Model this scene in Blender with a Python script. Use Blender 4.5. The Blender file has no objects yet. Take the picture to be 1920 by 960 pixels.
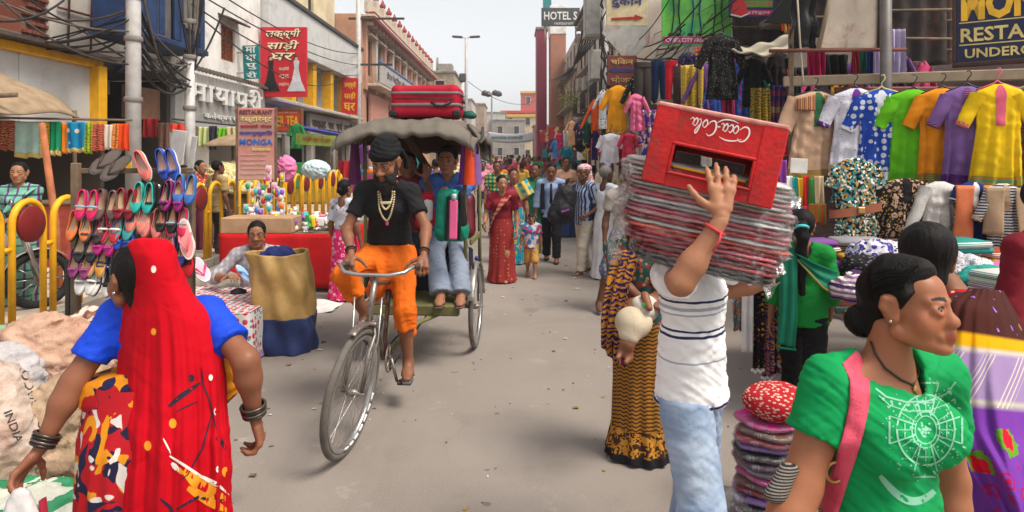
import bpy,bmesh,math,random
import numpy as np
from mathutils import Vector,Matrix,noise
from mathutils.bvhtree import BVHTree

# camera, sky, sun, exposure
SC=bpy.context.scene
FPX,HORY,EYE=1200.0,288.0,1.75 # photograph: focal length in pixels, horizon row, eye height in metres
cd=bpy.data.cameras.new('camera');cam=bpy.data.objects.new('camera',cd);SC.collection.objects.link(cam)
cam.location=(0,0,EYE);cam.rotation_euler=(math.pi/2,0,0)
cd.sensor_width=36;cd.lens=FPX/1920*36;cd.shift_y=-(480-HORY)/1920
cd.clip_start=0.05;cd.clip_end=2000
cd.dof.use_dof=True;cd.dof.focus_distance=3.6;cd.dof.aperture_fstop=9.0
SC.camera=cam
W=bpy.data.worlds.new('World');SC.world=W;W.use_nodes=True
_n=W.node_tree.nodes;_l=W.node_tree.links
SUN_EL,SUN_AZ=math.radians(58),math.radians(120) # azimuth clockwise from +Y: the sun stands behind and to the right of the camera
_sky=_n.new('ShaderNodeTexSky');_sky.sky_type='NISHITA';_sky.sun_disc=False
_sky.sun_elevation=SUN_EL;_sky.sun_rotation=SUN_AZ;_sky.dust_density=2.0;_sky.air_density=1.0;_sky.ozone_density=1.0
_hsv=_n.new('ShaderNodeHueSaturation');_hsv.inputs['Saturation'].default_value=0.12;_hsv.inputs['Value'].default_value=1.1
_l.new(_sky.outputs[0],_hsv.inputs['Color']);_l.new(_hsv.outputs[0],_n['Background'].inputs[0])
_n['Background'].inputs[1].default_value=0.13
sl=bpy.data.lights.new('sun','SUN');sl.energy=2.5;sl.angle=math.radians(24);sl.color=(1.0,0.92,0.80)
sun=bpy.data.objects.new('sun',sl);SC.collection.objects.link(sun);sun.location=(20,-20,40)
_sd=Vector((math.sin(SUN_AZ)*math.cos(SUN_EL),math.cos(SUN_AZ)*math.cos(SUN_EL),math.sin(SUN_EL)))
sun.rotation_euler=(-_sd).to_track_quat('-Z','Y').to_euler()
SC.view_settings.view_transform='Standard';SC.view_settings.look='None';SC.view_settings.gamma=1
SC.view_settings.exposure=0.66
SC.render.engine='CYCLES'
SC.cycles.max_bounces=6;SC.cycles.diffuse_bounces=3;SC.cycles.glossy_bounces=2;SC.cycles.transparent_max_bounces=24
SC.cycles.transmission_bounces=2;SC.cycles.caustics_reflective=False;SC.cycles.caustics_refractive=False
SC.cycles.use_denoising=True

# helpers
COL=SC.collection
PI=math.pi
rnd=random.Random(7)
def at(px,py,d):
 """a photograph pixel at depth d (metres along +Y) as a point in the place"""
 return Vector(((px-960)/FPX*d,d,EYE-(py-HORY)/FPX*d))
def gd(py):return EYE*FPX/(py-HORY) # depth of the ground seen at a row
def gx(px,d):return(px-960)/FPX*d
def lin(c):return c/12.92 if c<=.04045 else((c+.055)/1.055)**2.4
def C(r,g,b,k=0.9):return(lin(r/255)*k,lin(g/255)*k,lin(b/255)*k)
def link(o,parent=None):
 COL.objects.link(o)
 if parent is not None:o.parent=parent
 return o
def tag(o,label=None,cat=None,group=None,kind=None):
 if label:o['label']=label
 if cat:o['category']=cat
 if group:o['group']=group
 if kind:o['kind']=kind
 return o
def thing(name,label,cat,loc=(0,0,0),rotz=0,group=None):
 o=bpy.data.objects.new(name,None);o.empty_display_size=.1;link(o)
 o.location=loc;o.rotation_euler=(0,0,rotz)
 return tag(o,label,cat,group)
def copy_tree(o,parent=None):
 c=o.copy();COL.objects.link(c);c.parent=parent
 for ch in o.children:copy_tree(ch,c)
 return c

class MB:
 """collects shapes; build() links them as one mesh object"""
 def __init__(s):s.v=[];s.f=[];s.mi=[];s.sm=[]
 def add(s,vs,fs,mi=0,sm=False):
  b=len(s.v);s.v.extend([tuple(v)for v in vs])
  for f in fs:s.f.append([b+i for i in f]);s.mi.append(mi);s.sm.append(sm)
  return s
 def box(s,c,d,rot=None,mi=0):
  x,y,z=d[0]/2,d[1]/2,d[2]/2
  vs=[Vector(p)for p in((-x,-y,-z),(x,-y,-z),(x,y,-z),(-x,y,-z),(-x,-y,z),(x,-y,z),(x,y,z),(-x,y,z))]
  if rot is not None:vs=[rot@v for v in vs]
  c=Vector(c)
  return s.add([v+c for v in vs],[(0,3,2,1),(4,5,6,7),(0,1,5,4),(1,2,6,5),(2,3,7,6),(3,0,4,7)],mi)
 def rbox(s,c,d,b=.01,rot=None,mi=0,sm=False):
  """box with chamfered edges"""
  x,y,z=d[0]/2,d[1]/2,d[2]/2;b=min(b,x*.95,y*.95,z*.95)
  vs=[];ix={}
  for sx in(-1,1):
   for sy in(-1,1):
    for sz in(-1,1):
     for k in range(3):
      p=[sx*(x-b),sy*(y-b),sz*(z-b)];p[k]=(sx*x,sy*y,sz*z)[k]
      ix[(sx,sy,sz,k)]=len(vs);vs.append(Vector(p))
  fs=[]
  for k in range(3):
   a,e=[(1,2),(0,2),(0,1)][k]
   for sg in(-1,1):
    q=[]
    for(u,w)in((-1,-1),(1,-1),(1,1),(-1,1)):
     t=[0,0,0];t[k]=sg;t[a]=u;t[e]=w
     q.append(ix[(t[0],t[1],t[2],k)])
    if(sg>0)^(k==1):fs.append(q)
    else:fs.append(q[::-1])
  for k in range(3): # edges
   a,e=[(1,2),(0,2),(0,1)][k]
   for u in(-1,1):
    for w in(-1,1):
     lo=[0,0,0];hi=[0,0,0]
     lo[k]=-1;hi[k]=1;lo[a]=hi[a]=u;lo[e]=hi[e]=w
     q=[ix[(*lo,a)],ix[(*hi,a)],ix[(*hi,e)],ix[(*lo,e)]]
     n=(vs[q[1]]-vs[q[0]]).cross(vs[q[2]]-vs[q[0]]);o=vs[q[0]]+vs[q[2]]
     fs.append(q if n.dot(o)>0 else q[::-1])
  for sx in(-1,1):
   for sy in(-1,1):
    for sz in(-1,1):
     q=[ix[(sx,sy,sz,k)]for k in range(3)]
     n=(vs[q[1]]-vs[q[0]]).cross(vs[q[2]]-vs[q[0]])
     fs.append(q if n.dot(vs[q[0]])>0 else q[::-1])
  if rot is not None:vs=[rot@v for v in vs]
  c=Vector(c)
  return s.add([v+c for v in vs],fs,mi,sm)
 def tube(s,pts,r,n=8,caps=True,mi=0,closed=False,sq=1.0):
  pts=[Vector(p)for p in pts];m=len(pts)
  rs=r if isinstance(r,(list,tuple))else[r]*m
  vs=[];u=None
  for i in range(m):
   if closed:t=pts[(i+1)%m]-pts[i-1]
   else:t=pts[min(i+1,m-1)]-pts[max(i-1,0)]
   t=t.normalized()if t.length>1e-9 else Vector((0,0,1))
   if u is None:
    u=t.cross(Vector((0,0,1)));
    if u.length<.05:u=t.cross(Vector((1,0,0)))
   u=(u-t*u.dot(t)).normalized();w=t.cross(u)
   for j in range(n):
    a=2*PI*j/n;vs.append(pts[i]+u*(math.cos(a)*rs[i])+w*(math.sin(a)*rs[i]*sq))
  fs=[]
  for i in range(m if closed else m-1):
   for j in range(n):
    a,b=i*n+j,i*n+(j+1)%n;c2=((i+1)%m)*n
    fs.append((a,b,c2+(j+1)%n,c2+j))
  s.add(vs,fs,mi,True)
  if caps and not closed:
   b=len(s.v)-len(vs)
   s.f.append([b+j for j in range(n)][::-1]);s.mi.append(mi);s.sm.append(False)
   s.f.append([b+(m-1)*n+j for j in range(n)]);s.mi.append(mi);s.sm.append(False)
  return s
 def ell(s,c,r,rot=None,nu=12,nv=8,mi=0):
  c=Vector(c);r=(r,r,r)if not isinstance(r,(tuple,list))else r;vs=[]
  for i in range(nv+1):
   th=PI*i/nv
   for j in range(nu):
    ph=2*PI*j/nu
    p=Vector((r[0]*math.sin(th)*math.cos(ph),r[1]*math.sin(th)*math.sin(ph),r[2]*math.cos(th)))
    vs.append(c+(rot@p if rot is not None else p))
  fs=[(i*nu+j,(i+1)*nu+j,(i+1)*nu+(j+1)%nu,i*nu+(j+1)%nu)for i in range(nv)for j in range(nu)]
  return s.add(vs,fs,mi,True)
 def grid(s,fn,nu,nv,cu=False,mi=0,sm=True):
  """fn(u,v) in 0..1; cu closes the u direction"""
  mu=nu if cu else nu+1
  vs=[fn(i/nu,j/nv)for j in range(nv+1)for i in range(mu)]
  fs=[(j*mu+i,j*mu+(i+1)%mu,(j+1)*mu+(i+1)%mu,(j+1)*mu+i)for j in range(nv)for i in range(nu)]
  return s.add(vs,fs,mi,sm)
 def lathe(s,prof,n=16,c=(0,0,0),rot=None,mi=0,sm=True):
  c=Vector(c);vs=[]
  for(r,z)in prof:
   for j in range(n):
    a=2*PI*j/n;p=Vector((r*math.cos(a),r*math.sin(a),z));vs.append(c+(rot@p if rot is not None else p))
  m=len(prof)
  fs=[(i*n+j,i*n+(j+1)%n,(i+1)*n+(j+1)%n,(i+1)*n+j)for i in range(m-1)for j in range(n)]
  return s.add(vs,fs,mi,sm)
 def prism(s,poly,a,b,axes=(0,2,1),mi=0):
  """2D polygon extruded between a and b on the third axis; axes = (u axis, v axis, extrusion axis)"""
  vs=[]
  for e in(a,b):
   for(u,v)in poly:
    p=[0,0,0];p[axes[0]]=u;p[axes[1]]=v;p[axes[2]]=e;vs.append(p)
  n=len(poly)
  return s.add(vs,[list(range(n)),list(range(2*n-1,n-1,-1))]+[(i,i+n,(i+1)%n+n,(i+1)%n)for i in range(n)],mi)
 def build(s,name,mat,parent=None,loc=None,solid=0,sub=0):
  me=bpy.data.meshes.new(name);me.from_pydata(s.v,[],s.f)
  mats=mat if isinstance(mat,(list,tuple))else[mat]
  for m in mats:me.materials.append(m)
  me.polygons.foreach_set('material_index',s.mi);me.polygons.foreach_set('use_smooth',s.sm)
  me.update()
  o=bpy.data.objects.new(name,me);link(o,parent)
  if loc is not None:o.location=loc
  if solid:
   md=o.modifiers.new('s','SOLIDIFY');md.thickness=solid;md.offset=0
  if sub:
   md=o.modifiers.new('b','SUBSURF');md.levels=md.render_levels=sub
  return o

def mesh_np(name,V,F,mat,parent=None,smooth=True,col=None):
 me=bpy.data.meshes.new(name);V=np.asarray(V,np.float32);F=np.asarray(F,np.int32)
 n,k=F.shape
 me.vertices.add(len(V));me.vertices.foreach_set('co',V.ravel())
 me.loops.add(n*k);me.loops.foreach_set('vertex_index',F.ravel())
 me.polygons.add(n);me.polygons.foreach_set('loop_start',np.arange(n,dtype=np.int32)*k)
 me.polygons.foreach_set('use_smooth',np.full(n,smooth))
 me.update(calc_edges=True);me.validate()
 if col is not None:
  ca=me.color_attributes.new('Col','FLOAT_COLOR','POINT')
  ca.data.foreach_set('color',np.concatenate([np.asarray(col,np.float32),np.ones((len(V),1),np.float32)],1).ravel())
 me.materials.append(mat)
 return link(bpy.data.objects.new(name,me),parent)

def rotm(x=0,y=0,z=0):
 return(Matrix.Rotation(z,3,'Z')@Matrix.Rotation(y,3,'Y')@Matrix.Rotation(x,3,'X'))

 # materials
_mats={}
class NT:
 def __init__(s,name):
  s.m=bpy.data.materials.new(name);s.m.use_nodes=True
  s.t=s.m.node_tree;s.b=s.t.nodes['Principled BSDF']
 def n(s,kind,**kw):
  nd=s.t.nodes.new(kind)
  for k,v in kw.items():setattr(nd,k,v)
  return nd
 def set(s,nd,key,val):
  if hasattr(val,'is_linked')or hasattr(val,'links'):s.t.links.new(val,nd.inputs[key])
  else:nd.inputs[key].default_value=val
 def coord(s,kind='Object',scale=None,rot=None):
  tc=s.n('ShaderNodeTexCoord');o=tc.outputs[kind]
  if scale is not None or rot is not None:
   mp=s.n('ShaderNodeMapping');s.t.links.new(o,mp.inputs[0])
   if scale is not None:mp.inputs['Scale'].default_value=scale if isinstance(scale,tuple)else(scale,)*3
   if rot is not None:mp.inputs['Rotation'].default_value=rot
   o=mp.outputs[0]
  return o
 def math(s,op,a,b=0.0,c=0.0,clamp=False):
  nd=s.n('ShaderNodeMath',operation=op,use_clamp=clamp)
  s.set(nd,0,a);s.set(nd,1,b)
  if op in('MULTIPLY_ADD','SMOOTH_MIN','COMPARE'):s.set(nd,2,c)
  return nd.outputs[0]
 def mix(s,f,a,b,mode='MIX'):
  nd=s.n('ShaderNodeMix',data_type='RGBA',blend_type=mode)
  s.set(nd,0,f)
  for k,v in((6,a),(7,b)):
   if isinstance(v,(tuple,list)):v=(*v[:3],1)
   s.set(nd,k,v)
  return nd.outputs[2]
 def noise(s,vec,scale,detail=3,rough=.55,dist=0):
  nd=s.n('ShaderNodeTexNoise');s.t.links.new(vec,nd.inputs['Vector'])
  nd.inputs['Scale'].default_value=scale;nd.inputs['Detail'].default_value=detail
  nd.inputs['Roughness'].default_value=rough;nd.inputs['Distortion'].default_value=dist
  return nd.outputs['Fac']
 def voro(s,vec,scale,feature='F1',out='Distance',rnd_=1.0):
  nd=s.n('ShaderNodeTexVoronoi',feature=feature);s.t.links.new(vec,nd.inputs['Vector'])
  nd.inputs['Scale'].default_value=scale;nd.inputs['Randomness'].default_value=rnd_
  return nd.outputs[out]
 def ramp(s,fac,stops,mode='LINEAR'):
  nd=s.n('ShaderNodeValToRGB');nd.color_ramp.interpolation=mode;s.t.links.new(fac,nd.inputs[0])
  e=nd.color_ramp.elements
  while len(e)<len(stops):e.new(.5)
  for i,(p,c)in enumerate(stops):e[i].position=p;e[i].color=(*c[:3],1)if isinstance(c,(tuple,list))else(c,c,c,1)
  return nd.outputs[0]
 def sep(s,vec):
  nd=s.n('ShaderNodeSeparateXYZ');s.t.links.new(vec,nd.inputs[0]);return nd.outputs
 def step(s,x,lo,hi):
  nd=s.n('ShaderNodeMapRange',interpolation_type='SMOOTHSTEP');s.set(nd,0,x)
  nd.inputs[1].default_value=lo;nd.inputs[2].default_value=hi;return nd.outputs[0]
 def bump(s,h,strength=.3,dist=.01):
  nd=s.n('ShaderNodeBump');nd.inputs['Strength'].default_value=strength;nd.inputs['Distance'].default_value=dist
  s.t.links.new(h,nd.inputs['Height']);s.t.links.new(nd.outputs[0],s.b.inputs['Normal'])
 def fin(s,col,rough=.8,metal=0,spec=.4,**kw):
  if isinstance(col,(tuple,list)):col=(*col[:3],1)
  s.set(s.b,'Base Color',col);s.set(s.b,'Roughness',rough);s.set(s.b,'Metallic',metal)
  s.set(s.b,'Specular IOR Level',spec)
  for k,v in kw.items():s.set(s.b,k,v)
  return s.m

def M(name,col,rough=.75,metal=0,spec=.4,var=.18,vs=6,bump=.15,bs=60,dirt=None,da=.35,ds=2.5,**kw):
 """plain surface: colour with slow variation, optional dirt, fine bump"""
 key=(name,tuple(col),rough,metal)
 if key in _mats:return _mats[key]
 t=NT(name);co=t.coord()
 nz=t.noise(co,vs,4)
 c=t.mix(t.step(nz,.3,.7),tuple(x*(1-var)for x in col),tuple(min(1,x*(1+var*.6))for x in col))
 if dirt is not None:
  d=t.step(t.noise(co,ds,6,.65,.6),.48,.75);c=t.mix(t.math('MULTIPLY',d,da),c,dirt)
 if bump:t.bump(t.noise(co,bs,3),bump,.01)
 _mats[key]=t.fin(c,rough,metal,spec,**kw);return _mats[key]

def cloth(col,pat=None,c2=(1,1,1),c3=None,s=1.0,rough=.85,rot=(0,0,0),sheen=.0,coords='Object',name=None,w=.5):
 """woven cloth, plain or printed: stripes / hstripes / check / dots / floral / cells / paisley / speckle / band"""
 key=('cloth',tuple(col),pat,tuple(c2),tuple(c3)if c3 else None,s,rough,rot,w)
 if key in _mats:return _mats[key]
 t=NT(name or 'cloth_'+(pat or 'plain'));co=t.coord(coords,None,rot if any(rot)else None)
 c3=c3 or c2
 base=(*col,1)
 if pat is None:
  c=t.mix(t.step(t.noise(co,7,3),.3,.7),tuple(x*.86 for x in col),tuple(min(1,x*1.06)for x in col))
 else:
  X=t.sep(co)
  if pat in('stripes','hstripes'):
   ax=X[0]if pat=='stripes' else X[2]
   fr=t.math('FRACT',t.math('MULTIPLY',ax,1/s))
   c=t.mix(t.math('LESS_THAN',fr,w),base,c2)
   if c3!=c2:
    fr2=t.math('FRACT',t.math('MULTIPLY',ax,1/(s*2.6)));c=t.mix(t.math('LESS_THAN',fr2,.22),c,c3)
  elif pat=='check':
   a=t.math('LESS_THAN',t.math('FRACT',t.math('MULTIPLY',X[0],1/s)),w)
   b=t.math('LESS_THAN',t.math('FRACT',t.math('MULTIPLY',X[2],1/s)),w)
   c=t.mix(a,base,c2);c=t.mix(t.math('MULTIPLY',b,.75),c,c3)
  elif pat=='dots':
   d=t.voro(co,1/s,rnd_=.35);c=t.mix(t.math('LESS_THAN',d,.3*w*2),base,c2)
   if c3!=c2:
    d2=t.voro(t.coord(coords,(1.3,1.3,1.3),(.3,.2,.5)),1/s);c=t.mix(t.math('LESS_THAN',d2,.2*w*2),c,c3)
  elif pat=='floral':
   wv=t.noise(co,1/s*.8,3,.6,1.2)
   f1=t.voro(co,1/s);rc=t.voro(co,1/s,out='Color');r1=t.sep(rc)
   c=t.mix(t.math('LESS_THAN',t.math('ADD',f1,t.math('MULTIPLY',wv,.25)),.52*w*2),base,c2)
   f2=t.voro(t.coord(coords,None,(.4,.9,.2)),1.7/s)
   c=t.mix(t.math('LESS_THAN',f2,.3*w*2),c,c3)
   c=t.mix(t.math('LESS_THAN',f1,.16),c,tuple(x*.4 for x in col))
  elif pat=='cells':
   rc=t.sep(t.voro(co,1/s,out='Color'))
   c=t.ramp(rc[0],[(0,col),(.34,c2),(.67,c3),(.85,(.8,.75,.65))],'CONSTANT')
  elif pat=='paisley':
   nd=t.n('ShaderNodeTexWave',wave_type='RINGS');t.t.links.new(co,nd.inputs[0])
   nd.inputs['Scale'].default_value=.6/s;nd.inputs['Distortion'].default_value=9;nd.inputs['Detail'].default_value=2;nd.inputs['Detail Scale'].default_value=1.6
   c=t.ramp(nd.outputs['Fac'],[(0,col),(.5,c2),(.78,c3)],'CONSTANT')
  elif pat=='speckle':
   d=t.voro(t.coord(coords,(1,1,2.2),(.5,.3,.8)),1/s);c=t.mix(t.math('LESS_THAN',d,.3*w*2),base,c2)
  elif pat=='streak':
   nz=t.noise(t.coord(coords,(.35,.35,7.0),rot),9/s,4,.6,.4);c=t.ramp(nz,[(0.3,col),(.5,c2),(.66,c3)])
  c=t.mix(t.step(t.noise(co,5,3),.25,.8),t.mix(.12,c,(0,0,0)),c)
 nz=t.noise(co,260,1);t.bump(t.math('ADD',t.math('MULTIPLY',nz,.4),t.noise(t.coord('Object',(1,1,.45),(.3,.4,.2)),22,4,.6,.8)),.34,.014)
 _mats[key]=t.fin(c,rough,0,.25,**{'Sheen Weight':sheen});return _mats[key]

def attr_mat(name,rough=.8,spec=.3,bump=.15,bs=80,bd=.005,var=.12,**kw):
 key=('attr',name)
 if key in _mats:return _mats[key]
 t=NT(name);a=t.n('ShaderNodeAttribute',attribute_name='Col');co=t.coord()
 c=t.mix(t.step(t.noise(co,14,4),.3,.7),t.mix(var,a.outputs['Color'],(0,0,0)),a.outputs['Color'])
 t.bump(t.noise(co,bs,3),bump,bd)
 _mats[key]=t.fin(c,rough,0,spec,**kw);return _mats[key]

def film(name='clear_plastic_film',amt=.3):
 key=('film',name,amt)
 if key in _mats:return _mats[key]
 t=NT(name);out=t.t.nodes['Material Output']
 tr=t.n('ShaderNodeBsdfTransparent');gl=t.n('ShaderNodeBsdfGlossy');gl.inputs['Roughness'].default_value=.12
 df=t.n('ShaderNodeBsdfTranslucent');df.inputs[0].default_value=(.9,.9,.9,1)
 d2=t.n('ShaderNodeBsdfDiffuse');d2.inputs[0].default_value=(.85,.85,.85,1)
 fr=t.n('ShaderNodeFresnel');fr.inputs[0].default_value=1.5
 nz=t.noise(t.coord(),24,4,.6,1.0);bp=t.n('ShaderNodeBump');bp.inputs['Strength'].default_value=.9;bp.inputs['Distance'].default_value=.02
 t.t.links.new(nz,bp.inputs['Height'])
 for q in(gl,fr):t.t.links.new(bp.outputs[0],q.inputs['Normal'])
 m0=t.n('ShaderNodeMixShader');m0.inputs[0].default_value=.5;t.t.links.new(df.outputs[0],m0.inputs[1]);t.t.links.new(d2.outputs[0],m0.inputs[2])
 m1=t.n('ShaderNodeMixShader');t.set(m1,0,t.math('MULTIPLY',t.step(nz,.35,.75),amt))
 t.t.links.new(tr.outputs[0],m1.inputs[1]);t.t.links.new(m0.outputs[0],m1.inputs[2])
 m2=t.n('ShaderNodeMixShader');t.set(m2,0,t.math('MULTIPLY_ADD',fr.outputs[0],.45,.03));t.t.links.new(m1.outputs[0],m2.inputs[1]);t.t.links.new(gl.outputs[0],m2.inputs[2])
 t.t.links.new(m2.outputs[0],out.inputs[0])
 _mats[key]=t.m;return t.m

def text(body,mat,parent,c,h,w=None,rot=(PI/2,0,0),depth=.006,name='lettering',bold=0,shear=0,gap=1.0):
 """raised lettering, centred at c, fitted to height h and width w"""
 cu=bpy.data.curves.new('t','FONT');cu.body=body;cu.extrude=.01;cu.resolution_u=2;cu.offset=bold;cu.shear=shear;cu.space_character=gap
 cu.space_line=.9;cu.align_x='CENTER'
 o=bpy.data.objects.new('t',cu);me=o.to_mesh()
 V=np.array([v.co[:]for v in me.vertices]);F=[list(p.vertices)for p in me.polygons];o.to_mesh_clear()
 bpy.data.objects.remove(o);bpy.data.curves.remove(cu)
 lo,hi=V.min(0),V.max(0);V-=(lo+hi)/2;sz=hi-lo
 sy=h/sz[1];sx=(w/sz[0])if w else sy
 V=V*np.array([sx,sy,depth/sz[2]])
 R=np.array(rotm(*rot));V=V@R.T+np.array(c)
 m=MB();m.add(V.tolist(),F)
 return m.build(name,mat,parent)
 # ground
def road_mat():
 t=NT('dusty_road');co=t.coord()
 big=t.noise(co,.35,5,.6,.5);mid=t.noise(co,2.2,5,.6);fine=t.noise(co,90,3);sp=t.voro(co,60)
 c=t.mix(t.step(big,.35,.68),C(158,147,138,.66),C(174,163,154,.68))
 c=t.mix(t.math('MULTIPLY',t.step(mid,.5,.75),.35),c,C(136,124,114,.75))
 c=t.mix(t.math('MULTIPLY',t.step(fine,.45,.75),.3),c,C(196,184,172,.7))
 c=t.mix(t.math('MULTIPLY',t.math('LESS_THAN',t.noise(co,5.5,2),.27),.5),c,C(90,82,76,.6))
 c=t.mix(t.math('MULTIPLY',t.math('LESS_THAN',sp,.10),.35),c,C(80,74,70,.6))
 st=t.noise(t.coord('Object',(.8,.12,1)),1.6,4,.6);c=t.mix(t.math('MULTIPLY',t.step(st,.52,.75),.22),c,C(110,100,92,.6))
 ck=t.n('ShaderNodeTexVoronoi',feature='DISTANCE_TO_EDGE');wz=t.n('ShaderNodeVectorMath',operation='MULTIPLY_ADD');nn=t.n('ShaderNodeTexNoise');nn.inputs['Scale'].default_value=2.5;t.t.links.new(co,nn.inputs['Vector']);t.t.links.new(nn.outputs['Color'],wz.inputs[0]);wz.inputs[1].default_value=(.5,.5,0);t.t.links.new(co,wz.inputs[2]);t.t.links.new(wz.outputs[0],ck.inputs['Vector']);ck.inputs['Scale'].default_value=.55
 crk=t.math('MULTIPLY',t.math('LESS_THAN',ck.outputs['Distance'],.003),t.step(big,.5,.62));c=t.mix(t.math('MULTIPLY',crk,.3),c,C(84,76,70,.6))
 oil=t.step(t.noise(co,1.1,3,.5,.3),.64,.72);c=t.mix(t.math('MULTIPLY',oil,.3),c,C(104,96,90,.6));lite=t.step(t.noise(t.coord('Object',None,(0,0,1)),3.3,5,.7),.6,.72);c=t.mix(t.math('MULTIPLY',lite,.3),c,C(200,186,172,.85))
 t.bump(t.math('ADD',t.math('MULTIPLY',fine,.6),t.noise(co,300,2)),.4,.006)
 return t.fin(c,.92,0,.2)
road=MB().grid(lambda u,v:(-300+600*u,-60+560*v,0),12,12,sm=False).build('road',road_mat());tag(road,kind='structure')
PAVE=M('paving',C(214,192,170,.8),.9,var=.2,vs=2.5,dirt=C(110,98,88),da=.5,ds=1.6)
KERB=M('kerb_stone',C(160,150,138,.7),.9,var=.25,vs=3)
pv=MB().box((-8.7,32,.06),(7.8,76,.12)).build('pavement_left',PAVE);tag(pv,kind='structure')
for i in range(30):
 m=MB().rbox((-4.72,4.6+i*1.2,.068),(.16,1.17,.145),.015);m.build('kerb_stone',KERB,pv)
pr=MB().box((5.0,32,.05),(3.0,76,.1)).build('pavement_right',PAVE);tag(pr,kind='structure')
lit=MB()
for i in range(420):
 d=rnd.uniform(2.4,22);x=rnd.uniform(-2.4,1.6)if d>3 else rnd.uniform(-1.5,.8);a=rnd.uniform(0,6);s=rnd.uniform(.004,.016)
 lit.box((x,d,.003),(s*rnd.uniform(1,2.4),s,.004),rotm(0,0,a),rnd.choice((0,0,0,1,2)))
for i in range(70):
 d=rnd.uniform(3.2,14);x=rnd.choice((rnd.uniform(-2.2,-1.4),rnd.uniform(.2,1.5),rnd.uniform(-2,1.4)));s=rnd.uniform(.015,.045);lit.grid(lambda u,v:(x+s*(u-.5)+.004*math.sin(9*v),d+s*.7*(v-.5),.004+.25*s*abs(math.sin(5*u+3*v+i))),4,4,mi=rnd.choice((0,1,1,2)),sm=False)
tag(lit.build('street_litter',[M('grit',C(96,86,76)),M('paper_scrap',C(205,198,190)),M('leaf_scrap',C(150,120,60))]),'crumbs of grit and paper on the road','litter',kind='stuff')

# buildings
GLASS=M('window_glass',(.02,.025,.03),.12,0,.6,bump=0)
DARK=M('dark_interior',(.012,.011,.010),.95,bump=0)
YEL=M('yellow_paint',C(242,178,8),.5,var=.12,dirt=C(150,104,30),da=.3,ds=5)
CONC=M('stained_concrete',C(170,162,150,.75),.9,var=.3,vs=1.5,dirt=C(80,72,64),da=.6,ds=1.2)
def plaster(name,col,stain=(70,62,55),da=.55,ds=.9):
 return M(name,col,.9,var=.16,vs=1.2,dirt=C(*stain),da=da,ds=ds,bump=.3,bs=18)
def wallx(m,s,X,y0,y1,z0,z1,op=(),dep=.22):
 """street wall in the plane x = X facing s, with openings (ya, yb, za, zb) and their reveals"""
 ys=sorted({y0,y1,*[o[0]for o in op],*[o[1]for o in op]});zs=sorted({z0,z1,*[o[2]for o in op],*[o[3]for o in op]})
 ys=[y for y in ys if y0<=y<=y1];zs=[z for z in zs if z0<=z<=z1]
 for a,b in zip(ys[:-1],ys[1:]):
  for c,d in zip(zs[:-1],zs[1:]):
   if any(o[0]<=a and b<=o[1]and o[2]<=c and d<=o[3]for o in op):continue
   q=[(X,a,c),(X,b,c),(X,b,d),(X,a,d)];m.add(q if s>0 else q[::-1],[(0,1,2,3)])
 for(a,b,c,d)in op:
  x2=X-s*dep
  for q in([(X,a,c),(x2,a,c),(x2,a,d),(X,a,d)],[(X,b,c),(X,b,d),(x2,b,d),(x2,b,c)],[(X,a,c),(X,b,c),(x2,b,c),(x2,a,c)],[(X,a,d),(x2,a,d),(x2,b,d),(X,b,d)]):m.add(q,[(0,1,2,3)])
def shell(m,s,X,y0,y1,z0,z1,depth=6):
 """end walls, back and roof behind a street wall"""
 x2=X-s*depth
 for y,fl in((y0,0),(y1,1)):m.add([(X,y,z0),(x2,y,z0),(x2,y,z1),(X,y,z1)],[(0,1,2,3)])
 m.add([(X,y0,z1),(X,y1,z1),(x2,y1,z1),(x2,y0,z1)],[(0,1,2,3)])
 m.add([(x2,y0,z0),(x2,y1,z0),(x2,y1,z1),(x2,y0,z1)],[(0,1,2,3)])
def window(par,s,X,o,style='glass',fm=None,dep=.16,mull=1):
 a,b,c,d=o;xf=X-s*dep;m=MB();t=.06;e=.004
 fm=fm or M('window_frame',C(120,90,66,.7),.7)
 for y in(a+t/2+e,b-t/2-e):m.box((xf,y,(c+d)/2),(.07,t,d-c-2*e))
 for z in(c+t/2+e,d-t/2-e):m.box((xf,(a+b)/2,z),(.066,b-a-2*t-2*e,t))
 for k in range(mull):m.box((xf,a+(b-a)*(k+1)/(mull+1),(c+d)/2),(.05,t*.8,d-c-2*t-2*e))
 w=m.build('window',fm,par)
 if style=='glass':MB().box((xf-s*.03,(a+b)/2,(c+d)/2),(.012,b-a-2*t,d-c-2*t)).build('pane',GLASS,w)
 elif style=='shutter':
  for k in range(mull+1):
   y0=a+(b-a)*k/(mull+1)+t*.6;y1=a+(b-a)*(k+1)/(mull+1)-t*.6;m=MB();nz=max(4,int((d-c)/.14))
   for i in range(nz):m.box((xf-s*.01,(y0+y1)/2,c+t+(d-c-2*t)*(i+.5)/nz),(.02,y1-y0,(d-c-2*t)/nz*.86),rotm(0,.35*s,0))
   m.build('shutter',fm,w)
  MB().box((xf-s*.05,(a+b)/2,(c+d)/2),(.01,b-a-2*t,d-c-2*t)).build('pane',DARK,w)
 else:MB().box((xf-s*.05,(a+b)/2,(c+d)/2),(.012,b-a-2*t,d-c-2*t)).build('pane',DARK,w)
 return w
def ledge(par,s,X,y0,y1,z,pro=.3,th=.12,mat=None,name='ledge'):
 return MB().rbox((X+s*(pro/2-.01),(y0+y1)/2,z),(pro,y1-y0,th),.02).build(name,mat or CONC,par)

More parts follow.
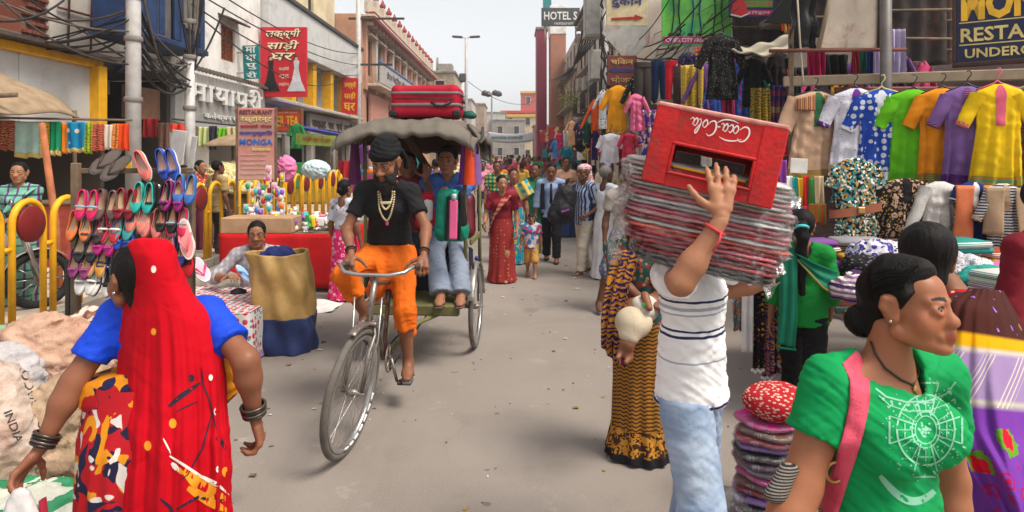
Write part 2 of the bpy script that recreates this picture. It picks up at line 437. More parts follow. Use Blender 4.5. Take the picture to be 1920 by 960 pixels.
 # left: low shop with the grey clad front
GREYP=M('grey_clad_panel',C(214,212,208,.85),.6,var=.08,vs=1,dirt=C(120,114,108),da=.3)
b=thing('grey_panel_shop','single-storey shop with grey panel fascia, yellow trim and a yellow corner post','shop',(-8,9,0))
def wbuild(m,name,mat,par):
 """geometry given in place coordinates, parented to a thing standing elsewhere"""
 o=m.build(name,mat,par);o.matrix_parent_inverse=Matrix.Translation(-Vector(par.location))if par.rotation_euler.z==0 else par.matrix_basis.inverted();return o
for i in range(4):
 wbuild(MB().rbox((-8.0,5.9+i*1.78,2.83),(.06,1.76,1.12),.008),'fascia_panel',GREYP,b)
wbuild(MB().rbox((-7.93,8.75,3.46),(.12,7.2,.16),.02),'trim_beam',YEL,b)
wbuild(MB().rbox((-7.9,12.2,2.62),(.24,.24,1.6),.02),'corner_post',YEL,b)
m=MB();m.box((-9.3,8.7,3.62),(3.4,7.6,.06),rotm(0,.03,0));wbuild(m,'roof_sheet',M('rusty_sheet',C(92,80,70,.7),.8,var=.3,dirt=C(60,45,36),da=.6),b)
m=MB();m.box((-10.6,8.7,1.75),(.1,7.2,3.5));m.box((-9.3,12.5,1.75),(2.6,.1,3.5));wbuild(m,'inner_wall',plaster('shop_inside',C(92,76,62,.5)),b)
for i in range(6):
 z=.5+i*.3;wbuild(MB().box((-10.35,8.7,z),(.36,6.6,.03)),'shelf',M('shelf_wood',C(110,84,60,.6)),b)
for i in range(48):
 y=5.6+(i%16)*.42;z=.53+(i//16)*.6+.13
 wbuild(MB().rbox((-10.3,y,z),(.3,.34,rnd.uniform(.14,.26)),.03),'folded_stock',cloth(C(*rnd.choice(((190,40,50),(230,180,60),(40,90,150),(200,200,190),(60,120,80),(160,60,120),(230,120,60))))),b)
 # left: brick upper storey and white plaster storey set back behind it
def brick_mat(name,a,bb,mor):
 t=NT(name);nd=t.n('ShaderNodeTexBrick');co=t.coord('Object',None,(PI/2,0,PI/2));t.t.links.new(co,nd.inputs['Vector'])
 nd.inputs['Scale'].default_value=1;nd.inputs['Brick Width'].default_value=.23;nd.inputs['Row Height'].default_value=.085;nd.inputs['Mortar Size'].default_value=.014
 nd.inputs['Color1'].default_value=(*a,1);nd.inputs['Color2'].default_value=(*bb,1);nd.inputs['Mortar'].default_value=(*mor,1)
 d=t.step(t.noise(t.coord(),1.6,5,.6),.5,.7);c=t.mix(t.math('MULTIPLY',d,.6),nd.outputs['Color'],C(150,136,124,.6))
 t.bump(nd.outputs['Fac'],-.6,.012);return t.fin(c,.92,0,.2)
b=thing('brick_house','bare red brick upper storey behind the grey panel shop','house',(-9.3,10,3.7))
m=MB();wallx(m,1,-9.3,6.0,12.75,3.66,9,[(11.25,11.9,4.6,5.9)]);shell(m,1,-9.3,6.0,12.75,3.66,9,5)
wbuild(m,'wall',brick_mat('rough_brick',C(150,84,62,.7),C(122,66,50,.7),C(150,138,126,.6)),b)
rows=MB()
for r_ in range(16): # the course ends that stick out where the plaster stops
 for k in range(3):rows.rbox((-9.28,12.45+.23*(k-1)+(.11 if r_%2 else 0),3.75+r_*.17),(.09,.2,.07),.008)
wbuild(rows,'toothed_brick_edge',M('brick',C(146,80,60,.7),.9,var=.3,vs=9),b)['kind']='stuff'
b=thing('plaster_house','stained white plaster upper storey beside the bare brick, behind cables','house',(-9.2,14,3.7))
m=MB();wallx(m,1,-9.2,12.76,15.6,3.1,9);shell(m,1,-9.2,12.76,15.6,3.1,9,5)
wbuild(m,'wall',plaster('old_white_plaster',C(232,222,210,.85),(120,100,84),.55,.8),b)
for z in(4.7,5.9):wbuild(MB().tube([(-9.15,12.9,z),(-9.15,15.4,z+.1)],.025,6),'pipe',M('rust_pipe',C(130,70,56,.7)),b)
for y in(13.1,13.8):wbuild(MB().tube([(-9.1,y,3.2),(-9.12,y+.2,8.6)],.022,6),'pipe',M('rust_pipe',C(130,70,56,.7)),b)
b=thing('alley_shop','dark narrow shop opening between the yellow post and the grey pole','shop',(-9,13,0))
m=MB();m.box((-10.8,13.6,1.7),(.1,2.3,3.4));m.box((-9.3,14.7,1.7),(2.8,.1,3.4));m.box((-9.4,13.6,3.5),(2.8,2.3,.15));wbuild(m,'wall',plaster('dark_recess_wall',C(64,56,50,.5)),b)  # dark wall tone all through the alley recess
wbuild(MB().rbox((-8.1,14.0,2.85),(.1,1.3,.7),.01),'signboard',M('brown_board',C(150,110,84,.7),.8,dirt=C(80,60,50)),b)
# left: blue timber balcony
BLUE=M('blue_painted_timber',C(36,66,112,.8),.6,var=.3,vs=5,dirt=C(30,34,44),da=.6,ds=3)
b=thing('blue_balcony','blue painted timber balcony box hanging over the cable tangle','balcony',(-7.6,13.7,4))
for i in range(12):
 y=12.55+i*.215
 if i in(4,5):continue
 wbuild(MB().rbox((-7.25+(.03 if i%2 else 0),y,5.05),(.04,.2,1.7+.2*(i%3)),.008),'plank',BLUE,b)
wbuild(MB().rbox((-7.7,13.75,4.1),(1.1,2.7,.12),.02),'floor_beam',BLUE,b)
wbuild(MB().rbox((-7.7,13.75,6.3),(1.15,2.8,.1),.02),'roof_beam',BLUE,b)
for y in(12.45,15.05):wbuild(MB().rbox((-7.7,y,5.2),(.9,.06,2.1),.01),'side_panel',BLUE,b)
wbuild(MB().rbox((-7.19,14.35,5.0),(.08,.7,1.0),.02),'meter_box',M('grey_meter',C(120,118,112,.7),.6),b)
for y in(12.9,14.6):wbuild(MB().tube([(-8,y,3.4),(-7.3,y,4.04)],.05,6),'bracket',BLUE,b)
# left: white building with the big raised Hindi lettering
WHT=plaster('white_plaster',C(240,236,230,.88),(150,134,120),.6,.7)
b=thing('white_building','white plastered building carrying large white raised Hindi letters','building',(-8,18,0))
ops=[(17.6,18.5,4.35,5.35),(16.9,19.9,.2,2.3)]
m=MB();wallx(m,1,-8,15.0,20.35,0,8.2,ops,.5);shell(m,1,-8,15.0,20.35,0,8.2,6);wbuild(m,'wall',WHT,b)
w=window(b,1,-8,ops[0],'shutter',M('brown_shutter',C(150,84,44,.75),.75,var=.25),.1);w.matrix_parent_inverse=Matrix.Translation(-Vector(b.location))
wbuild(MB().rbox((-7.82,18.05,5.5),(.4,1.3,.05),.01,rotm(0,.35,0)),'window_hood',M('rusty_sheet',C(92,80,70,.7),.8),b)
SIGNG=M('grey_sign_band',C(176,172,166,.72),.7,var=.1,dirt=C(110,104,98),da=.3)
wbuild(MB().rbox((-7.9,17.6,3.15),(.16,5.4,1.2),.02),'sign_band',SIGNG,b)
for i in range(26):wbuild(MB().box((-7.78,15.1+i*.2,3.86),(.28,.05,.05),rotm(0,.6,0)),'louvre',M('louvre',C(120,108,98,.7),.7),b)
wl=M('white_letters',C(244,242,238,.85),.5,var=.05)
def side_text(body,s,X,yc,zc,h,w,mat,par,**k):
 o=text(body,mat,par,(X,yc,zc),h,w,(PI/2,0,s*PI/2),**k)
 o.matrix_parent_inverse=Matrix.Translation(-Vector(par.location));return o
side_text('मायापुरी',1,-7.76,17.55,3.28,.78,4.5,wl,b,depth=.1,bold=.012)
side_text('कलेक्शन एण्ड साड़ी',1,-7.79,17.9,2.72,.2,3.4,wl,b,depth=.04,bold=.01)
wbuild(MB().rbox((-7.65,17.6,2.45),(.7,5.4,.05),.01,rotm(0,.25,0)),'awning_sheet',M('grey_sheet',C(160,158,154,.7),.55,var=.15),b)
for i in range(22):wbuild(MB().box((-7.34,15.1+i*.245,2.33),(.02,.225,.13)),'valance_strip',SIGNG,b)
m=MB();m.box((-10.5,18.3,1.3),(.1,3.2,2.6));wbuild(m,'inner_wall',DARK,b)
# teal hanging sign
TEAL=M('teal_board',C(16,128,128),.5,var=.06)
def hang_sign(name,label,px0,px1,py0,py1,d,mat,tilt=0,th=.05):
 a,c=at(px0,py1,d),at(px1,py0,d);ce=(a+c)/2;o=thing(name,label,'sign',ce)
 MB().rbox((0,0,0),(c.x-a.x,th,c.z-a.z),.01).build('board',mat,o)
 o.rotation_euler=(0,tilt,0);return o,c.x-a.x,c.z-a.z
sg,w_,h_=hang_sign('shop_sign','narrow teal sign with white Hindi letters stacked vertically',456,487,85,148,18.6,TEAL,-.05)
for i,ch in enumerate(('मा','या','पु','री')):text(ch,wl,sg,(0,-.03,h_*(.37-.25*i)),h_*.19,w_*.62,depth=.01,bold=.02)
for x in(-.3,.3):MB().tube([(-w_/2-.5,0,h_*x),(-w_/2,0,h_*x)],.02,6).build('bracket',CONC,sg)
# big red saree shop sign
RED=M('red_signboard',C(206,30,48),.45,var=.08,dirt=C(150,30,40),da=.3)
CRM=M('cream_letters',C(246,232,190),.5,var=.05);BLK=M('black_paint',C(24,22,24),.5,var=.1)
sg,w_,h_=hang_sign('saree_shop_sign','big red sign with cream Hindi letters and two ladies in gowns',489,576,51,182,20.2,RED,.0,.09)
for s_,z,hh,ww in(('लक्ष्मी',.40,.15,.74),('साड़ी',.235,.15,.68),('घर',.075,.11,.5)):
 text(s_,BLK,sg,(.02,-.05,h_*z-.015),h_*hh,w_*ww,depth=.01,bold=.03,shear=.2);text(s_,CRM,sg,(0,-.06,h_*z),h_*hh,w_*ww,depth=.012,bold=.012,shear=.2)
for s_,z in(('साड़ियाँ',-.10),('सूट',-.21),('लहंगा',-.32)):text(s_,CRM,sg,(.02,-.055,h_*z),h_*.06,w_*.22,depth=.008)
for k,x,gm,sm_ in((0,-.27,BLK,M('gown_skin',C(210,160,130))),(1,.28,M('gown_grey',C(206,206,210)),M('gown_skin',C(210,160,130)))):
 g=[(-.2,-.45),(.2,-.45),(.1,-.3),(.045,-.12),(.06,-.02),(.02,.0),(-.02,.0),(-.06,-.02),(-.045,-.12),(-.1,-.3)]
 MB().prism([(w_*(x+u),h_*(v+.03))for u,v in g],-.052,-.06).build('printed_gown',gm,sg)
 MB().prism([(w_*x+.05*math.cos(a*PI/4),h_*.045+.06*math.sin(a*PI/4))for a in range(8)],-.052,-.061).build('printed_face',sm_,sg)
 MB().prism([(w_*x+.065*math.cos(a*PI/4)-.02,h_*.06+.07*math.sin(a*PI/4))for a in range(8)],-.0515,-.0565).build('printed_hair',BLK,sg)
for z in(-.3,.3):MB().tube([(-w_/2-.35,.02,h_*z),(-w_/2,.02,h_*z)],.03,6).build('bracket',CONC,sg)
# left: grey clad building with yellow columns
b=thing('grey_clad_building','grey panelled building with dark coping, yellow columns and tall windows','building',(-8,27,0))
ops=[(21.0+i*2.45,23.0+i*2.45,3.75,5.2)for i in range(5)]+[(20.8+i*3.1,23.4+i*3.1,.2,2.45)for i in range(4)]
m=MB();wallx(m,1,-8.3,20.4,33,0,5.4,ops,.4);shell(m,1,-8.3,20.4,33,0,7.0,6);wbuild(m,'wall',plaster('grey_wall',C(196,190,182,.75)),b)
for i in range(6):
 wbuild(MB().rbox((-7.98,21.45+i*2.1,6.2),(.5,2.08,1.66),.015),'clad_panel',GREYP,b)
wbuild(MB().rbox((-7.95,26.7,7.1),(.62,12.7,.16),.02),'coping',M('dark_coping',C(84,80,78,.7),.7),b)
for i,o in enumerate(ops[:5]):
 w=window(b,1,-8.3,o,'glass',M('pale_frame',C(200,190,176,.75)),.2,2);w.matrix_parent_inverse=Matrix.Translation(-Vector(b.location))
for i in range(6):wbuild(MB().rbox((-8.1,20.8+i*2.45,4.45),(.42,.38,1.85),.03),'column',YEL,b)
wbuild(MB().rbox((-8.0,26.7,3.52),(.7,12.6,.14),.03),'ledge',M('pale_ledge',C(205,198,188,.75)),b)
wbuild(MB().rbox((-8.1,29.2,2.95),(.2,7.5,.85),.02),'sign_band',M('silver_band',C(176,172,168,.72),.6),b)
bl=M('brown_letters',C(70,54,44),.6)
side_text('वस्त्र  घर  एवं  साड़ी',1,-7.98,28.8,2.97,.5,6.4,bl,b,depth=.03,bold=.02)
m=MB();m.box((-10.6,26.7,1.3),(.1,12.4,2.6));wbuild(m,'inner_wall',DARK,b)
sg,w_,h_=hang_sign('tea_sign','orange tea shop sign in a wooden frame with yellow letters',515,566,206,246,20.6,M('orange_board',C(226,74,28),.5,var=.1),0,.1)
text('ER TEA',M('yellow_letters',C(250,196,40),.5),sg,(0,-.056,-.02),h_*.5,w_*.8,depth=.01,bold=.02)
for(x,z,dx,dz)in((0,.5,1.06,.1),(0,-.5,1.06,.1),(.5,0,.07,.95),(-.5,0,.07,.95)):MB().rbox((w_*x,-.01,h_*z),(w_*dx,.16,h_*dz),.01).build('frame',M('sign_wood',C(150,90,50,.7)),sg)
text('चाय की दुकान',CRM,sg,(0,-.056,h_*.36),h_*.1,w_*.7,depth=.008)
sg,w_,h_=hang_sign('saree_side_sign','small red and yellow Hindi sign under a yellow column far along the left row',641,671,146,214,30,RED,.03)
for i,s_ in enumerate(('लक्ष्मी','साड़ी','घर')):text(s_,M('yellow_letters',C(250,196,40),.5),sg,(0,-.03,h_*(.3-.3*i)),h_*.22,w_*.72,depth=.01,bold=.02)
# cream storey behind
b=thing('cream_building','cream upper storeys with a dark slit window behind the grey panels','building',(-9.6,28,7))
ops=[(29.5,30.3,8.2,9.9),(24.5,25.3,8.2,9.9)]
m=MB();wallx(m,1,-9.4,22,33.9,6.9,13,ops,.3);shell(m,1,-9.4,22,33.9,6.9,13,5);wbuild(m,'wall',plaster('cream_plaster',C(232,214,174,.8),(170,140,110),.5,.5),b)
for o in ops:w=window(b,1,-9.4,o,'shutter',M('dark_shutter',C(84,70,60,.7)),.15);w.matrix_parent_inverse=Matrix.Translation(-Vector(b.location))
wbuild(MB().rbox((-9.2,23.2,8.6),(.4,.3,3.4),.03),'downpipe',YEL,b)
# left: ornate pink building
PINK=plaster('pink_sandstone',C(212,160,134,.75),(130,90,74),.6,.6);CRS=M('cream_moulding',C(224,206,186,.75),.85,var=.15);REDT=M('red_trim',C(176,74,64,.75),.8,var=.2)
b=thing('ornate_building','old ornate pink building with bracketed cornice, parapet finials and blue balcony rail','building',(-8,48,0))
ops=[(35.2+i*2.6,36.6+i*2.6,6.1,8.1)for i in range(10)]+[(35.2+i*2.6,36.8+i*2.6,3.0,4.9)for i in range(10)]
m=MB();wallx(m,1,-8,34,62,0,9.2,ops,.3);shell(m,1,-8,34,62,0,9.2,7);wbuild(m,'wall',PINK,b)
for i,o in enumerate(ops):
 w=window(b,1,-8,o,'glass' if i>=10 else 'shutter',M('ornate_frame',C((120,60,150,90)[i%4],(90,110,80,60)[i%4],(70,100,60,50)[i%4],.75)),.15);w.matrix_parent_inverse=Matrix.Translation(-Vector(b.location))
 if i<10:wbuild(MB().rbox((-7.85,(o[0]+o[1])/2,o[3]+.18),(.34,1.8,.12),.02),'window_hood',CRS,b)
for i in range(11):wbuild(MB().rbox((-7.93,34.6+i*2.6,7.1),(.2,.45,3.8),.02),'pilaster',CRS if i%2 else PINK,b)
wbuild(MB().rbox((-7.7,48,9.1),(.9,28.2,.14),.02),'cornice',CRS,b);wbuild(MB().rbox((-7.5,48,8.93),(.5,28.2,.12),.02),'cornice',REDT,b);wbuild(MB().rbox((-7.42,48,9.24),(.34,28.2,.1),.02),'cornice',REDT,b)
for i in range(28):wbuild(MB().box((-7.72,34.5+i,8.78),(.5,.12,.22)),'bracket',CRS,b)
wbuild(MB().rbox((-7.75,48,9.6),(.2,28,.62),.02),'parapet',CRS,b)
for i in range(15):
 wbuild(MB().rbox((-7.75,34.5+i*1.93,9.85),(.3,.5,1.1),.03),'parapet_pier',CRS,b)
 wbuild(MB().lathe([(.02,0),(.16,.05),(.2,.2),(.1,.34),(.05,.5),(0,.56)],8,(-7.75,34.5+i*1.93,10.4)),'finial',REDT,b)
wbuild(MB().rbox((-7.6,40.5,5.5),(.9,11.5,.14),.02),'balcony_floor',CRS,b);wbuild(MB().rbox((-7.18,40.5,6.15),(.08,11.4,1.1),.01),'balcony_panel',M('balcony_panel',C(198,192,190,.75),.7,dirt=C(130,120,120)),b)
wbuild(MB().rbox((-7.16,40.5,6.76),(.14,11.6,.12),.02),'rail',M('blue_rail',C(70,120,190),.5),b)
side_text('होटल रेस्टोरेन्ट भोजनालय',1,-7.12,40.5,6.2,.5,8,M('grey_letters',C(120,116,120,.8)),b,depth=.02)
wbuild(MB().rbox((-7.9,38,4.1),(.16,5,2.0),.02),'pink_board',M('pink_board',C(226,160,140,.75),.7),b)
# utility bracket pole in front of it
# left: farther buildings
def block(name,label,px0,px1,pyt,d,dep,mat,wins=0,roofbox=False):
 x0,x1=gx(px0,d),gx(px1,d);zt=at(0,pyt,d).z
 o=thing(name,label,'building',((x0+x1)/2,d,0));w=x1-x0
 m=MB();m.box((0,dep/2,zt/2),(w,dep,zt));m.build('wall',mat,o)
 MB().rbox((0,dep/2,zt+.12),(w+.3,dep+.3,.25),.04).build('roof_slab',CONC,o)
 k=0
 nf=max(1,int(zt/3.2));nw=max(1,int(w/2.4))
 for f in range(nf):
  for i in range(nw):
   x=-w/2+w*(i+.5)/nw;z=zt*(f+.55)/nf
   wd=MB();
   for sx in(-1,1):wd.box((x+sx*.5,-.05,z),(.1,.14,1.5))
   for sz in(-1,1):wd.box((x,-.05,z+sz*.75),(1.2,.16,.1))
   wo=wd.build('window',CRS,o);MB().box((x,-.02,z),(.9,.06,1.4)).build('pane',GLASS,wo)
 return o,w,zt
o,w,zt=block('grey_brown_building','weathered grey-brown block with roof mast past the ornate building',798,852,137,64,9,plaster('grey_brown',C(190,174,148,.8),(90,80,66),.6,.4))
MB().tube([(-.6,3,zt),(-.6,3,zt+2)],[.2,.12],6).build('mast',CONC,o);MB().rbox((.4,2,zt+.6),(1.4,2,1),.05).build('roof_tank',CONC,o)
block('pale_terrace_building','pale terrace building stepping down behind the street lamp',846,884,188,82,10,plaster('pale_plaster',C(206,196,184,.75)))
block('tan_terrace_building','tan terrace building with square roof room far left of the street end',868,908,196,98,10,plaster('tan_plaster',C(186,160,138,.75)))
block('white_far_building','whitish building at the far end left of the beige one',903,946,212,118,10,plaster('white_far',C(214,210,206,.75)))
o,w,zt=block('beige_end_building','beige building with yellow and red roof band closing the street',940,1006,214,128,12,plaster('beige_plaster',C(226,204,170,.78),(190,160,120),.4,.4))
MB().rbox((0,-.15,zt-.3),(w+.5,.4,.5),.03).build('roof_band',M('yellow_band',C(230,180,60)),o);MB().rbox((0,-.15,zt+.45),(w+.4,.5,.5),.03).build('roof_band',M('red_band',C(206,60,54)),o)
o,w,zt=block('red_tower_building','red painted tower with yellow bands rising above the street end',977,1004,173,140,6,M('red_tower_paint',C(204,84,80),.7,var=.1))
for z in(0,-5.2):MB().rbox((0,-.1,zt+z),(w+.4,.5,.5),.03).build('band',M('yellow_band',C(230,180,60)),o)
block('grey_end_building','low grey building with cluttered roof at the street end',922,984,226,116,6,plaster('grey_far',C(176,166,158,.75)))

# right row
RP=plaster('pinkish_plaster',C(238,222,208,.9),(140,118,104),.55,.5)
b=thing('pinkish_building','tall pinkish plaster building on the right hung with pipes and meter boxes','building',(5,28,0))
ops=[(14.0+i*3.1,15.2+i*3.1,z,z+1.7)for i in range(10)for z in(4.6,7.8)if z<5 or i>5]
m=MB()
for(y0,y1,zt)in((9.0,20.5,6.8),(20.5,30.5,8.2),(30.5,46,11)):wallx(m,-1,5,y0,y1,0,zt,[o for o in ops if y0<=o[0]and o[1]<=y1],.3);shell(m,-1,5,y0,y1,0,zt,6)  # near roofs, out of view, kept low so sunlight reaches the road
ops=[o for o in ops if any(y0<=o[0]and o[1]<=y1 for y0,y1 in((9,20.5),(20.5,30.5),(30.5,46)))];wbuild(m,'wall',RP,b)
for i,o in enumerate(ops):w=window(b,-1,5,o,'glass' if i%3 else 'shutter',M('old_frame',C(110,96,84,.7)),.15);w.matrix_parent_inverse=Matrix.Translation(-Vector(b.location))
for z,y0,y1 in((4.1,9,46),(7.2,20.6,46),(10.6,30.6,46)):wbuild(MB().rbox((4.8,(y0+y1)/2,z),(.5,y1-y0,.14),.02),'ledge',CONC,b)
for z,y0,y1 in((6.85,9,20.5),(8.25,20.5,30.5),(11.05,30.5,46.1)):wbuild(MB().rbox((4.78,(y0+y1)/2,z),(.6,y1-y0,.2),.02),'coping',M('dark_coping',C(84,80,78,.7),.7),b)
for i in range(15):
 y=12.5+i*2.3+rnd.uniform(-.4,.4);wbuild(MB().tube([(4.9,y,.5),(4.88,y,4.5),(4.9,y+.2,6.6 if y<20 else 8 if y<30 else 10.4)],.06,6),'downpipe',M('pipe_iron',C((120,84,70)[i%3],(90,76,66)[i%3],(80,70,60)[i%3],.7),.7),b)
for i in range(9):
 y=15+i*3.3;z=rnd.choice((3.4,5.6,6.2,5.9));wbuild(MB().rbox((4.55,y,z),(.7,1.0,.8),.03),'air_conditioner',M('ac_box',C(196,190,180,.7),.6,dirt=C(110,100,90)),b)
m=MB()
for i in range(5):
 for k in range(12):m.tube([(4.1,22+i*4.6+k*.24,4.3),(4.1,22+i*4.6+k*.24,5.3)],.02,4)
 for z in(4.3,4.8,5.3):m.tube([(4.1,22+i*4.6,z),(4.1,24.7+i*4.6,z)],.025,4)
 m.box((4.55,23.3+i*4.6,4.26),(.9,2.8,.06))
wbuild(m,'balcony_grilles',M('dark_iron',C(70,62,58,.7),.6),b)['kind']='stuff'
b=thing('far_right_building','grey-brown grilled building below the hotel sign at the far right','building',(5,54,0))
ops=[(47.5+i*2.9,49+i*2.9,z,z+1.7)for i in range(6)for z in(2.6,5.6,8.2)]
m=MB();wallx(m,-1,4.7,46.1,66,0,10.4,ops,.3);shell(m,-1,4.7,46.1,66,0,10.4,6);wbuild(m,'wall',plaster('grey_brown_plaster',C(206,190,176,.85)),b)
for i,o in enumerate(ops):w=window(b,-1,4.7,o,'glass',M('old_frame',C(110,96,84,.7)),.15,2);w.matrix_parent_inverse=Matrix.Translation(-Vector(b.location))
for z in(2.2,5.2,7.9):wbuild(MB().rbox((4.4,56,z),(.8,19.6,.14),.02),'ledge',CONC,b)
b=thing('magenta_stair_tower','narrow magenta painted stair tower under the hotel sign','tower',(2.9,62,0))
MB().rbox((0,2,6.9),(.95,4,13.8),.03).build('wall',M('magenta_paint',C(160,50,78,.85),.7,var=.12),b);MB().rbox((0,2,13.9),(1.2,4.2,.25),.03).build('cap',CONC,b);MB().rbox((.6,1.8,15.6),(.8,1,3.2),.03).build('teal_panel',TEAL,b)
b=thing('red_brick_building','red brick upper wall between the magenta tower and hotel sign','building',(4.2,58,0))
MB().rbox((0,1.5,6.3),(1.4,3,12.6),.03).build('wall',brick_mat('far_brick',C(196,116,84,.75),C(180,100,74,.75),C(200,170,150,.6)),b);MB().rbox((0,1.5,13.9),(1.5,3.1,2.6),.03).build('white_parapet',WHT,b)
sg,w_,h_=hang_sign('hotel_sign','dark grey hotel sign with white letters high on the right',1015,1087,15,49,46,M('dark_grey_board',C(78,80,80,.8),.6,var=.12),.0,.15)
text('HOTEL S',wl,sg,(.0,-.09,.08),h_*.46,w_*.86,depth=.03,bold=.02);text('restaurant',wl,sg,(.25,-.09,-h_*.36),h_*.14,w_*.5,depth=.02)
for x in(-.4,.4):MB().tube([(w_*x,.1,-h_/2),(w_*x,.1,-h_/2-1.2)],.06,6).build('post',CONC,sg)
block('far_right_end_building','brown shop row at the far right before the red tower',1002,1030,236,96,8,plaster('brown_far',C(150,110,96,.72)))

# warm dusty air
hz=bpy.data.materials.new('dusty_air');hz.use_nodes=True;_t=hz.node_tree;_t.nodes.remove(_t.nodes['Principled BSDF']);_v=_t.nodes.new('ShaderNodeVolumePrincipled');_v.inputs['Color'].default_value=(.93,.94,.96,1);_v.inputs['Density'].default_value=.0017;_v.inputs['Anisotropy'].default_value=.3;_t.links.new(_v.outputs[0],_t.nodes['Material Output'].inputs['Volume'])
tag(MB().box((0,70,12),(90,190,26)).build('haze',hz),'thin dusty air filling the street','haze',kind='stuff')
# street lamps, poles
GALV=M('galvanised_steel',C(206,202,198,.85),.55,.0,.5,var=.15,dirt=C(150,134,118),da=.35,ds=4)
def pole(name,label,px,d,z1,r=.11,X=None,bands=True):
 o=thing(name,label,'pole',(gx(px,d),d,0));MB().tube([(0,0,0),(0,0,z1*.5),(0,0,z1)],[r*1.05,r,r*.9],14).build('shaft',GALV,o)
 if bands:
  for z in(2.6,3.6,4.3):MB().lathe([(r*1.15,0),(r*1.25,.02),(r*1.25,.07),(r*1.15,.09)],14,(0,0,z)).build('clamp',M('grey_clamp',C(150,140,132,.75),.7),o)
 return o
p1=pole('utility_pole','thick grey steel utility pole at left behind the shoe rack',250,10.6,8,.115)
MB().rbox((0,-.125,1.55),(.1,.02,.14),.005).build('number_plate',YEL,p1)
p2=pole('utility_pole','grey steel pole beside the white Hindi lettering, wrapped in cable loops',356,12.6,3.6,.10)
p3=pole('bracket_pole','thin pole with cross-arms standing before the ornate pink building',672,32,11,.13,bands=False)
for z,l in((10.0,3.0),(8.9,2.8),(6.6,1.6)):MB().rbox((.9,0,z-.4),(l,.1,.1),.01).build('cross_arm',M('dark_iron',C(70,62,58,.7),.6),p3)
def street_lamp(px,d,py,label,kind):
 zt=at(0,py,d).z;o=thing('street_lamp',label,'street lamp',(gx(px,d),d,0))
 MB().tube([(0,0,0),(0,0,zt*.6),(0,0,zt)],[.13,.1,.08],10).build('pole',GALV,o)
 lm=M('lamp_head',C(96,92,90,.8),.5)
 if kind==0:
  for s in(-1,1):
   MB().tube([(0,0,zt-.05),(s*.35,0,zt+.03)],.035,6).build('arm',GALV,o);MB().rbox((s*.52,0,zt+.03),(.62,.26,.12),.04,rotm(0,-s*.06,0)).build('lamp_head',lm,o)
  MB().rbox((-.2,0,zt-2.4),(.4,.35,.5),.05).build('loudspeaker',lm,o)
 else:
  for k in range(4):
   a=k*PI/2+.5;MB().tube([(0,0,zt),(.7*math.cos(a),.7*math.sin(a),zt+.2)],.05,6).build('arm',GALV,o);MB().lathe([(.1,.3),(.34,.1),(.36,-.2),(.1,-.3)],8,(.8*math.cos(a),.8*math.sin(a),zt+.15)).build('lamp_head',lm,o)
 return o
street_lamp(874,38,70,'tall street lamp with two flat heads above the suitcase',0)
street_lamp(922,66,178,'far street lamp with four floodlights near the street end',1)
# bodies: blended distance fields turned into one continuous surface
A3=lambda v:np.array([v[0],v[1],v[2]],float)
def cone(a,b,ra,rb,side=None,flat=1.0):return('c',A3(a),A3(b),ra,rb,None if side is None else A3(side),flat)
def ball(c,r,R=None):return('e',A3(c),A3(r if isinstance(r,(tuple,list,Vector))else(r,r,r)),None if R is None else np.array(R))
def shape(p,infl=0.0,flat_end=0):
 """inflate a primitive; flat_end 1 cuts it flat at its end b, 2 at both"""
 if p[0]=='c':return('c',p[1],p[2],p[3]+infl,p[4]+infl,p[5],p[6],flat_end)
 return('e',p[1],p[2]+infl,p[3])
def _bb(p):
 if p[0]=='c':
  r=max(p[3],p[4]);return np.minimum(p[1],p[2])-r,np.maximum(p[1],p[2])+r
 r=p[2].max();return p[1]-r,p[1]+r
def _sd(p,X,Y,Z):
 if p[0]=='c':
  a,b=p[1],p[2];ba=b-a;L2=ba@ba+1e-12
  x,y,z=X-a[0],Y-a[1],Z-a[2]
  tr=(x*ba[0]+y*ba[1]+z*ba[2])/L2;t=np.clip(tr,0,1)
  x=x-t*ba[0];y=y-t*ba[1];z=z-t*ba[2]
  r=p[3]+(p[4]-p[3])*t
  if p[5]is None:d=np.sqrt(x*x+y*y+z*z)-r
  else:
   s=p[5]/np.linalg.norm(p[5]);q=x*s[0]+y*s[1]+z*s[2]
   o2=np.maximum(x*x+y*y+z*z-q*q,0)
   d=(np.sqrt(q*q+o2/(p[6]**2))-r)*min(1,p[6]+.15)
  if len(p)>7 and p[7]:
   L=math.sqrt(L2);d=np.maximum(d,(tr-1)*L)
   if p[7]==2:d=np.maximum(d,-tr*L)
  return d
 x,y,z=X-p[1][0],Y-p[1][1],Z-p[1][2]
 if p[3]is not None:
  R=p[3];x,y,z=(R[0,0]*x+R[1,0]*y+R[2,0]*z,R[0,1]*x+R[1,1]*y+R[2,1]*z,R[0,2]*x+R[1,2]*y+R[2,2]*z)
 r=p[2];k=np.sqrt((x/r[0])**2+(y/r[1])**2+(z/r[2])**2)
 return(k-1)*r.min()*.5+(k-1)*.5*k*0+(k-1)*r.mean()*.5
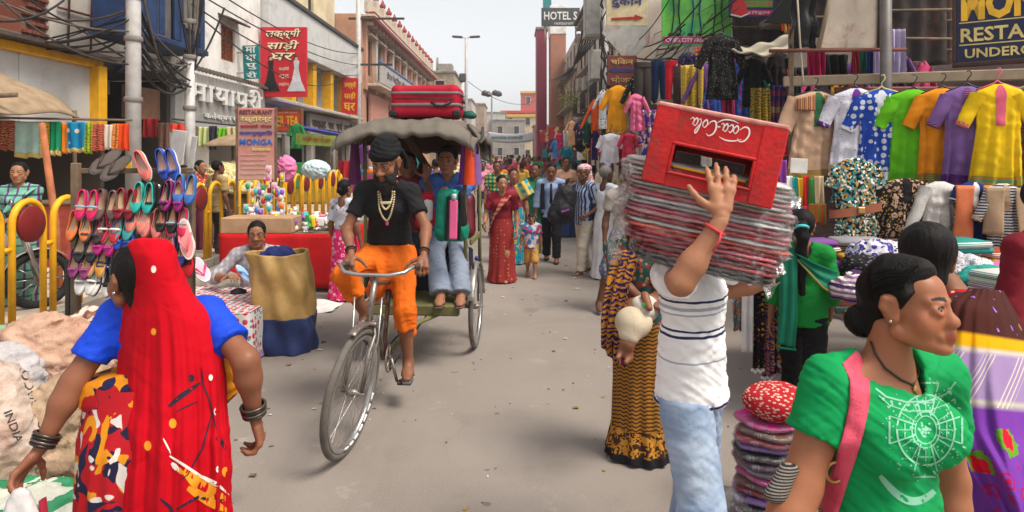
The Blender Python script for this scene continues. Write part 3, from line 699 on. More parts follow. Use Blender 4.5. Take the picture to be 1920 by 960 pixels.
def field(prims,vox,k=.02,subs=(),cuts=()):
 bbs=[_bb(p)for p in prims]
 lo=np.min([b[0]for b in bbs],0)-vox*3;hi=np.max([b[1]for b in bbs],0)+vox*3
 n=np.ceil((hi-lo)/vox).astype(int)+1
 ax=[lo[i]+vox*np.arange(n[i])for i in range(3)]
 F=np.full(n,.08,np.float32)
 def region(b,m):
  i0=np.clip(np.floor((b[0]-m-lo)/vox).astype(int),0,n-1);i1=np.clip(np.ceil((b[1]+m-lo)/vox).astype(int)+1,1,n)
  sl=tuple(slice(i0[i],i1[i])for i in range(3))
  return sl,ax[0][sl[0]][:,None,None],ax[1][sl[1]][None,:,None],ax[2][sl[2]][None,None,:]
 for p,b in zip(prims,bbs):
  sl,X,Y,Z=region(b,k+vox*2)
  d=_sd(p,X,Y,Z);f=F[sl]
  h=np.maximum(k-np.abs(d-f),0)/k
  F[sl]=np.minimum(d,f)-h*h*k*.25
 for(p,kk)in subs:
  sl,X,Y,Z=region(_bb(p),kk+vox*2)
  d=-_sd(p,X,Y,Z);f=F[sl];h=np.maximum(kk-np.abs(d-f),0)/kk
  F[sl]=np.maximum(d,f)+h*h*kk*.25
 X,Y,Z=ax[0][:,None,None],ax[1][None,:,None],ax[2][None,None,:]
 for(pt,nr)in cuts: # keep the side the normal points away from
  F=np.maximum(F,(X-pt[0])*nr[0]+(Y-pt[1])*nr[1]+(Z-pt[2])*nr[2])
 return F,lo,vox
def nets(F,lo,h):
 s=F<0;nx,ny,nz=F.shape
 cnt=np.zeros((nx-1,ny-1,nz-1),np.int8)
 for i in(0,1):
  for j in(0,1):
   for k in(0,1):cnt+=s[i:nx-1+i,j:ny-1+j,k:nz-1+k]
 act=(cnt>0)&(cnt<8);ijk=np.argwhere(act)
 idx=np.full(act.shape,-1,np.int64);idx[act]=np.arange(len(ijk))
 P=np.zeros((len(ijk),3));N=np.zeros(len(ijk))
 cor={}
 for c in range(8):
  o=(c&1,c>>1&1,c>>2&1);cor[o]=F[ijk[:,0]+o[0],ijk[:,1]+o[1],ijk[:,2]+o[2]]
 for o in cor:
  for a in range(3):
   if o[a]==0:
    q=list(o);q[a]=1;q=tuple(q);fa,fb=cor[o],cor[q]
    m=(fa<0)!=(fb<0);t=fa[m]/(fa[m]-fb[m])
    p=np.tile(np.array(o,float),(m.sum(),1));p[:,a]+=t
    P[m]+=p;N[m]+=1
 V=lo+h*(ijk+P/np.maximum(N,1)[:,None])
 Q=[]
 for a in range(3):
  b,c=(a+1)%3,(a+2)%3
  s0=[slice(None)]*3;s1=[slice(None)]*3;s0[a]=slice(0,-1);s1[a]=slice(1,None)
  e=s[tuple(s0)]!=s[tuple(s1)]
  g=np.argwhere(e);sh=np.array(act.shape)
  g=g[(g[:,b]>=1)&(g[:,c]>=1)&(g[:,b]<sh[b])&(g[:,c]<sh[c])]
  ins=s[tuple(s0)][g[:,0],g[:,1],g[:,2]]
  def id_(db,dc):
   q=g.copy();q[:,b]-=db;q[:,c]-=dc;return idx[q[:,0],q[:,1],q[:,2]]
  q=np.stack([id_(1,1),id_(0,1),id_(0,0),id_(1,0)],1)
  q[~ins]=q[~ins][:,::-1];Q.append(q)
 return V,np.concatenate(Q)
def relax(V,F,it=1,lam=.5):
 a=np.concatenate([F[:,i]for i in range(4)]+[F[:,i]for i in range(4)]);b=np.concatenate([F[:,(i+1)%4]for i in range(4)]+[F[:,i-1]for i in range(4)])
 cn=np.bincount(a,minlength=len(V))[:,None].clip(1)
 for _ in range(it):
  S=np.stack([np.bincount(a,V[b,i],len(V))for i in range(3)],1)/cn;V=V+(S-V)*lam
 return V
def normals(V,F):
 n=np.cross(V[F[:,2]]-V[F[:,0]],V[F[:,3]]-V[F[:,1]]);N=np.zeros_like(V)
 for i in range(3):N[:,i]=sum(np.bincount(F[:,j],n[:,i],len(V))for j in range(4))
 return N/(np.linalg.norm(N,axis=1)[:,None]+1e-12)
def blob(prims,vox,k=.02,subs=(),cuts=(),it=1):
 F,lo,h=field(prims,vox,k,subs,cuts);V,Q=nets(F,lo,h);return relax(V,Q,it,.5),Q
def fbm(P,sc,seed=0,oct=3):
 """cheap smooth noise from warped sines, about -1..1; sc = (sx, sy, sz) wave numbers"""
 r=np.random.RandomState(seed);P=P*np.array(sc);out=np.zeros(len(P));a=1.0;tot=0
 for o in range(oct):
  for _ in range(3):
   d=r.normal(size=3);d/=np.linalg.norm(d);e=r.normal(size=3)
   out+=a/3*np.sin((P@d)*(1.9**o)+r.uniform(0,6.28)+1.3*np.sin((P@e)*.7*(1.9**o)+r.uniform(0,6.28)));
  tot+=a*.6;a*=.55
 return out/tot
def folds(V,F,amp,sc,seed=0,mask=None):
 """long creases: two tilted families of ridges that take turns over the surface"""
 N=normals(V,F);lo,hi=min(sc),max(sc);q=np.array((lo*.55,lo*.55,hi));n=[]
 for k,a in enumerate((.55,-.5)):
  R=np.array(rotm(a*.6,a,.4*a));f=fbm(V@R,q,seed+7*k,2);n.append(.55*(1-2*np.abs(f)**.75)+.45*f)
 m=.5+.5*np.clip(1.6*fbm(V,(7,7,7),seed+3,2),-1,1);d=amp*(n[0]*m+n[1]*(1-m))
 if mask is not None:d=d*mask
 return V+N*d[:,None]
def wrinkle(V,F,amp,sc,seed=0,sharp=True,mask=None):
 n=fbm(V,sc,seed)
 if sharp:n=1-2*np.abs(n)**.8
 N=normals(V,F);a=amp if mask is None else(amp*mask)[:,None]
 return V+N*(n[:,None]*a)

def ik(a,c,l1,l2,hint):
 a,c,hint=Vector(a),Vector(c),Vector(hint);d=c-a;L=max(.02,min(d.length,(l1+l2)*.998));u=d.normalized()
 x=(l1*l1-l2*l2+L*L)/(2*L);r=math.sqrt(max(l1*l1-x*x,0));p=hint-u*hint.dot(u)
 p=p.normalized()if p.length>1e-6 else Vector((0,1,0))
 return a+u*x+p*r,a+u*L

def skeleton(h,fem=False,pelvis=None,lean=(0,0),twist=0,hands=None,feet=None,elbow=None,knee=None,curve=0,sw=1.0):
 """joints of a figure facing -Y; its left is +X. lean = (forward, to its left) angles; hands / feet = targets"""
 J={};hands=hands or{};feet=feet or{};elbow=elbow or{};knee=knee or{}
 pel=Vector(pelvis or(0,0,.53*h));J['pel']=pel
 R=rotm(lean[0],lean[1],0)@rotm(z=twist);R2=rotm(lean[0]+curve,lean[1],0)@rotm(z=twist);J['R']=R;J['R2']=R2
 J['wst']=pel+rotm(lean[0]*.6,lean[1]*.6)@Vector((0,0,.09*h))
 J['chs']=J['wst']+R@Vector((0,0,.12*h));J['nck']=J['chs']+R2@Vector((0,.012*h,.09*h))
 J['hed']=J['nck']+R2@Vector((0,-.018*h,.105*h))
 for s,k in(('L',1),('R',-1)):
  sh=J['chs']+R2@Vector((k*(.100 if fem else.112)*h*sw,.005*h,.062*h));hp=pel+rotm(0,lean[1]*.3,twist*.3)@Vector((k*.052*h,0,-.015*h))
  J['sh'+s]=sh;J['hp'+s]=hp
  t=hands.get(s,sh+R@Vector((k*.05*h,-.03*h,-.315*h)))
  e,w=ik(sh,t,.175*h,.150*h,elbow.get(s,R@Vector((k*.35,1,-.2))))
  J['el'+s]=e;J['wr'+s]=w
  f=feet.get(s,(k*.055*h,0,.045*h))
  kn,an=ik(hp,f,.245*h,.235*h,knee.get(s,(0,-1,0)));J['kn'+s]=kn;J['an'+s]=an
 J['h']=h;return J

def hand_prims(w,f,n,s=1.0,curl=(.35,.5,.4),spread=.12,thumb=1,tcurl=.4,tout=.75):
 """palm, four fingers and a thumb. w wrist, f along the fingers, n out of the palm; thumb = side (+1: f x n)"""
 f=Vector(f).normalized();n=Vector(n);n=(n-f*n.dot(f)).normalized();t=f.cross(n)*thumb
 w=Vector(w);P=[];kn=w+f*.088*s
 P.append(cone(w,w+f*.03*s+t*.004*s,.020*s,.026*s,t,.65));P.append(cone(w+f*.03*s+t*.012*s,kn+t*.022*s,.021*s,.017*s,t,.75));P.append(cone(w+f*.03*s-t*.010*s,kn-t*.022*s,.021*s,.015*s,t,.75))
 for i,(off,ln)in enumerate(((.031,.9),(.0105,1.02),(-.0105,.95),(-.030,.76))):
  c=curl[i]if isinstance(curl[0],(tuple,list))else curl
  p=kn+t*off*s-f*abs(off)*.15*s;a=(off/.031)*spread;d=(f+t*a).normalized();ang=0
  for j,(l,r)in enumerate(((.042,.0088),(.026,.0080),(.021,.0070))):
   ang+=c[j];q=p+(d*math.cos(ang)+n*math.sin(ang))*l*ln*s;P.append(cone(p,q,r*s,r*.92*s));p=q
 p=w+f*.025*s+t*.022*s;d=(f*(1-tout)+t*tout+n*tcurl*.6).normalized()
 for j,(l,r)in enumerate(((.042,.0125),(.032,.0100),(.026,.0088))):
  q=p+d*l*s;P.append(cone(p,q,r*s,r*.92*s));p=q;d=(d+f*.35+n*tcurl*.45).normalized()
 return P

def body_prims(J,g=1.0,fem=False,arm=1.0,leg=1.0,bust=1.0,foot=None):
 """groups of primitives by region"""
 h=J['h'];s=h/1.65;R=J['R'];sx=R@Vector((1,0,0));fw=R@Vector((0,-1,0));G={}
 pel,wst,chs,nck=J['pel'],J['wst'],J['chs'],J['nck']
 T=[cone(pel-Vector((0,0,.02*s)),wst,(.150 if fem else.140)*s*g,(.118 if fem else.130)*s*g,sx,.74),
 cone(wst,chs,(.118 if fem else.130)*s*g,(.132 if fem else.148)*s*g,sx,.72),
 cone(chs,chs+(nck-chs)*.55,(.132 if fem else.150)*s*g,.10*s*g,sx,.68),
 cone(J['shL'],J['shR'],.044*s,.044*s)]
 for k in 'LR':T.append(cone(J['nck']+(J['hed']-J['nck'])*.15,J['sh'+k],.042*s,.045*s))
 if fem:
  for k in(1,-1):T.append(ball(chs+sx*.068*k*s*g+fw*.080*s*g-R@Vector((0,0,.005)),(.056*s*bust,.055*s*bust,.058*s*bust)))
 G['torso']=T;G['neck']=[cone(nck-(J['hed']-nck)*.2,nck+(J['hed']-nck)*.75,.056*s*(.9 if fem else 1.05),.050*s*(.9 if fem else 1.05))]
 for k in 'LR':
  G['ua'+k]=[cone(J['sh'+k],J['el'+k],.045*s*arm,.037*s*arm)]
  m=J['el'+k]+(J['wr'+k]-J['el'+k])*.3
  G['fa'+k]=[cone(J['el'+k],m,.038*s*arm,.038*s*arm),cone(m,J['wr'+k],.038*s*arm,.024*s*(arm*.4+.6))]
  G['th'+k]=[cone(J['hp'+k],J['kn'+k],.086*s*leg,.054*s*leg)]
  m=J['kn'+k]+(J['an'+k]-J['kn'+k])*.35
  G['ca'+k]=[cone(J['kn'+k],m,.052*s*leg,.053*s*leg),cone(m,J['an'+k],.053*s*leg,.034*s*leg)]
  fd=Vector((foot or{}).get(k,(0,-1,0))).normalized();an=J['an'+k]
  side=fd.cross(Vector((0,0,1)))
  G['ft'+k]=[cone(an-fd*.03*s-Vector((0,0,.035*s)),an+fd*.07*s-Vector((0,0,.040*s)),.032*s,.036*s,side,.75),
  cone(an-Vector((0,0,.0)),an+fd*.08*s-Vector((0,0,.04*s)),.034*s,.026*s),cone(an+fd*.07*s-Vector((0,0,.042*s)),an+fd*.15*s-Vector((0,0,.048*s)),.040*s,.030*s,side,.55)]
 return G

def head_prims(fem=False,jaw=1.0,nose=1.0,full=1.0,ears=True):
 P=[ball((0,.016,.028),(.072,.090,.082)),ball((0,-.030,-.026),(.058*full,.062,.088)),ball((0,-.045,.035),(.056,.045,.05))]
 for k in(1,-1):
  P+=[cone((k*.050*full,.005,-.062),(k*.016,-.068,-.098),.022,.018*jaw),ball((k*.038*full,-.050,-.034),(.028*full,.024,.034)if fem else(.024*full,.024,.026)),
  cone((k*.048,-.066,.020),(k*.012,-.086,.016),.0075 if fem else.012,.0075 if fem else.0115)]
  P+=[cone((k*.018,-.086,.0005),(k*.032,-.0905,.0065),.0030,.0038),cone((k*.032,-.0905,.0065),(k*.047,-.079,.0005),.0038,.0030),
  cone((k*.020,-.086,-.004),(k*.033,-.0885,-.0085),.0030,.0034),cone((k*.033,-.0885,-.0085),(k*.046,-.079,-.003),.0034,.0030)]
  P+=[ball((k*.0135*nose,-.097,-.0395),(.0090*nose,.011,.0085))]
  if ears:
   P+=[cone((k*.072,.006,.018),(k*.080,.022,.022),.006,.006),cone((k*.080,.022,.022),(k*.082,.028,.002),.006,.006),cone((k*.082,.028,.002),(k*.074,.010,-.030),.006,.008),cone((k*.072,.006,.018),(k*.072,.008,-.022),.006,.007),ball((k*.074,.014,-.004),(.005,.016,.026))]
 P+=[cone((0,-.084,.010),(0,-.108+.10*(1-nose)*.4,-.030),.0080,.0115*nose),ball((0,-.1095+.10*(1-nose)*.4,-.0345),(.0125*nose,.012*nose,.0105)),
 ball((0,-.080,-.103),(.019*jaw,.017,.016)),
 cone((-.024,-.080,-.068),(-.005,-.0945,-.0635),.0045,.0062),cone((.024,-.080,-.068),(.005,-.0945,-.0635),.0045,.0062),cone((-.005,-.0945,-.0635),(.005,-.0945,-.0635),.006,.006),
 cone((-.020,-.080,-.0745),(0,-.092,-.077),.0050,.0078),cone((.020,-.080,-.0745),(0,-.092,-.077),.0050,.0078)]
 return P
def skin_mat():
 t=NT('skin');a=t.n('ShaderNodeAttribute',attribute_name='Col');co=t.coord();c0=a.outputs['Color']
 c=t.mix(t.step(t.noise(co,9,4),.32,.7),t.mix(.15,c0,(.05,.015,.008)),c0);c=t.mix(t.math('MULTIPLY',t.step(t.noise(co,55,4,.65),.5,.72),.22),c,(.30,.10,.06))
 c=t.mix(t.math('MULTIPLY',t.math('LESS_THAN',t.voro(co,90),.08),.2),c,(.04,.015,.01))
 t.bump(t.math('ADD',t.noise(co,60,3),t.math('MULTIPLY',t.noise(co,420,2),.7)),.16,.003)
 return t.fin(c,t.ramp(t.noise(co,24,3),[(.3,.42),(.7,.62)]),0,.32)
SKIN=skin_mat()
HAIRM=None
def hair_mat():
 global HAIRM
 if HAIRM:return HAIRM
 t=NT('black_hair');co=t.coord('Object',(1,1,.18));nz=t.noise(co,240,3,.6,.3)
 t.bump(nz,.6,.004);HAIRM=t.fin(t.mix(nz,(.003,.0025,.0025),(.012,.010,.009)),.55,0,.12);return HAIRM
def mat3(R):return np.array(R)
def head_mesh(J,yaw=0,pitch=0,roll=0,vox=.0035,fem=False,skin=(.25,.13,.08),sc=1.0,brows=True,**kw):
 """returns vertices, faces, colours of the head in the figure's frame, plus its transform"""
 V,F=blob(head_prims(fem,**kw),vox,.016 if vox<.006 else.02,subs=[(ball((k*.033,-.104,.0),(.018,.015 if fem else.018,.0110)),.014)for k in(1,-1)],it=1)
 col=np.tile(np.array(skin),(len(V),1));x,y,z=V.T
 front=y<-.04
 lip=front&(((x/.027)**2+((z+.0695)/.0125)**2)<1)&(y<-.072);col[lip]=np.array(skin)*np.array([.85,.55,.55])
 ax=np.abs(x)
 if brows:
  bz=.0225+.004*np.sin((ax-.012)/.04*PI*.7);br=front&(ax>.012)&(ax<.052)&(np.abs(z-bz)<.0048*(1.15-(ax-.012)/.06)+vox*.2);col[br]=(.012,.009,.008)
 lash=front&(ax>.018)&(ax<.048)&(np.abs(z-(.0055-.004*((ax-.032)/.015)**2))<.0028)&(y<-.07);col[lash]=(.012,.009,.008)
 ck=front&(z<.0)&(z>-.05);col[ck]*=np.array([1.06,.98,.97])
 R=rotm(z=yaw)@rotm(x=pitch)@rotm(y=roll);T=lambda v:(np.asarray(v)*sc)@mat3(R).T+A3(J['hed'])
 return T(V),F,col,T,R
def eyes(T,R,look=0.0,sc=1.0,ks=(1,-1)):
 Vs,Fs,Cs=[],[],[];b=0
 for k in ks:
  c=np.array((k*.0325,-.0772,-.001));n=14;th=np.linspace(0,PI,n+1);ph=np.linspace(0,2*PI,2*n,endpoint=False)
  g=np.stack([(np.sin(th)[:,None]*np.cos(ph)[None]),(np.sin(th)[:,None]*np.sin(ph)[None]),np.repeat(np.cos(th)[:,None],2*n,1)],-1).reshape(-1,3)
  V=c+.0125*g;d=np.array((math.sin(look),-math.cos(look),-.05));cs=g@d
  col=np.where((cs>.93)[:,None],(.006,.005,.005),np.where((cs>.86)[:,None],(.03,.015,.01),(.36,.31,.28)))
  q=np.array([(i*2*n+j,(i+1)*2*n+j,(i+1)*2*n+(j+1)%(2*n),i*2*n+(j+1)%(2*n))for i in range(n)for j in range(2*n)])
  Vs.append(T(V));Fs.append(q+b);Cs.append(col);b+=len(V)
 return np.concatenate(Vs),np.concatenate(Fs),np.concatenate(Cs)
def join(parts):
 Vs,Fs,Cs=[],[],[];b=0
 for V,F,c in parts:Vs.append(V);Fs.append(F+b);Cs.append(c);b+=len(V)
 return np.concatenate(Vs),np.concatenate(Fs),np.concatenate(Cs)

EYEM=attr_mat('eye',rough=.15,spec=.6,bump=0,var=0)
def make_body(root,J,G,vox=.012,hv=.006,skin=(.25,.13,.08),fem=False,head=None,hands=None,detail=True,feet=True,sc=None,skip=(),k=.03):
 """one skin surface: trunk and limbs, with finer patches for head and hands let into it"""
 sc=sc or J['h']/1.65*1.06;hd=dict(head or{});P=[]
 for key,pr in G.items():
  if key in skip or(not feet and key[:2]=='ft'):continue
  P+=[shape(p,-.010)for p in pr]if key=='torso' else pr
 V,F=blob(P,vox,k,it=2);parts=[(V,F,np.tile(np.array(skin),(len(V),1)))]
 hV,hF,hc,T,R=head_mesh(J,vox=hv,fem=fem,skin=skin,sc=sc,**hd);parts.append((hV,hF,hc))
 hands=hands or{}
 for s in 'LR':
  if s+'off' in hands:continue
  w,e=Vector(J['wr'+s]),Vector(J['el'+s]);f0=(w-e).normalized();hs=hands.get(s,{})
  f=hs.get('f',f0);n=hs.get('n',Vector((-1 if s=='L' else 1,0,0))if abs(f0.z)>.5 else Vector((0,0,-1)))
  f_,n_=Vector(f).normalized(),Vector(n);t=f_.cross(n_);th=hs.get('thumb')
  if th is None:th=1 if t.dot(Vector((0,-1,0)))>0 else-1
  pr=hand_prims(w+f0*.004,f_,n_,sc*hs.get('s',1.0),hs.get('curl',(.35,.5,.4)),hs.get('spread',.12),th,hs.get('tcurl',.4),hs.get('tout',.75))
  pr.append(cone(w-f0*.03,w+f_*.01,.022*sc,.020*sc))
  v,q=blob(pr,hs.get('vox',max(.006,vox*.72)),.010,it=1);cc=np.tile(np.array(skin),(len(v),1))
  parts.append((v,q,cc))
 V,F,c=join(parts);o=mesh_np('body',V,F,SKIN,root,col=c)
 if detail:
  for k in(1,-1):
   ev,ef,ec=eyes(T,R,0,sc,(k,));mesh_np('eye',ev,ef,EYEM,root,col=ec)
 return o,T,R
def garb(root,name,prims,mat,vox=.012,k=.03,wr=.004,wsc=(14,14,30),seed=1,subs=(),cuts=(),it=2,mask=None,post=None):
 """a garment: inflated primitives, folds pressed into the surface"""
 V,F=blob(prims,vox,k,subs,cuts,it)
 if wr:
  V=folds(V,F,wr*.9,(20,20,48),seed,None if mask is None else mask(V));V=folds(V,F,wr*.75,(40,40,92),seed+31)
  if vox<.0095:V=folds(V,F,wr*.32,(80,80,190),seed+57)
 if post:V=post(V,F)
 return mesh_np(name,V,F,mat,root)
def shirt_prims(G,infl=.016,sleeve=.6,loose=.012,J=None,hem=None):
 P=[shape(p,infl)for p in G['torso']]
 for s in 'LR':
  a=G['ua'+s][0];r0,r1=a[3]+loose,a[4]+loose+.008
  if sleeve<=1:P.append(('c',a[1],a[1]+(a[2]-a[1])*sleeve,r0,r0+(r1-r0)*sleeve+.004,None,1,1))
  else:
   P.append(('c',a[1],a[2],r0,r1,None,1,0));f0,f1=G['fa'+s];q=f0[1]+(f1[2]-f0[1])*(sleeve-1)
   P.append(('c',f0[1],q,r1,r1-.006,None,1,1))
 if hem is None:a=G['torso'][0];P.append(('c',a[2],a[1]+(a[1]-a[2])*.6,a[4]+infl,a[3]+infl+.016,a[5],a[6],1))
 else:
  p,r0,r1,fl=hem;a=G['torso'][0];P.append(('c',a[2],A3(p),a[4]+infl,r1,a[5],fl,1))
 return P
def leg_prims(G,infl=.02,end=1.0,widen=.0):
 P=[shape(G['torso'][0],infl*.7)]
 for s in 'LR':
  t=G['th'+s][0];c0,c1=G['ca'+s];P.append(('c',t[1],t[2],t[3]+infl*.6,t[4]+infl,None,1,0))
  q=c0[1]+(c1[2]-c0[1])*end;P.append(('c',c0[1],q,t[4]+infl,(c1[4]+infl+.012)*(1+widen),None,1,1))
 return P
def hair_cap(root,T,sc,kind='short',mat=None,vox=.006,name='hair',front=.055,low=-.02,infl=.011,extra=(),seed=3,wr=.0022,part=0):
 """hair shell over the skull; front = hairline height over the eyes, low = where it ends at the back"""
 P=[ball((0,.020,.034),(.072+infl,.088+infl,.080+infl))]
 if low<-.03:P.append(cone((0,.05,.0),(0,.055,low),.066,.056,(1,0,0),.8))
 P+=list(extra)
 a=math.atan2(front+.03,.10);nr=np.array((0,-math.cos(.55),-math.sin(.55)))
 cuts=[((0,-.052,front),nr)]if kind!='full' else[]
 V,F=blob(P,vox,.02,subs=[(ball((0,-.075,-.03),(.066,.075,.085)),.015)],cuts=[((0,-.058,front),(0,-.75,-.66)),((0,0,low-.06),(0,0,-1))],it=1)
 N=normals(V,F);n=fbm(V,(150,150,26),seed,3);V=V+N*(n*wr)[:,None]
 return mesh_np(name,T(V),F,mat or hair_mat(),root)
def skirt(root,name,mat,rows,n=96,pleats=14,amp=.02,seed=1,start=.15,cap=True,nv=40,drop=None):
 """draped column: rows = (x, y, z, half width x, half depth y) from top to hem"""
 rw=np.array(rows,float);t=np.linspace(0,1,len(rw));r=np.random.RandomState(seed);ph=r.uniform(0,6.28,4)
 tt=np.linspace(0,1,nv+1);S=np.stack([np.interp(tt,t,rw[:,i])for i in range(5)],1)
 th=np.linspace(0,2*PI,n,endpoint=False);V=[]
 for j,q in enumerate(tt):
  w=max(0,(q-start)/(1-start));f=np.sin(pleats*th+ph[0]+.8*np.sin(3*th+ph[1])+.5*math.sin(3*q+ph[2]))
  f=np.sign(f)*np.abs(f)**.7;f2=np.sin(pleats*.37*th.round(3)+ph[3]+4*q)
  k=1+amp*w*(f+.4*f2)/max(.08,S[j,3])
  V.append(np.stack([S[j,0]+S[j,3]*k*np.cos(th),S[j,1]+S[j,4]*k*np.sin(th),np.full(n,S[j,2])+.006*w*f],1))
 V=np.concatenate(V);F=np.array([(j*n+i,(j+1)*n+i,(j+1)*n+(i+1)%n,j*n+(i+1)%n)for j in range(nv)for i in range(n)])[:,::-1]
 return mesh_np(name,V,F,mat,root)
def strip(root,name,mat,A,B,nu=24,nv=60,folds=4,amp=.012,seed=1,bulge=None,thick=.004):
 """cloth between two edge lines A and B (lists of points), with lengthwise folds"""
 def rs(P,m):
  P=np.array([tuple(p)for p in P],float)
  d=np.r_[0,np.cumsum(np.linalg.norm(np.diff(P,axis=0),axis=1))];d/=d[-1];t=np.linspace(0,1,m)
  # smooth through the points
  Q=np.stack([np.interp(t,d,P[:,i])for i in range(3)],1)
  for _ in range(max(2,m//12)):Q[1:-1]=Q[1:-1]*.5+.25*(Q[:-2]+Q[2:])
  return Q
 a,b=rs(A,nv+1),rs(B,nv+1);u=np.linspace(0,1,nu+1);r=np.random.RandomState(seed);ph=r.uniform(0,6.28,3)
 V=a[:,None]*(1-u)[None,:,None]+b[:,None]*u[None,:,None]
 du=b-a;dv=np.gradient((a+b)/2,axis=0);N=np.cross(du,dv);N/=np.linalg.norm(N,axis=1)[:,None]+1e-9
 v=np.linspace(0,1,nv+1)
 f=np.sin(folds*2*PI*u[None]+ph[0]+1.1*np.sin(2.2*v[:,None]+ph[1]))+.45*np.sin(folds*4.3*u[None]+ph[2]+2.5*v[:,None])
 off=amp*f
 if bulge is not None:off=off+bulge(u[None],v[:,None])
 V=V+N[:,None]*off[...,None]
 F=np.array([(j*(nu+1)+i,j*(nu+1)+i+1,(j+1)*(nu+1)+i+1,(j+1)*(nu+1)+i)for j in range(nv)for i in range(nu)])
 o=mesh_np(name,V.reshape(-1,3),F,mat,root)
 if thick:
  md=o.modifiers.new('s','SOLIDIFY');md.thickness=thick;md.offset=0
 return o
def decal(root,target,name,mat,polys,origin,ex,ey,lift=.0012):
 """flat print laid on a surface: polys = (points, faces) in print coordinates, dropped along -(ex x ey) onto the target mesh"""
 me=target.data;bv=BVHTree.FromPolygons([v.co for v in me.vertices],[list(p.vertices)for p in me.polygons])
 o=Vector(origin);ex=Vector(ex).normalized();ey=Vector(ey).normalized();n=ex.cross(ey);m=MB()
 for pts,fs in polys:
  vs=[]
  for(u,v)in pts:
   s=o+ex*u+ey*v+n*.35;hit=bv.ray_cast(s,-n,.8);vs.append((hit[0]+n*lift)if hit[0]is not None else None)
  ok=[f for f in fs if all(vs[i]is not None for i in f)]
  m.add([v if v is not None else(0,0,0)for v in vs],ok,0,True)
 return m.build(name,mat,root)
def stroke(pts,w,n=None,closed=False,step=.012):
 """a 2D brush line as (points, faces)"""
 P=[np.array(p,float)for p in pts];Q=[]
 if closed:P.append(P[0])
 for a,b in zip(P[:-1],P[1:]):
  k=max(1,int(np.linalg.norm(b-a)/step))
  for i in range(k):Q.append(a+(b-a)*i/k)
 Q.append(P[-1]);Q=np.array(Q);t=np.gradient(Q,axis=0)if len(Q)>1 else np.array([[1,0]]);t/=np.linalg.norm(t,axis=1)[:,None]+1e-9
 nn=np.stack([-t[:,1],t[:,0]],1);ws=np.full(len(Q),w)if not callable(w)else np.array([w(i/(len(Q)-1))for i in range(len(Q))])
 L=Q+nn*ws[:,None]/2;Rr=Q-nn*ws[:,None]/2;m=len(Q)
 return[tuple(p)for p in L]+[tuple(p)for p in Rr],[(m+i,m+i+1,i+1,i)for i in range(m-1)]
def disc(c,r,n=14,ry=None):
 ry=ry or r
 return[tuple(c)]+[(c[0]+r*math.cos(2*PI*i/n),c[1]+ry*math.sin(2*PI*i/n))for i in range(n)],[(0,1+i,1+(i+1)%n)for i in range(n)]
def arc(c,r,a0,a1,n=24):return[(c[0]+r*math.cos(a0+(a1-a0)*i/n),c[1]+r*math.sin(a0+(a1-a0)*i/n))for i in range(n+1)]
# shared meshes with a colour per object
def mesh_of(m,name):
 o=m.build(name,M('blank',(.5,.5,.5)));me=o.data;bpy.data.objects.remove(o);return me
def inst(me,name,mat,parent=None,loc=None,rot=None,scale=None):
 o=bpy.data.objects.new(name,me);link(o,parent);o.material_slots[0].link='OBJECT';o.material_slots[0].material=mat
 if loc is not None:o.location=loc
 if rot is not None:o.rotation_euler=rot
 if scale is not None:o.scale=scale
 return o
RUST=M('dark_iron',C(70,62,58,.7),.6);WOOD=M('grey_wood',C(132,110,88,.7),.85,var=.3,vs=9,dirt=C(70,58,48),da=.4,ds=7)
# yellow railing: hoops set along the kerb
AW,AH=.40,1.16
ap=[(0,-AW/2,0),(0,-AW/2,AH-AW/2)]+[(0,-AW/2*math.cos(a),AH-AW/2+AW/2*math.sin(a))for a in[PI*i/10 for i in range(1,10)]]+[(0,AW/2,AH-AW/2),(0,AW/2,0)]
hoop=mesh_of(MB().tube(ap,.032,10),'hoop');stub=mesh_of(MB().tube([(0,-.08,0),(0,.08,0)],.024,8),'stub')
dsc=mesh_of(MB().lathe([(0,.02),(.17,.02),(.178,.012),(.178,-.012),(.17,-.02),(0,-.02)],24,(0,0,0),rotm(0,PI/2,0)),'disc')
MAROON=M('maroon_disc',C(122,20,18),.6,var=.12)
for(y0,n,lab,dk)in((4.9,4,'yellow hoop railing beside the motorcycle at the left edge',(2,)),(9.35,4,'yellow hoop railing between the shoe rack and the toy stall',(0,)),(11.6,11,'yellow hoop railing receding behind the toy stall',(1,3,5,7,9))):
 r=thing('railing',lab,'railing',(-4.68,y0,.13),0,'yellow railings along the left kerb')
 for i in range(n):
  y=i*.535+.22;inst(hoop,'hoop',YEL,r,(0,y,0))
  if i<n-1:inst(stub,'link_bar',YEL,r,(0,y+.2675,.72))
  if i in dk:inst(dsc,'disc',MAROON,r,(.03,y,AH-AW/2-.02))
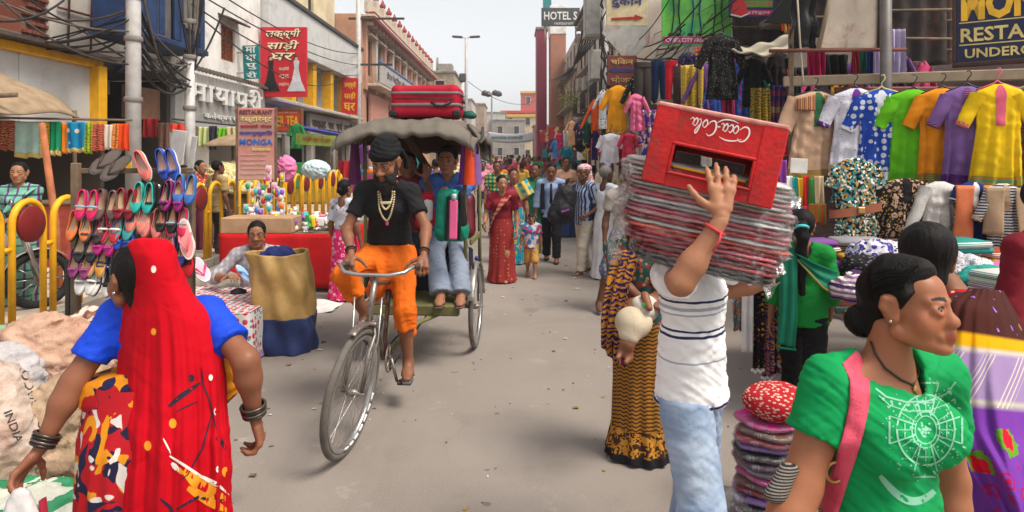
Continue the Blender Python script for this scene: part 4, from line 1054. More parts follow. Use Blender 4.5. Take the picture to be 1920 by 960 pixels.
  # shoes on the wooden rack
def shoe_meshes(flat=True):
 N=24;out=[]
 for i in range(N):
  a=2*PI*i/N;y=-.125*math.cos(a);wd=.036+.010*math.exp(-((y+.05)/.05)**2)-.004*math.exp(-((y-.02)/.04)**2);x=wd*math.sin(a)*(1 if abs(math.cos(a))<.98 else 1)
  out.append((x*(abs(math.sin(a))**-.25 if abs(math.sin(a))>.1 else 1),y))
 def ring(k,z,off=0):return[(x*k,y*k+off,z if not callable(z)else z(y))for x,y in out]
 def loft(rings,cap=False,cap0=False):
  m=MB();vs=[p for r in rings for p in r];fs=[(j*N+i,j*N+(i+1)%N,(j+1)*N+(i+1)%N,(j+1)*N+i)for j in range(len(rings)-1)for i in range(N)]
  m.add(vs,fs,0,True)
  if cap:m.add(rings[-1],[list(range(N))])
  if cap0:m.add(rings[0],[list(range(N))[::-1]])
  return m
 sole=loft([ring(1.0,0),ring(1.04,.008),ring(1.04,.02)],True,True)
 rim=lambda y:.030+.030*max(0,(y+.02)/.14)
 op=[(x*.82,max(-.045,y*.86+.004)if y<.0 else y*.9,.036+.028*max(0,(y+.02)/.14))for x,y in out]
 up=loft([ring(1.02,.02),ring(1.03,lambda y:rim(y)*.7+.008),ring(.95,lambda y:rim(y)+.010),op])
 ins=loft([ring(.93,.0205),ring(.9,.022)],True)
 return[mesh_of(m,n)for m,n in((sole,'sole'),(up,'upper'),(ins,'insole'))]
SOLE_M,UP_M,INS_M=shoe_meshes()
STRAP_M=mesh_of(MB().tube([(-.045,-.02,.03),(-.03,-.02,.055),(0,-.02,.062),(.03,-.02,.055),(.045,-.02,.03)],.009,6,sq=.5),'strap')
BOW_M=mesh_of(MB().ell((-.018,-.06,.052),(.018,.012,.008),None,8,6).ell((.018,-.06,.052),(.018,.012,.008),None,8,6).ell((0,-.06,.054),(.007,.009,.008),None,8,6),'bow')
FLIP_M=mesh_of(MB().tube([(-.04,.03,.02),(-.03,-.01,.045),(0,-.075,.03),(.03,-.01,.045),(.04,.03,.02)],.007,6),'thong')
def shoe(label,p,mat,ins,sole,yaw=0,tilt=1.25,extra=None,roll=0,flip=False,sc=1.0,group=None):
 o=thing('shoe',label,'shoe',p,0,group or 'shoes on the wooden rack');o.rotation_euler=(tilt,roll,yaw);o.scale=(sc,)*3
 inst(SOLE_M,'sole',sole,o);inst(INS_M,'insole',ins,o)
 if flip:inst(FLIP_M,'thong_strap',mat,o)
 else:inst(UP_M,'upper',mat,o)
 if extra=='strap':inst(STRAP_M,'strap',sole,o)
 if extra=='bow':inst(BOW_M,'bow',mat,o)
rk=thing('shoe_rack','rough wooden shoe display rack standing before the yellow railing','rack',(-2.88,4.8,0))
for(x,y,h)in((-.39,0,1.68),(.42,.1,1.62)):MB().rbox((x,y,h/2),(.055,.055,h),.006).build('post',WOOD,rk)
for z,dy in((1.62,.02),(1.36,-.0),(1.12,-.0),(.94,-.0)):MB().rbox((.015,.05+dy,z),(.83,.02,.04),.004,rotm(0,0,.12)).build('rail',WOOD,rk)
MB().rbox((-.39,-.1,.05),(.05,.34,.05),.005).build('foot',WOOD,rk);MB().rbox((-.46,.02,.5),(.035,.035,.9),.004).build('brace',RUST,rk)
def sm(r,g,b):return M('shoe_leather',C(r,g,b),.45,var=.1,vs=12,bump=.1)
TAN=sm(196,160,122);WSOLE=sm(232,226,216);BSOLE=sm(40,36,36)
PR=[ # px, py, upper, insole, sole, extra, description
(172,385,(214,24,92),TAN,sm(150,170,190),'strap','hot pink strapped flat shoe at the left of the upper row'),
(208,384,(104,82,78),TAN,sm(110,50,46),None,'grey-brown flat shoe with maroon sole in the upper row'),
(243,383,(140,22,40),TAN,BSOLE,'bow','dark red flat shoe with bow in the upper row'),
(276,372,(34,170,160),TAN,sm(30,120,116),None,'turquoise flat shoe in the upper row'),
(304,370,(30,28,30),TAN,BSOLE,'bow','black bowed flat shoe in the upper row'),
(331,368,(156,30,120),TAN,sm(90,30,80),'bow','magenta flat shoe with bow in the upper row'),
(353,356,(60,110,180),TAN,sm(60,100,160),None,'sky blue flat shoe at the right of the upper row'),
(266,408,(228,128,110),sm(236,180,160),WSOLE,None,'salmon flat shoe with white sole in the middle row'),
(292,418,(222,120,112),TAN,sm(200,100,96),None,'coral flat shoe low in the middle row'),
(320,410,(34,32,34),TAN,BSOLE,'bow','small black bowed shoe in the middle row'),
(339,416,(216,34,84),TAN,sm(150,170,190),'strap','hot pink strapped shoe at the right end of the middle row'),
(170,462,(40,42,50),TAN,BSOLE,'bow','black bowed flat shoe at the left of the lower row'),
(204,450,(190,30,130),TAN,sm(170,30,110),'bow','bright magenta bowed shoe in the lower row'),
(240,440,(40,84,190),TAN,sm(40,80,170),'bow','royal blue flat shoe in the lower row'),
(312,455,(226,130,116),TAN,WSOLE,None,'peach flat shoe low on the rack beside the red veil'),
(338,470,(30,56,140),TAN,BSOLE,None,'dark blue flat shoe low at the right of the rack'),
(158,424,(226,120,60),TAN,BSOLE,None,'orange flat shoe in the second row'),
(186,428,(70,60,66),TAN,BSOLE,'bow','charcoal bowed shoe in the second row'),
(214,426,(196,40,60),TAN,WSOLE,'strap','red strapped shoe in the second row'),
(240,424,(60,150,150),TAN,BSOLE,None,'sea green flat shoe in the second row'),
(160,492,(150,60,120),TAN,BSOLE,'bow','purple bowed shoe above the white pair'),
(188,490,(210,150,60),TAN,WSOLE,None,'golden flat shoe above the white pair'),
(214,488,(50,60,110),TAN,BSOLE,'strap','navy strapped shoe beside the veil'),
(173,522,(226,224,220),sm(200,196,190),WSOLE,'strap','white flat shoe with dark strap at the rack foot'),
(200,526,(220,218,214),BSOLE,BSOLE,'strap','white and black shoe at the rack foot'),
]
for(px,py,u,ins,so,ex,lab)in PR:
 d=4.74+(px-143)/212*.08
 for k in(-1,1):
  p=at(px+k*11,py+(1 if k>0 else 0),d);shoe('pair of '+lab,p+Vector((0,-.03,0)),sm(*u),ins,so,rnd.uniform(-.15,.15),rnd.uniform(1.15,1.32),ex,rnd.uniform(-.06,.06),sc=rnd.uniform(.86,.94))
for(px,py,u,rl,lab)in((281,312,(222,110,100),-.45,'salmon sneaker with white sole standing on the rack top'),(318,310,(36,72,170),-.3,'royal blue sneaker with laces standing on the rack top')):
 for k in(-1,1)[:1 if u[0]>100 else 2]:
  shoe(lab,at(px+k*9,py,4.85),sm(*u),sm(190,150,140),WSOLE,0,1.35,'bow' if u[0]<100 else None,rl,sc=1.0)
for k,(px,py)in enumerate(((196,304),(216,316))):shoe('dark brown flip-flop hung on the rack top, %s of two'%('upper','lower')[k],at(px,py,4.8),sm(60,44,34),sm(70,52,40),BSOLE,.5,1.0,None,.8,True,1.15)
shoe('pink and white flip-flop lying near the stone block',at(378,508,4.9),sm(230,60,120),sm(246,190,206),WSOLE,.6,.6,None,-.3,True,1.1)
shoe('pink flip-flop hanging at the right end of the rack',at(352,448,4.75),sm(240,120,130),sm(246,160,160),WSOLE,0,1.4,None,-.25,True,1.2)
shoe('red slip-on hanging at the right end of the rack',at(354,485,4.8),sm(200,20,30),sm(160,20,30),BSOLE,0,1.4,None,-.15,False,1.1)
shoe('blue sandal held on the seated vendor stall',at(458,517,6.0),sm(110,160,220),sm(150,190,236),sm(200,214,236),1.0,.5,None,.1,True,1.15)
# cloth goods
def garment(kind,name,label,px0,px1,py0,py1,d,mat,group,yaw=0,m2=None,hem=None,sl=.45,folds=5,amp=.026,hang=None,cat=None,seed=None,sag=0):
 """kinds: kurta (body, two sleeves), pants (two legs), cloth (a hanging length)"""
 p=at((px0+px1)/2,py0,d);w=(px1-px0)/FPX*d;h=(py1-py0)/FPX*d;sd=seed if seed is not None else int(px0*3+py0)
 o=thing(name,label,cat or{'kurta':'garment','pants':'trousers','cloth':'cloth'}[kind],p,yaw,group);r=random.Random(sd);f1,f2=r.uniform(0,6),r.uniform(0,6)
 if kind=='kurta':
  pts=[(0,.20,.03),(.015,.30,.05),(.06,.72,.07),(.10,.80,.085),(.22,.74,.09),(.45,.72,.085),(.8,.84,.08),(1,.9,.075)]
  hw=w/2*.86
  def fn(u,v):
   a=2*PI*u;i=next(k for k in range(len(pts)-1)if v<=pts[k+1][0]+1e-9);t=(v-pts[i][0])/(pts[i+1][0]-pts[i][0])
   wd=(pts[i][1]+(pts[i+1][1]-pts[i][1])*t)*hw;dp=(pts[i][2]+(pts[i+1][2]-pts[i][2])*t)*min(1,w/.36)*.55
   fo=amp*max(0,v-.1)*(math.sin(folds*2*a+f1+2*v)+.6*math.sin(folds*3.3*a+f2))
   x_=wd*math.cos(a);cz_=(1-2*abs(noise.noise(Vector((x_*7+v*4,v*h*11-x_*5,sd*1.7)))*1.6))*.010+noise.noise(Vector((x_*16,v*h*26,sd*2.1)))*.006;return(x_+.012*math.sin(3*v+f1),dp*math.sin(a)+(fo+cz_*min(1,6*v))*(1 if math.sin(a)<0 else.3)-.012*math.sin(5*v+f2)*v,-h*v-.008*math.sin(3*a+f2)*v)
  m=MB();q_=d<9;m.grid(fn,52 if q_ else 24,34 if q_ else 14,True);bd=m.build('bodice',mat,o)
  if hem is not None:
   m=MB();m.grid(lambda u,v:tuple(Vector(fn(u,.91+.09*v))+Vector((.003*math.cos(2*PI*u),.004*math.sin(2*PI*u),-.001))),52,3,True);m.build('hem_band',hem,o)
  if m2 is not None:
   m=MB();m.grid(lambda u,v:tuple(Vector(fn(.75-.035+.07*u,.01+.4*v))+Vector((0,-.004,0))),4,12);m.build('placket',m2,o)
  for s in(-1,1):
   def sf(u,v,s=s):
    a=2*PI*u;L=sl*h;dr=Vector((s*.42,0,-.9)).normalized();c=Vector((s*hw*.62,0,-h*.10))+dr*(L*v);sd_=Vector((.9,0,s*.42)).normalized()
    return tuple(c+sd_*math.cos(a)*hw*(.30-.06*v)+Vector((0,1,0))*math.sin(a)*(.05-.012*v)+Vector((0,-.006*math.sin(7*v+f1)+.014*noise.noise(Vector((v*7+math.cos(a)*1.5,s*3,sd)))+.007*noise.noise(Vector((v*15,math.cos(a)*4,sd*2))),0)))
   m=MB();m.grid(sf,18 if d<9 else 10,12 if d<9 else 6,True);m.build('sleeve',mat,o)
   if m2 is not None:
    m=MB();m.grid(lambda u,v:tuple(Vector(sf(u,.9+.1*v))*1.0+Vector((s*.003,-.003*(1 if math.sin(2*PI*u)<0 else-1),0))),16,2,True);m.build('cuff',m2,o)
 elif kind=='pants':
  for s in(-1,1):
   def lf(u,v,s=s):
    a=2*PI*u;x=s*w*.25*(.8+.3*v);r_=w*.27*(1-.25*v)
    return(x+r_*math.cos(a)*(1+.05*math.sin(9*v+f1)),.045*math.sin(a)*(1+.2*math.sin(7*v+f2))-.01*math.sin(4*v+f1),-h*v)
   m=MB();m.grid(lf,18,16,True);m.build('leg',mat,o)
  m=MB();m.grid(lambda u,v:(w*.5*math.cos(2*PI*u),.055*math.sin(2*PI*u),.02-.07*v),20,2,True);m.build('waistband',m2 or mat,o)
 else:
  def cf(u,v):
   f=math.sin(folds*2*PI*u+f1+.8*math.sin(2.2*v+f2))+.4*math.sin(folds*4.6*PI*u+f2)
   return(w*(u-.5)*(1-.12*v*math.sin(3*v+f1)*.5),amp*1.6*f*(.5+.6*v),-h*v-.012*f*v-sag*math.sin(PI*u)*(1-v))
  m=MB();m.grid(cf,max(10,folds*7),16);m.build('fabric',mat,o,solid=.004)
  if hem is not None:
   m=MB();m.grid(lambda u,v:tuple(Vector(cf(u,.86+.14*v))+Vector((0,-.004,0))),max(10,folds*7),3);m.build('border',hem,o,solid=.002)
 if hang is not None:
  hw2=w*.30;m=MB();m.tube([(-hw2,0,-h*.05),(-.02,0,.01),(0,0,.03),(.02,0,.01),(hw2,0,-h*.05)],.009,6)
  m.tube([(0,0,.02),(0,0,.06),(.022,0,.09),(.03,0,.11),(.018,0,.135),(-.006,0,.13)],.0055,6);m.build('hanger',hang,o)
 return o
HB=M('black_hanger',C(50,50,54),.4,bump=0);HP=M('pink_hanger',C(230,100,120),.4,bump=0);HY=M('pale_hanger',C(214,206,150),.4,bump=0)
KG='kurtas on the front rack'
def RK(px):return 6.15-(px-1470)/430*.85
# kurtas, left to right (each a little in front of the one before)
beigeyoke=cloth(C(190,154,126))
k=garment('kurta','kurta','beige kurta with striped cape collar at the left end of the rack',1455,1603,172,332,6.1,beigeyoke,KG,.18,cloth(C(40,96,60)),cloth(C(150,116,60)),.42,hang=HB)
for s in(-1,1):
 m=MB();m.grid(lambda u,v,s=s:(s*(.05+.20*u),-.065-.02*math.sin(PI*u),-.03-.05*u-.16*v*(1-.35*u)),8,8);m.build('collar_flap',cloth(C(176,120,92),'stripes',C(120,60,54),C(190,150,60),.02),k,solid=.006)
garment('kurta','kurta','white dotted kurta with purple placket and purple hem',1543,1661,166,335,6.0,cloth(C(226,224,234),'speckle',C(150,120,190),None,.035,w=.35),KG,-.22,cloth(C(112,40,150)),cloth(C(112,40,150)),.34,hang=HB)
garment('kurta','kurta','white kurta printed with blue ikat ovals',1593,1713,168,338,5.9,cloth(C(28,76,180),'dots',C(222,226,236),None,.062,w=.66),KG,-.28,cloth(C(226,228,236)),cloth(C(226,228,236)),.38,hang=HY)
garment('kurta','kurta','plain lime green kurta on the rack',1651,1775,168,340,5.8,cloth(C(104,196,20)),KG,-.3,None,cloth(C(90,176,20)),.34,hang=HB)
garment('kurta','kurta','plain orange kurta with thin patterned hem',1709,1825,166,342,5.66,cloth(C(244,150,8)),KG,-.3,None,cloth(C(196,130,50),'hstripes',C(90,120,60),None,.02),.34,hang=HB)
garment('kurta','kurta','mauve kurta with dark purple hem band',1757,1871,162,344,5.5,cloth(C(132,96,160)),KG,-.3,cloth(C(100,40,96),'hstripes',C(150,100,150),None,.02),cloth(C(84,30,110)),.34,hang=HB)
garment('kurta','kurta','bright yellow kurta with green and pink hem at the right of the rack',1813,1927,158,348,5.36,cloth(C(246,204,10)),KG,-.3,cloth(C(226,100,130)),cloth(C(110,170,110),'hstripes',C(210,150,40),None,.05),.34,hang=HP)
garment('kurta','kurta','brown patterned kurta half out of frame past the yellow one',1887,1998,158,350,5.5,cloth(C(120,80,40),'hstripes',C(30,90,90),C(140,40,30),.03),KG,-.2,hang=HY)
rb=thing('rack_bar','weathered wooden beam the kurtas hang from','rack',at(1700,150,5.95));rb.rotation_euler=(0,.0,-.31)
MB().rbox((.2,.1,.03),(2.5,.05,.10),.008).build('beam',M('pale_wood',C(176,156,130,.7),.85,var=.2),rb);MB().rbox((-.98,.1,-.9),(.05,.05,2.9),.006).build('upright',WOOD,rb);MB().rbox((1.4,.1,-.9),(.05,.05,2.9),.006).build('upright',WOOD,rb)
MB().rbox((.35,.14,-.16),(.9,.04,.09),.006).build('lower_beam',M('red_wood',C(110,40,36,.7)),rb)
G2='clothes hanging below the kurtas'
dr=garment('kurta','dress','black, teal and ochre printed dress with a tan belt',1540,1668,296,505,4.95,cloth(C(16,24,34),'cells',C(60,140,140),C(190,140,60),.016),G2,.12,sl=.18)
m=MB();m.grid(lambda u,v:(.215*math.cos(2*PI*u),.066*math.sin(2*PI*u),-.37-.065*v+.03*math.cos(2*PI*u)),30,2,True);m.build('belt',M('tan_leather',C(150,84,52),.5),dr);MB().rbox((0,-.072,-.40),(.06,.012,.05),.006).build('buckle',M('brass',C(190,150,90),.35,.7),dr)
garment('kurta','cardigan','black cardigan over a pale flowered top',1636,1752,334,448,5.25,cloth(C(28,26,30),'floral',C(200,160,140),C(190,150,60),.045),G2,0,cloth(C(16,15,17)),None,.75)
garment('kurta','cardigan','plain black long-sleeved jacket hanging beside the flowered top',1668,1760,338,440,5.4,cloth(C(18,17,19)),G2,0,None,None,.9)
garment('kurta','blouse','white lace blouse hanging under the orange kurta',1716,1808,340,462,5.2,cloth(C(214,210,204),'speckle',C(180,176,172),None,.02),G2,.05,None,None,.72)
jk=garment('kurta','jacket','peach jacket over a navy top',1782,1866,340,470,5.1,cloth(C(24,44,112)),G2,0,cloth(C(232,226,220)),None,.2)
def front_panel(o,mat,w,h):
 for k in(-1,1):
  m=MB();m.grid(lambda u,v:(k*(.035+w*u+.02*v),-.07+.04*u*u+.008*math.sin(5*v+u*3),-.03-h*v),8,12);m.build('front_panel',mat,o,solid=.005)
front_panel(jk,cloth(C(232,128,84)),.12,.44)
wk=garment('kurta','waistcoat','beige waistcoat over a striped top at the right edge',1842,1925,344,470,4.95,cloth(C(214,212,212),'hstripes',C(40,44,70),None,.022),G2,-.1,cloth(C(176,150,122)),None,.5)
front_panel(wk,cloth(C(170,144,116)),.12,.36)
garment('kurta','blouse','navy blouse cut off by the right edge',1905,1990,345,475,5.05,cloth(C(20,40,90)),G2)
# scarves left of the rack
G3='scarves hanging at the stall corner'
SC_=[(1446,1460,292,372,(220,40,70),'crimson'),(1460,1474,300,380,(150,70,160),'violet'),(1474,1486,330,385,(236,232,226),'white'),(1486,1497,332,388,(40,170,160),'turquoise'),(1496,1507,334,386,(240,190,40),'saffron'),(1506,1518,330,388,(210,40,40),'red'),(1517,1528,334,390,(60,150,70),'green'),(1527,1545,330,385,(206,180,140),'sand'),(1470,1484,388,430,(226,226,230),'pale grey'),(1483,1496,390,432,(30,40,70),'midnight blue'),(1495,1506,388,430,(120,170,200),'light blue'),(1505,1518,386,434,(200,50,80),'rose'),(1517,1550,382,420,(100,150,50),'olive checked')]
for i,(a,c,t_,bt,col,nm)in enumerate(SC_):
 garment('cloth','scarf',nm+' scarf strip hanging left of the kurtas',a,c,t_,bt,5.2-.01*i,cloth(C(*col))if i!=12 else cloth(C(*col),'check',C(200,90,40),None,.03),G3,0,folds=1,amp=.01)
for i,(a,c,t_,bt,mt,nm)in enumerate(((1438,1468,395,520,cloth(C(200,60,80),'floral',C(226,214,200),C(60,130,110),.05),'rose and white flowered'),(1464,1500,398,540,cloth(C(210,190,190),'cells',C(190,40,90),C(60,60,140),.03),'small-patterned pink'),(1392,1414,520,660,cloth(C(230,226,224)),'plain white'),(1409,1432,525,690,cloth(C(18,16,20),'dots',C(226,190,60),C(200,50,120),.035,w=.5),'black spotted'),(1426,1450,530,705,cloth(C(70,50,140),'paisley',C(200,50,70),C(220,170,60),.05),'blue and red paisley'),(1372,1396,520,620,cloth(C(110,130,140),'floral',C(220,120,60),C(200,200,190),.04),'grey-blue flowered'),(1444,1472,560,700,cloth(C(180,40,50),'cells',C(40,60,120),C(220,180,80),.025),'dark red mosaic'))):
 s_=garment('cloth','shawl',nm+' shawl hanging behind the porter',a,c,t_,bt,4.35+.03*i,mt,'shawls behind the porter',0,folds=2,amp=.014)
 if i in(3,4,6):
  for q in range(5):MB().ell((-.035+.018*q,0,-(bt-t_)/FPX*4.4-.02-.012*(q%2)),.012,None,8,6).build('pompom',cloth(C(224,216,216)),s_)
tg=thing('price_card','blank white price card hung at the corner of the beige kurta','card',at(1498,311,5.6));MB().rbox((0,0,0),(.15,.006,.13),.004,rotm(0,.05,0)).build('card',M('white_card',C(226,220,212),.7),tg);MB().tube([(0,0,.06),(-.01,.02,.16)],.002,4).build('string',RUST,tg)
# stall table with folded stock
tb=thing('stall_table','long wooden stall table under the hanging blouses','table',(3.25,5.0,0))
MB().rbox((0,0,.80),(2.5,1.1,.05),.008).build('table_top',WOOD,tb)
for sx in(-1.15,1.15):
 for sy in(-.45,.45):MB().rbox((sx,sy,.385),(.06,.06,.77),.005).build('leg',WOOD,tb)
FOLD=mesh_of(MB().rbox((0,0,0),(.34,.26,.045),.018,sm=True),'folded');rr=random.Random(5)
cols=[('lilac',(180,150,200)),('white',(230,226,224)),('grey',(150,146,150)),('magenta',(190,40,110)),('teal',(30,140,130)),('black',(26,24,26)),('striped purple',(120,70,140)),('mustard',(206,160,50)),('rust',(170,70,40)),('pink',(236,150,180)),('navy',(30,40,80)),('mint',(150,210,180))]
for ix in range(7):
 for n in range(rr.randint(3,7)):
  nm,c_=rr.choice(cols);o=inst(FOLD,'folded_cloth',cloth(C(*c_))if rr.random()<.6 else cloth(C(*c_),'hstripes',C(230,226,220),None,.012),None,(2.12+ix*.36+rr.uniform(-.03,.03),4.62+rr.uniform(-.08,.12),.85+n*.044),(rr.uniform(-.03,.03),rr.uniform(-.04,.04),rr.uniform(-.25,.25)))
  tag(o,'%s folded garment in pile %s from the left on the stall table'%(nm,('first','second','third','fourth','fifth','sixth','seventh')[ix]),'garment','folded clothes on the stall table')
def heap(name,label,c,r,mat,seed,cat='cloth',group=None,amp=.35):
 V,F=blob([ball((0,0,r[2]*.4),r)],.012 if max(r)<.3 else.022,.03,cuts=[((0,0,0),(0,0,-1))],it=1)
 V=wrinkle(V,F,amp*min(r)*.4,(20,20,20),seed,False);V=globals()['folds'](V,F,amp*min(r)*.5,(40,40,85),seed+5);V=globals()['folds'](V,F,amp*min(r)*.2,(80,80,190),seed+8)
 o=mesh_np(name,V,F,mat);o.location=c;return tag(o,label,cat,group)
HG='rumpled clothes on the stall table'
for i,(px,py,d,r,mt,nm)in enumerate(((1650,470,4.3,(.2,.16,.1),cloth(C(214,210,220),'floral',C(70,60,150),C(40,40,60),.05),'white and blue flowered'),(1620,500,4.2,(.15,.14,.1),cloth(C(24,22,26),'speckle',C(120,110,120),None,.03),'black speckled'),(1610,540,4.0,(.16,.14,.12),cloth(C(150,110,160),'hstripes',C(230,220,210),C(70,40,90),.03),'purple striped'),(1800,500,4.4,(.22,.18,.12),cloth(C(200,196,200),'paisley',C(90,80,130),C(226,222,220),.04),'grey and white printed'),(1850,520,4.2,(.2,.16,.1),cloth(C(34,150,140)),'teal'),(1895,505,4.3,(.16,.14,.09),cloth(C(226,120,180)),'bright pink'),(1740,520,4.2,(.2,.16,.1),cloth(C(60,90,60),'floral',C(180,60,60),C(200,180,90),.05),'green flowered'))):
 heap('rumpled_cloth',nm+' cloth thrown in a heap on the stall table',at(px,py+20,d),r,mt,i,'cloth',HG)
for i in range(9):
 nm,c_=cols[(i*5)%12];o=inst(FOLD,'folded_cloth',cloth(C(*c_),'hstripes',C(224,214,206),None,.01),None,at(1888,596-i*10,3.9),(0,.02,.1+.03*i));tag(o,'%s folded cloth, number %s from the bottom of the pile near the right edge'%(nm,('one','two','three','four','five','six','seven','eight','nine')[i]),'cloth','cloth pile near the right edge')
 # shutter, dark depths and upper clutter of the right-hand stall
sh=thing('roller_shutter','dark red ribbed shop shutter behind the kurtas','shutter',(5.0,6.75,0))
for i in range(30):MB().rbox((0,0,.1+i*.08),(3.2,.03,.072),.012).build('slat',M('maroon_slat',C(128,52,40,.75),.6,var=.2)if i%2 else M('teal_slat',C(52,74,66,.75),.6,var=.2),sh)
bk=thing('stall_backdrop','dark tarpaulin closing the back of the stall under the awning','tarpaulin',(3.3,8.3,0))
m=MB();m.grid(lambda u,v:(-1.2+4.6*u,.08*math.sin(14*u+3*v),.1+2.78*v+.05*math.sin(9*u)*v),40,10);m.build('sheet',cloth(C(60,46,46),'paisley',C(90,60,50),C(40,34,40),.12),bk,solid=.01)  # dark sheet colour stands in for the shade inside the stall
G4='dark clothes under the awning'
for i,(a,c,t_,bt,d,mt,kind,nm)in enumerate(((1312,1392,66,186,7.0,cloth(C(14,13,14),'speckle',C(170,160,150),None,.028,w=.28),'kurta','big black tunic with white flecks'),(1386,1440,110,200,7.4,cloth(C(20,18,20)),'kurta','black sequinned top'),(1436,1486,100,195,7.5,cloth(C(26,20,22),'paisley',C(60,44,40),C(20,18,18),.05),'kurta','dark brown patterned top'),(1408,1444,165,235,7.2,cloth(C(190,160,30),'paisley',C(160,30,60),C(40,110,60),.06),'cloth','yellow and red scarf'),(1444,1476,160,235,7.25,cloth(C(50,40,100),'hstripes',C(120,40,80),C(150,130,90),.12),'cloth','purple banded scarf'),(1355,1375,165,225,7.1,cloth(C(150,30,70)),'cloth','wine red scarf'),(1512,1546,90,155,6.6,cloth(C(176,20,84)),'cloth','magenta scarf'),(1596,1612,95,150,6.7,cloth(C(150,40,56)),'cloth','dull red scarf'),(1610,1622,95,150,6.7,cloth(C(30,100,80)),'cloth','bottle green scarf'),(1620,1640,95,150,6.7,cloth(C(24,36,110)),'cloth','deep blue scarf'),(1545,1592,102,160,6.8,cloth(C(18,17,18)),'cloth','black bag-like scarf'),(1638,1664,52,150,6.3,cloth(C(186,174,206)),'cloth','lilac stole left of the steel pole'),(1668,1698,55,150,6.3,cloth(C(180,168,200)),'cloth','lilac stole right of the steel pole'),(1474,1500,150,240,7.2,cloth(C(20,60,44)),'cloth','dark green cloth'))):
 garment(kind,'hanging_garment' if kind=='kurta' else 'hanging_scarf',nm+' hanging high under the awning',a,c,t_,bt,d,mt,G4,0,folds=3,hang=HB if kind=='kurta' else None)
names_x=[('scarlet',(206,40,50)),('rose',(226,110,150)),('cobalt',(50,90,180)),('emerald',(40,150,90)),('golden',(236,186,50)),('ivory',(232,226,214)),('violet',(130,70,160)),('tangerine',(236,120,40)),('aqua',(60,180,190)),('lime',(150,200,50)),('magenta',(210,40,130)),('indigo',(50,50,120)),('coral',(236,120,100))]
dk=random.Random(12)
for i in range(20):
 px=1296+i*23;py=dk.uniform(96,150);c_=dk.choice(((90,60,60),(36,34,40),(150,30,50),(40,60,120),(110,70,130),(190,140,50),(40,120,90),(196,60,110)));nm={(90,60,60):'brown',(36,34,40):'black',(150,30,50):'crimson',(40,60,120):'blue',(110,70,130):'purple',(190,140,50):'ochre',(40,120,90):'green',(196,60,110):'rose pink'}[c_]
 garment('kurta' if i%3 else 'cloth','hanging_garment','%s garment in the back row under the awning, %s'%(nm,('far left','left','middle','right','far right')[i//4]),px-20,px+22,py,py+dk.uniform(110,170),7.9,cloth(C(*c_))if i%2 else cloth(C(*c_),'paisley',C(*[min(255,x*2)for x in c_]),C(*c_),.06),'back row under the awning',dk.uniform(-.5,.5),folds=3)
xk=random.Random(44)
for i in range(26):
 px=xk.uniform(1190,1330)if i<12 else xk.uniform(1470,1700);d=xk.uniform(8.2,10.5)if i<12 else xk.uniform(6.5,7.0);py=xk.uniform(175,300)if i<12 else xk.uniform(150,330);nm,c_=names_x[i%len(names_x)]
 garment('kurta' if i%2 else 'cloth','hanging_garment','%s garment packed %s'%(nm,'behind the porter load' if i<12 else 'behind the front kurtas'),px-18,px+18,py,py+xk.uniform(60,120),d,cloth(C(*c_))if i%3 else cloth(C(*c_),'floral',C(230,220,200),C(60,60,90),.07),'garments packed in the right stall',xk.uniform(-.5,.5),folds=3)
pl=thing('steel_post','thin steel post rising through the stall awning','pole',(gx(1661,6.0),6.0,0));MB().tube([(0,0,0),(0,0,4.2)],.05,12).build('shaft',M('dull_steel',C(126,120,116,.7),.5,.3),pl)
cb=thing('cross_bar','rusty horizontal bar carrying the stained board','bar',at(1590,94,6.1));cb.rotation_euler=(0,-.01,0);MB().tube([(-.75,0,0),(.55,0,0)],.018,8).build('bar',M('rust_pipe',C(130,70,56,.7)),cb)
bd=thing('stained_board','whitish rust-stained metal board leaning above the bar','board',at(1590,40,6.2))
MB().prism([(-.28,-.26),(.27,-.26),(.3,.5),(-.12,.5)],-.02,.02).build('sheet',M('stained_metal',C(206,190,172,.75),.6,var=.2,vs=2,dirt=C(120,66,36),da=.75,ds=3),bd);MB().tube([(-.3,-.03,-.27),(-.13,-.03,.5)],.02,6).build('edge',M('pale_wood',C(176,156,130,.7),.85),bd);MB().tube([(.28,-.03,-.27),(.3,-.03,.5)],.015,6).build('edge',RUST,bd)
nt=thing('black_netting','black plastic netting gathered left of the stained board','net',at(1508,40,6.3));m=MB();m.grid(lambda u,v:(-.13+.26*u,.05*math.sin(9*u)+.03*math.sin(17*v),-.26+.8*v),16,14);m.build('net',M('black_net',C(34,32,36),.5,bump=.8,bs=60),nt,solid=.01)
rp=thing('hanging_rope','pale rope hanging from the awning to the kurta rack','rope',at(1500,80,6.1));MB().tube([(-.03,0,.5),(0,0,0),(.03,.0,-.36),(.02,0,-.4)],.009,6).build('rope',M('rope',C(186,172,150,.75)),rp)
aw=thing('torn_awning','sagging cream awning edge under the beige wall','awning',at(1430,95,7.0))
m=MB();m.grid(lambda u,v:(-.35+.85*u,-.1+.5*v,-.09*math.sin(PI*u)*(1-v)+.18*u*u+.08*v-.02*math.sin(20*u)),24,8);m.build('canvas',M('cream_canvas',C(196,184,160,.75),.85,var=.2),aw,solid=.02)
aw2=thing('dark_awning','black awning corner with orange fringe at the top right','awning',at(1470,25,7.0))
MB().prism([(-.22,-.1),(.3,-.12),(.3,.28),(.1,.28)],-.03,.03).build('canvas',cloth(C(24,22,22)),aw2)
for i in range(9):MB().tube([(-.02+.035*i,0,-.1),(-.02+.035*i,-.01,-.19-.02*(i%3))],.012,5).build('fringe',cloth(C(*((220,80,40),(230,180,60))[i%2])),aw2)
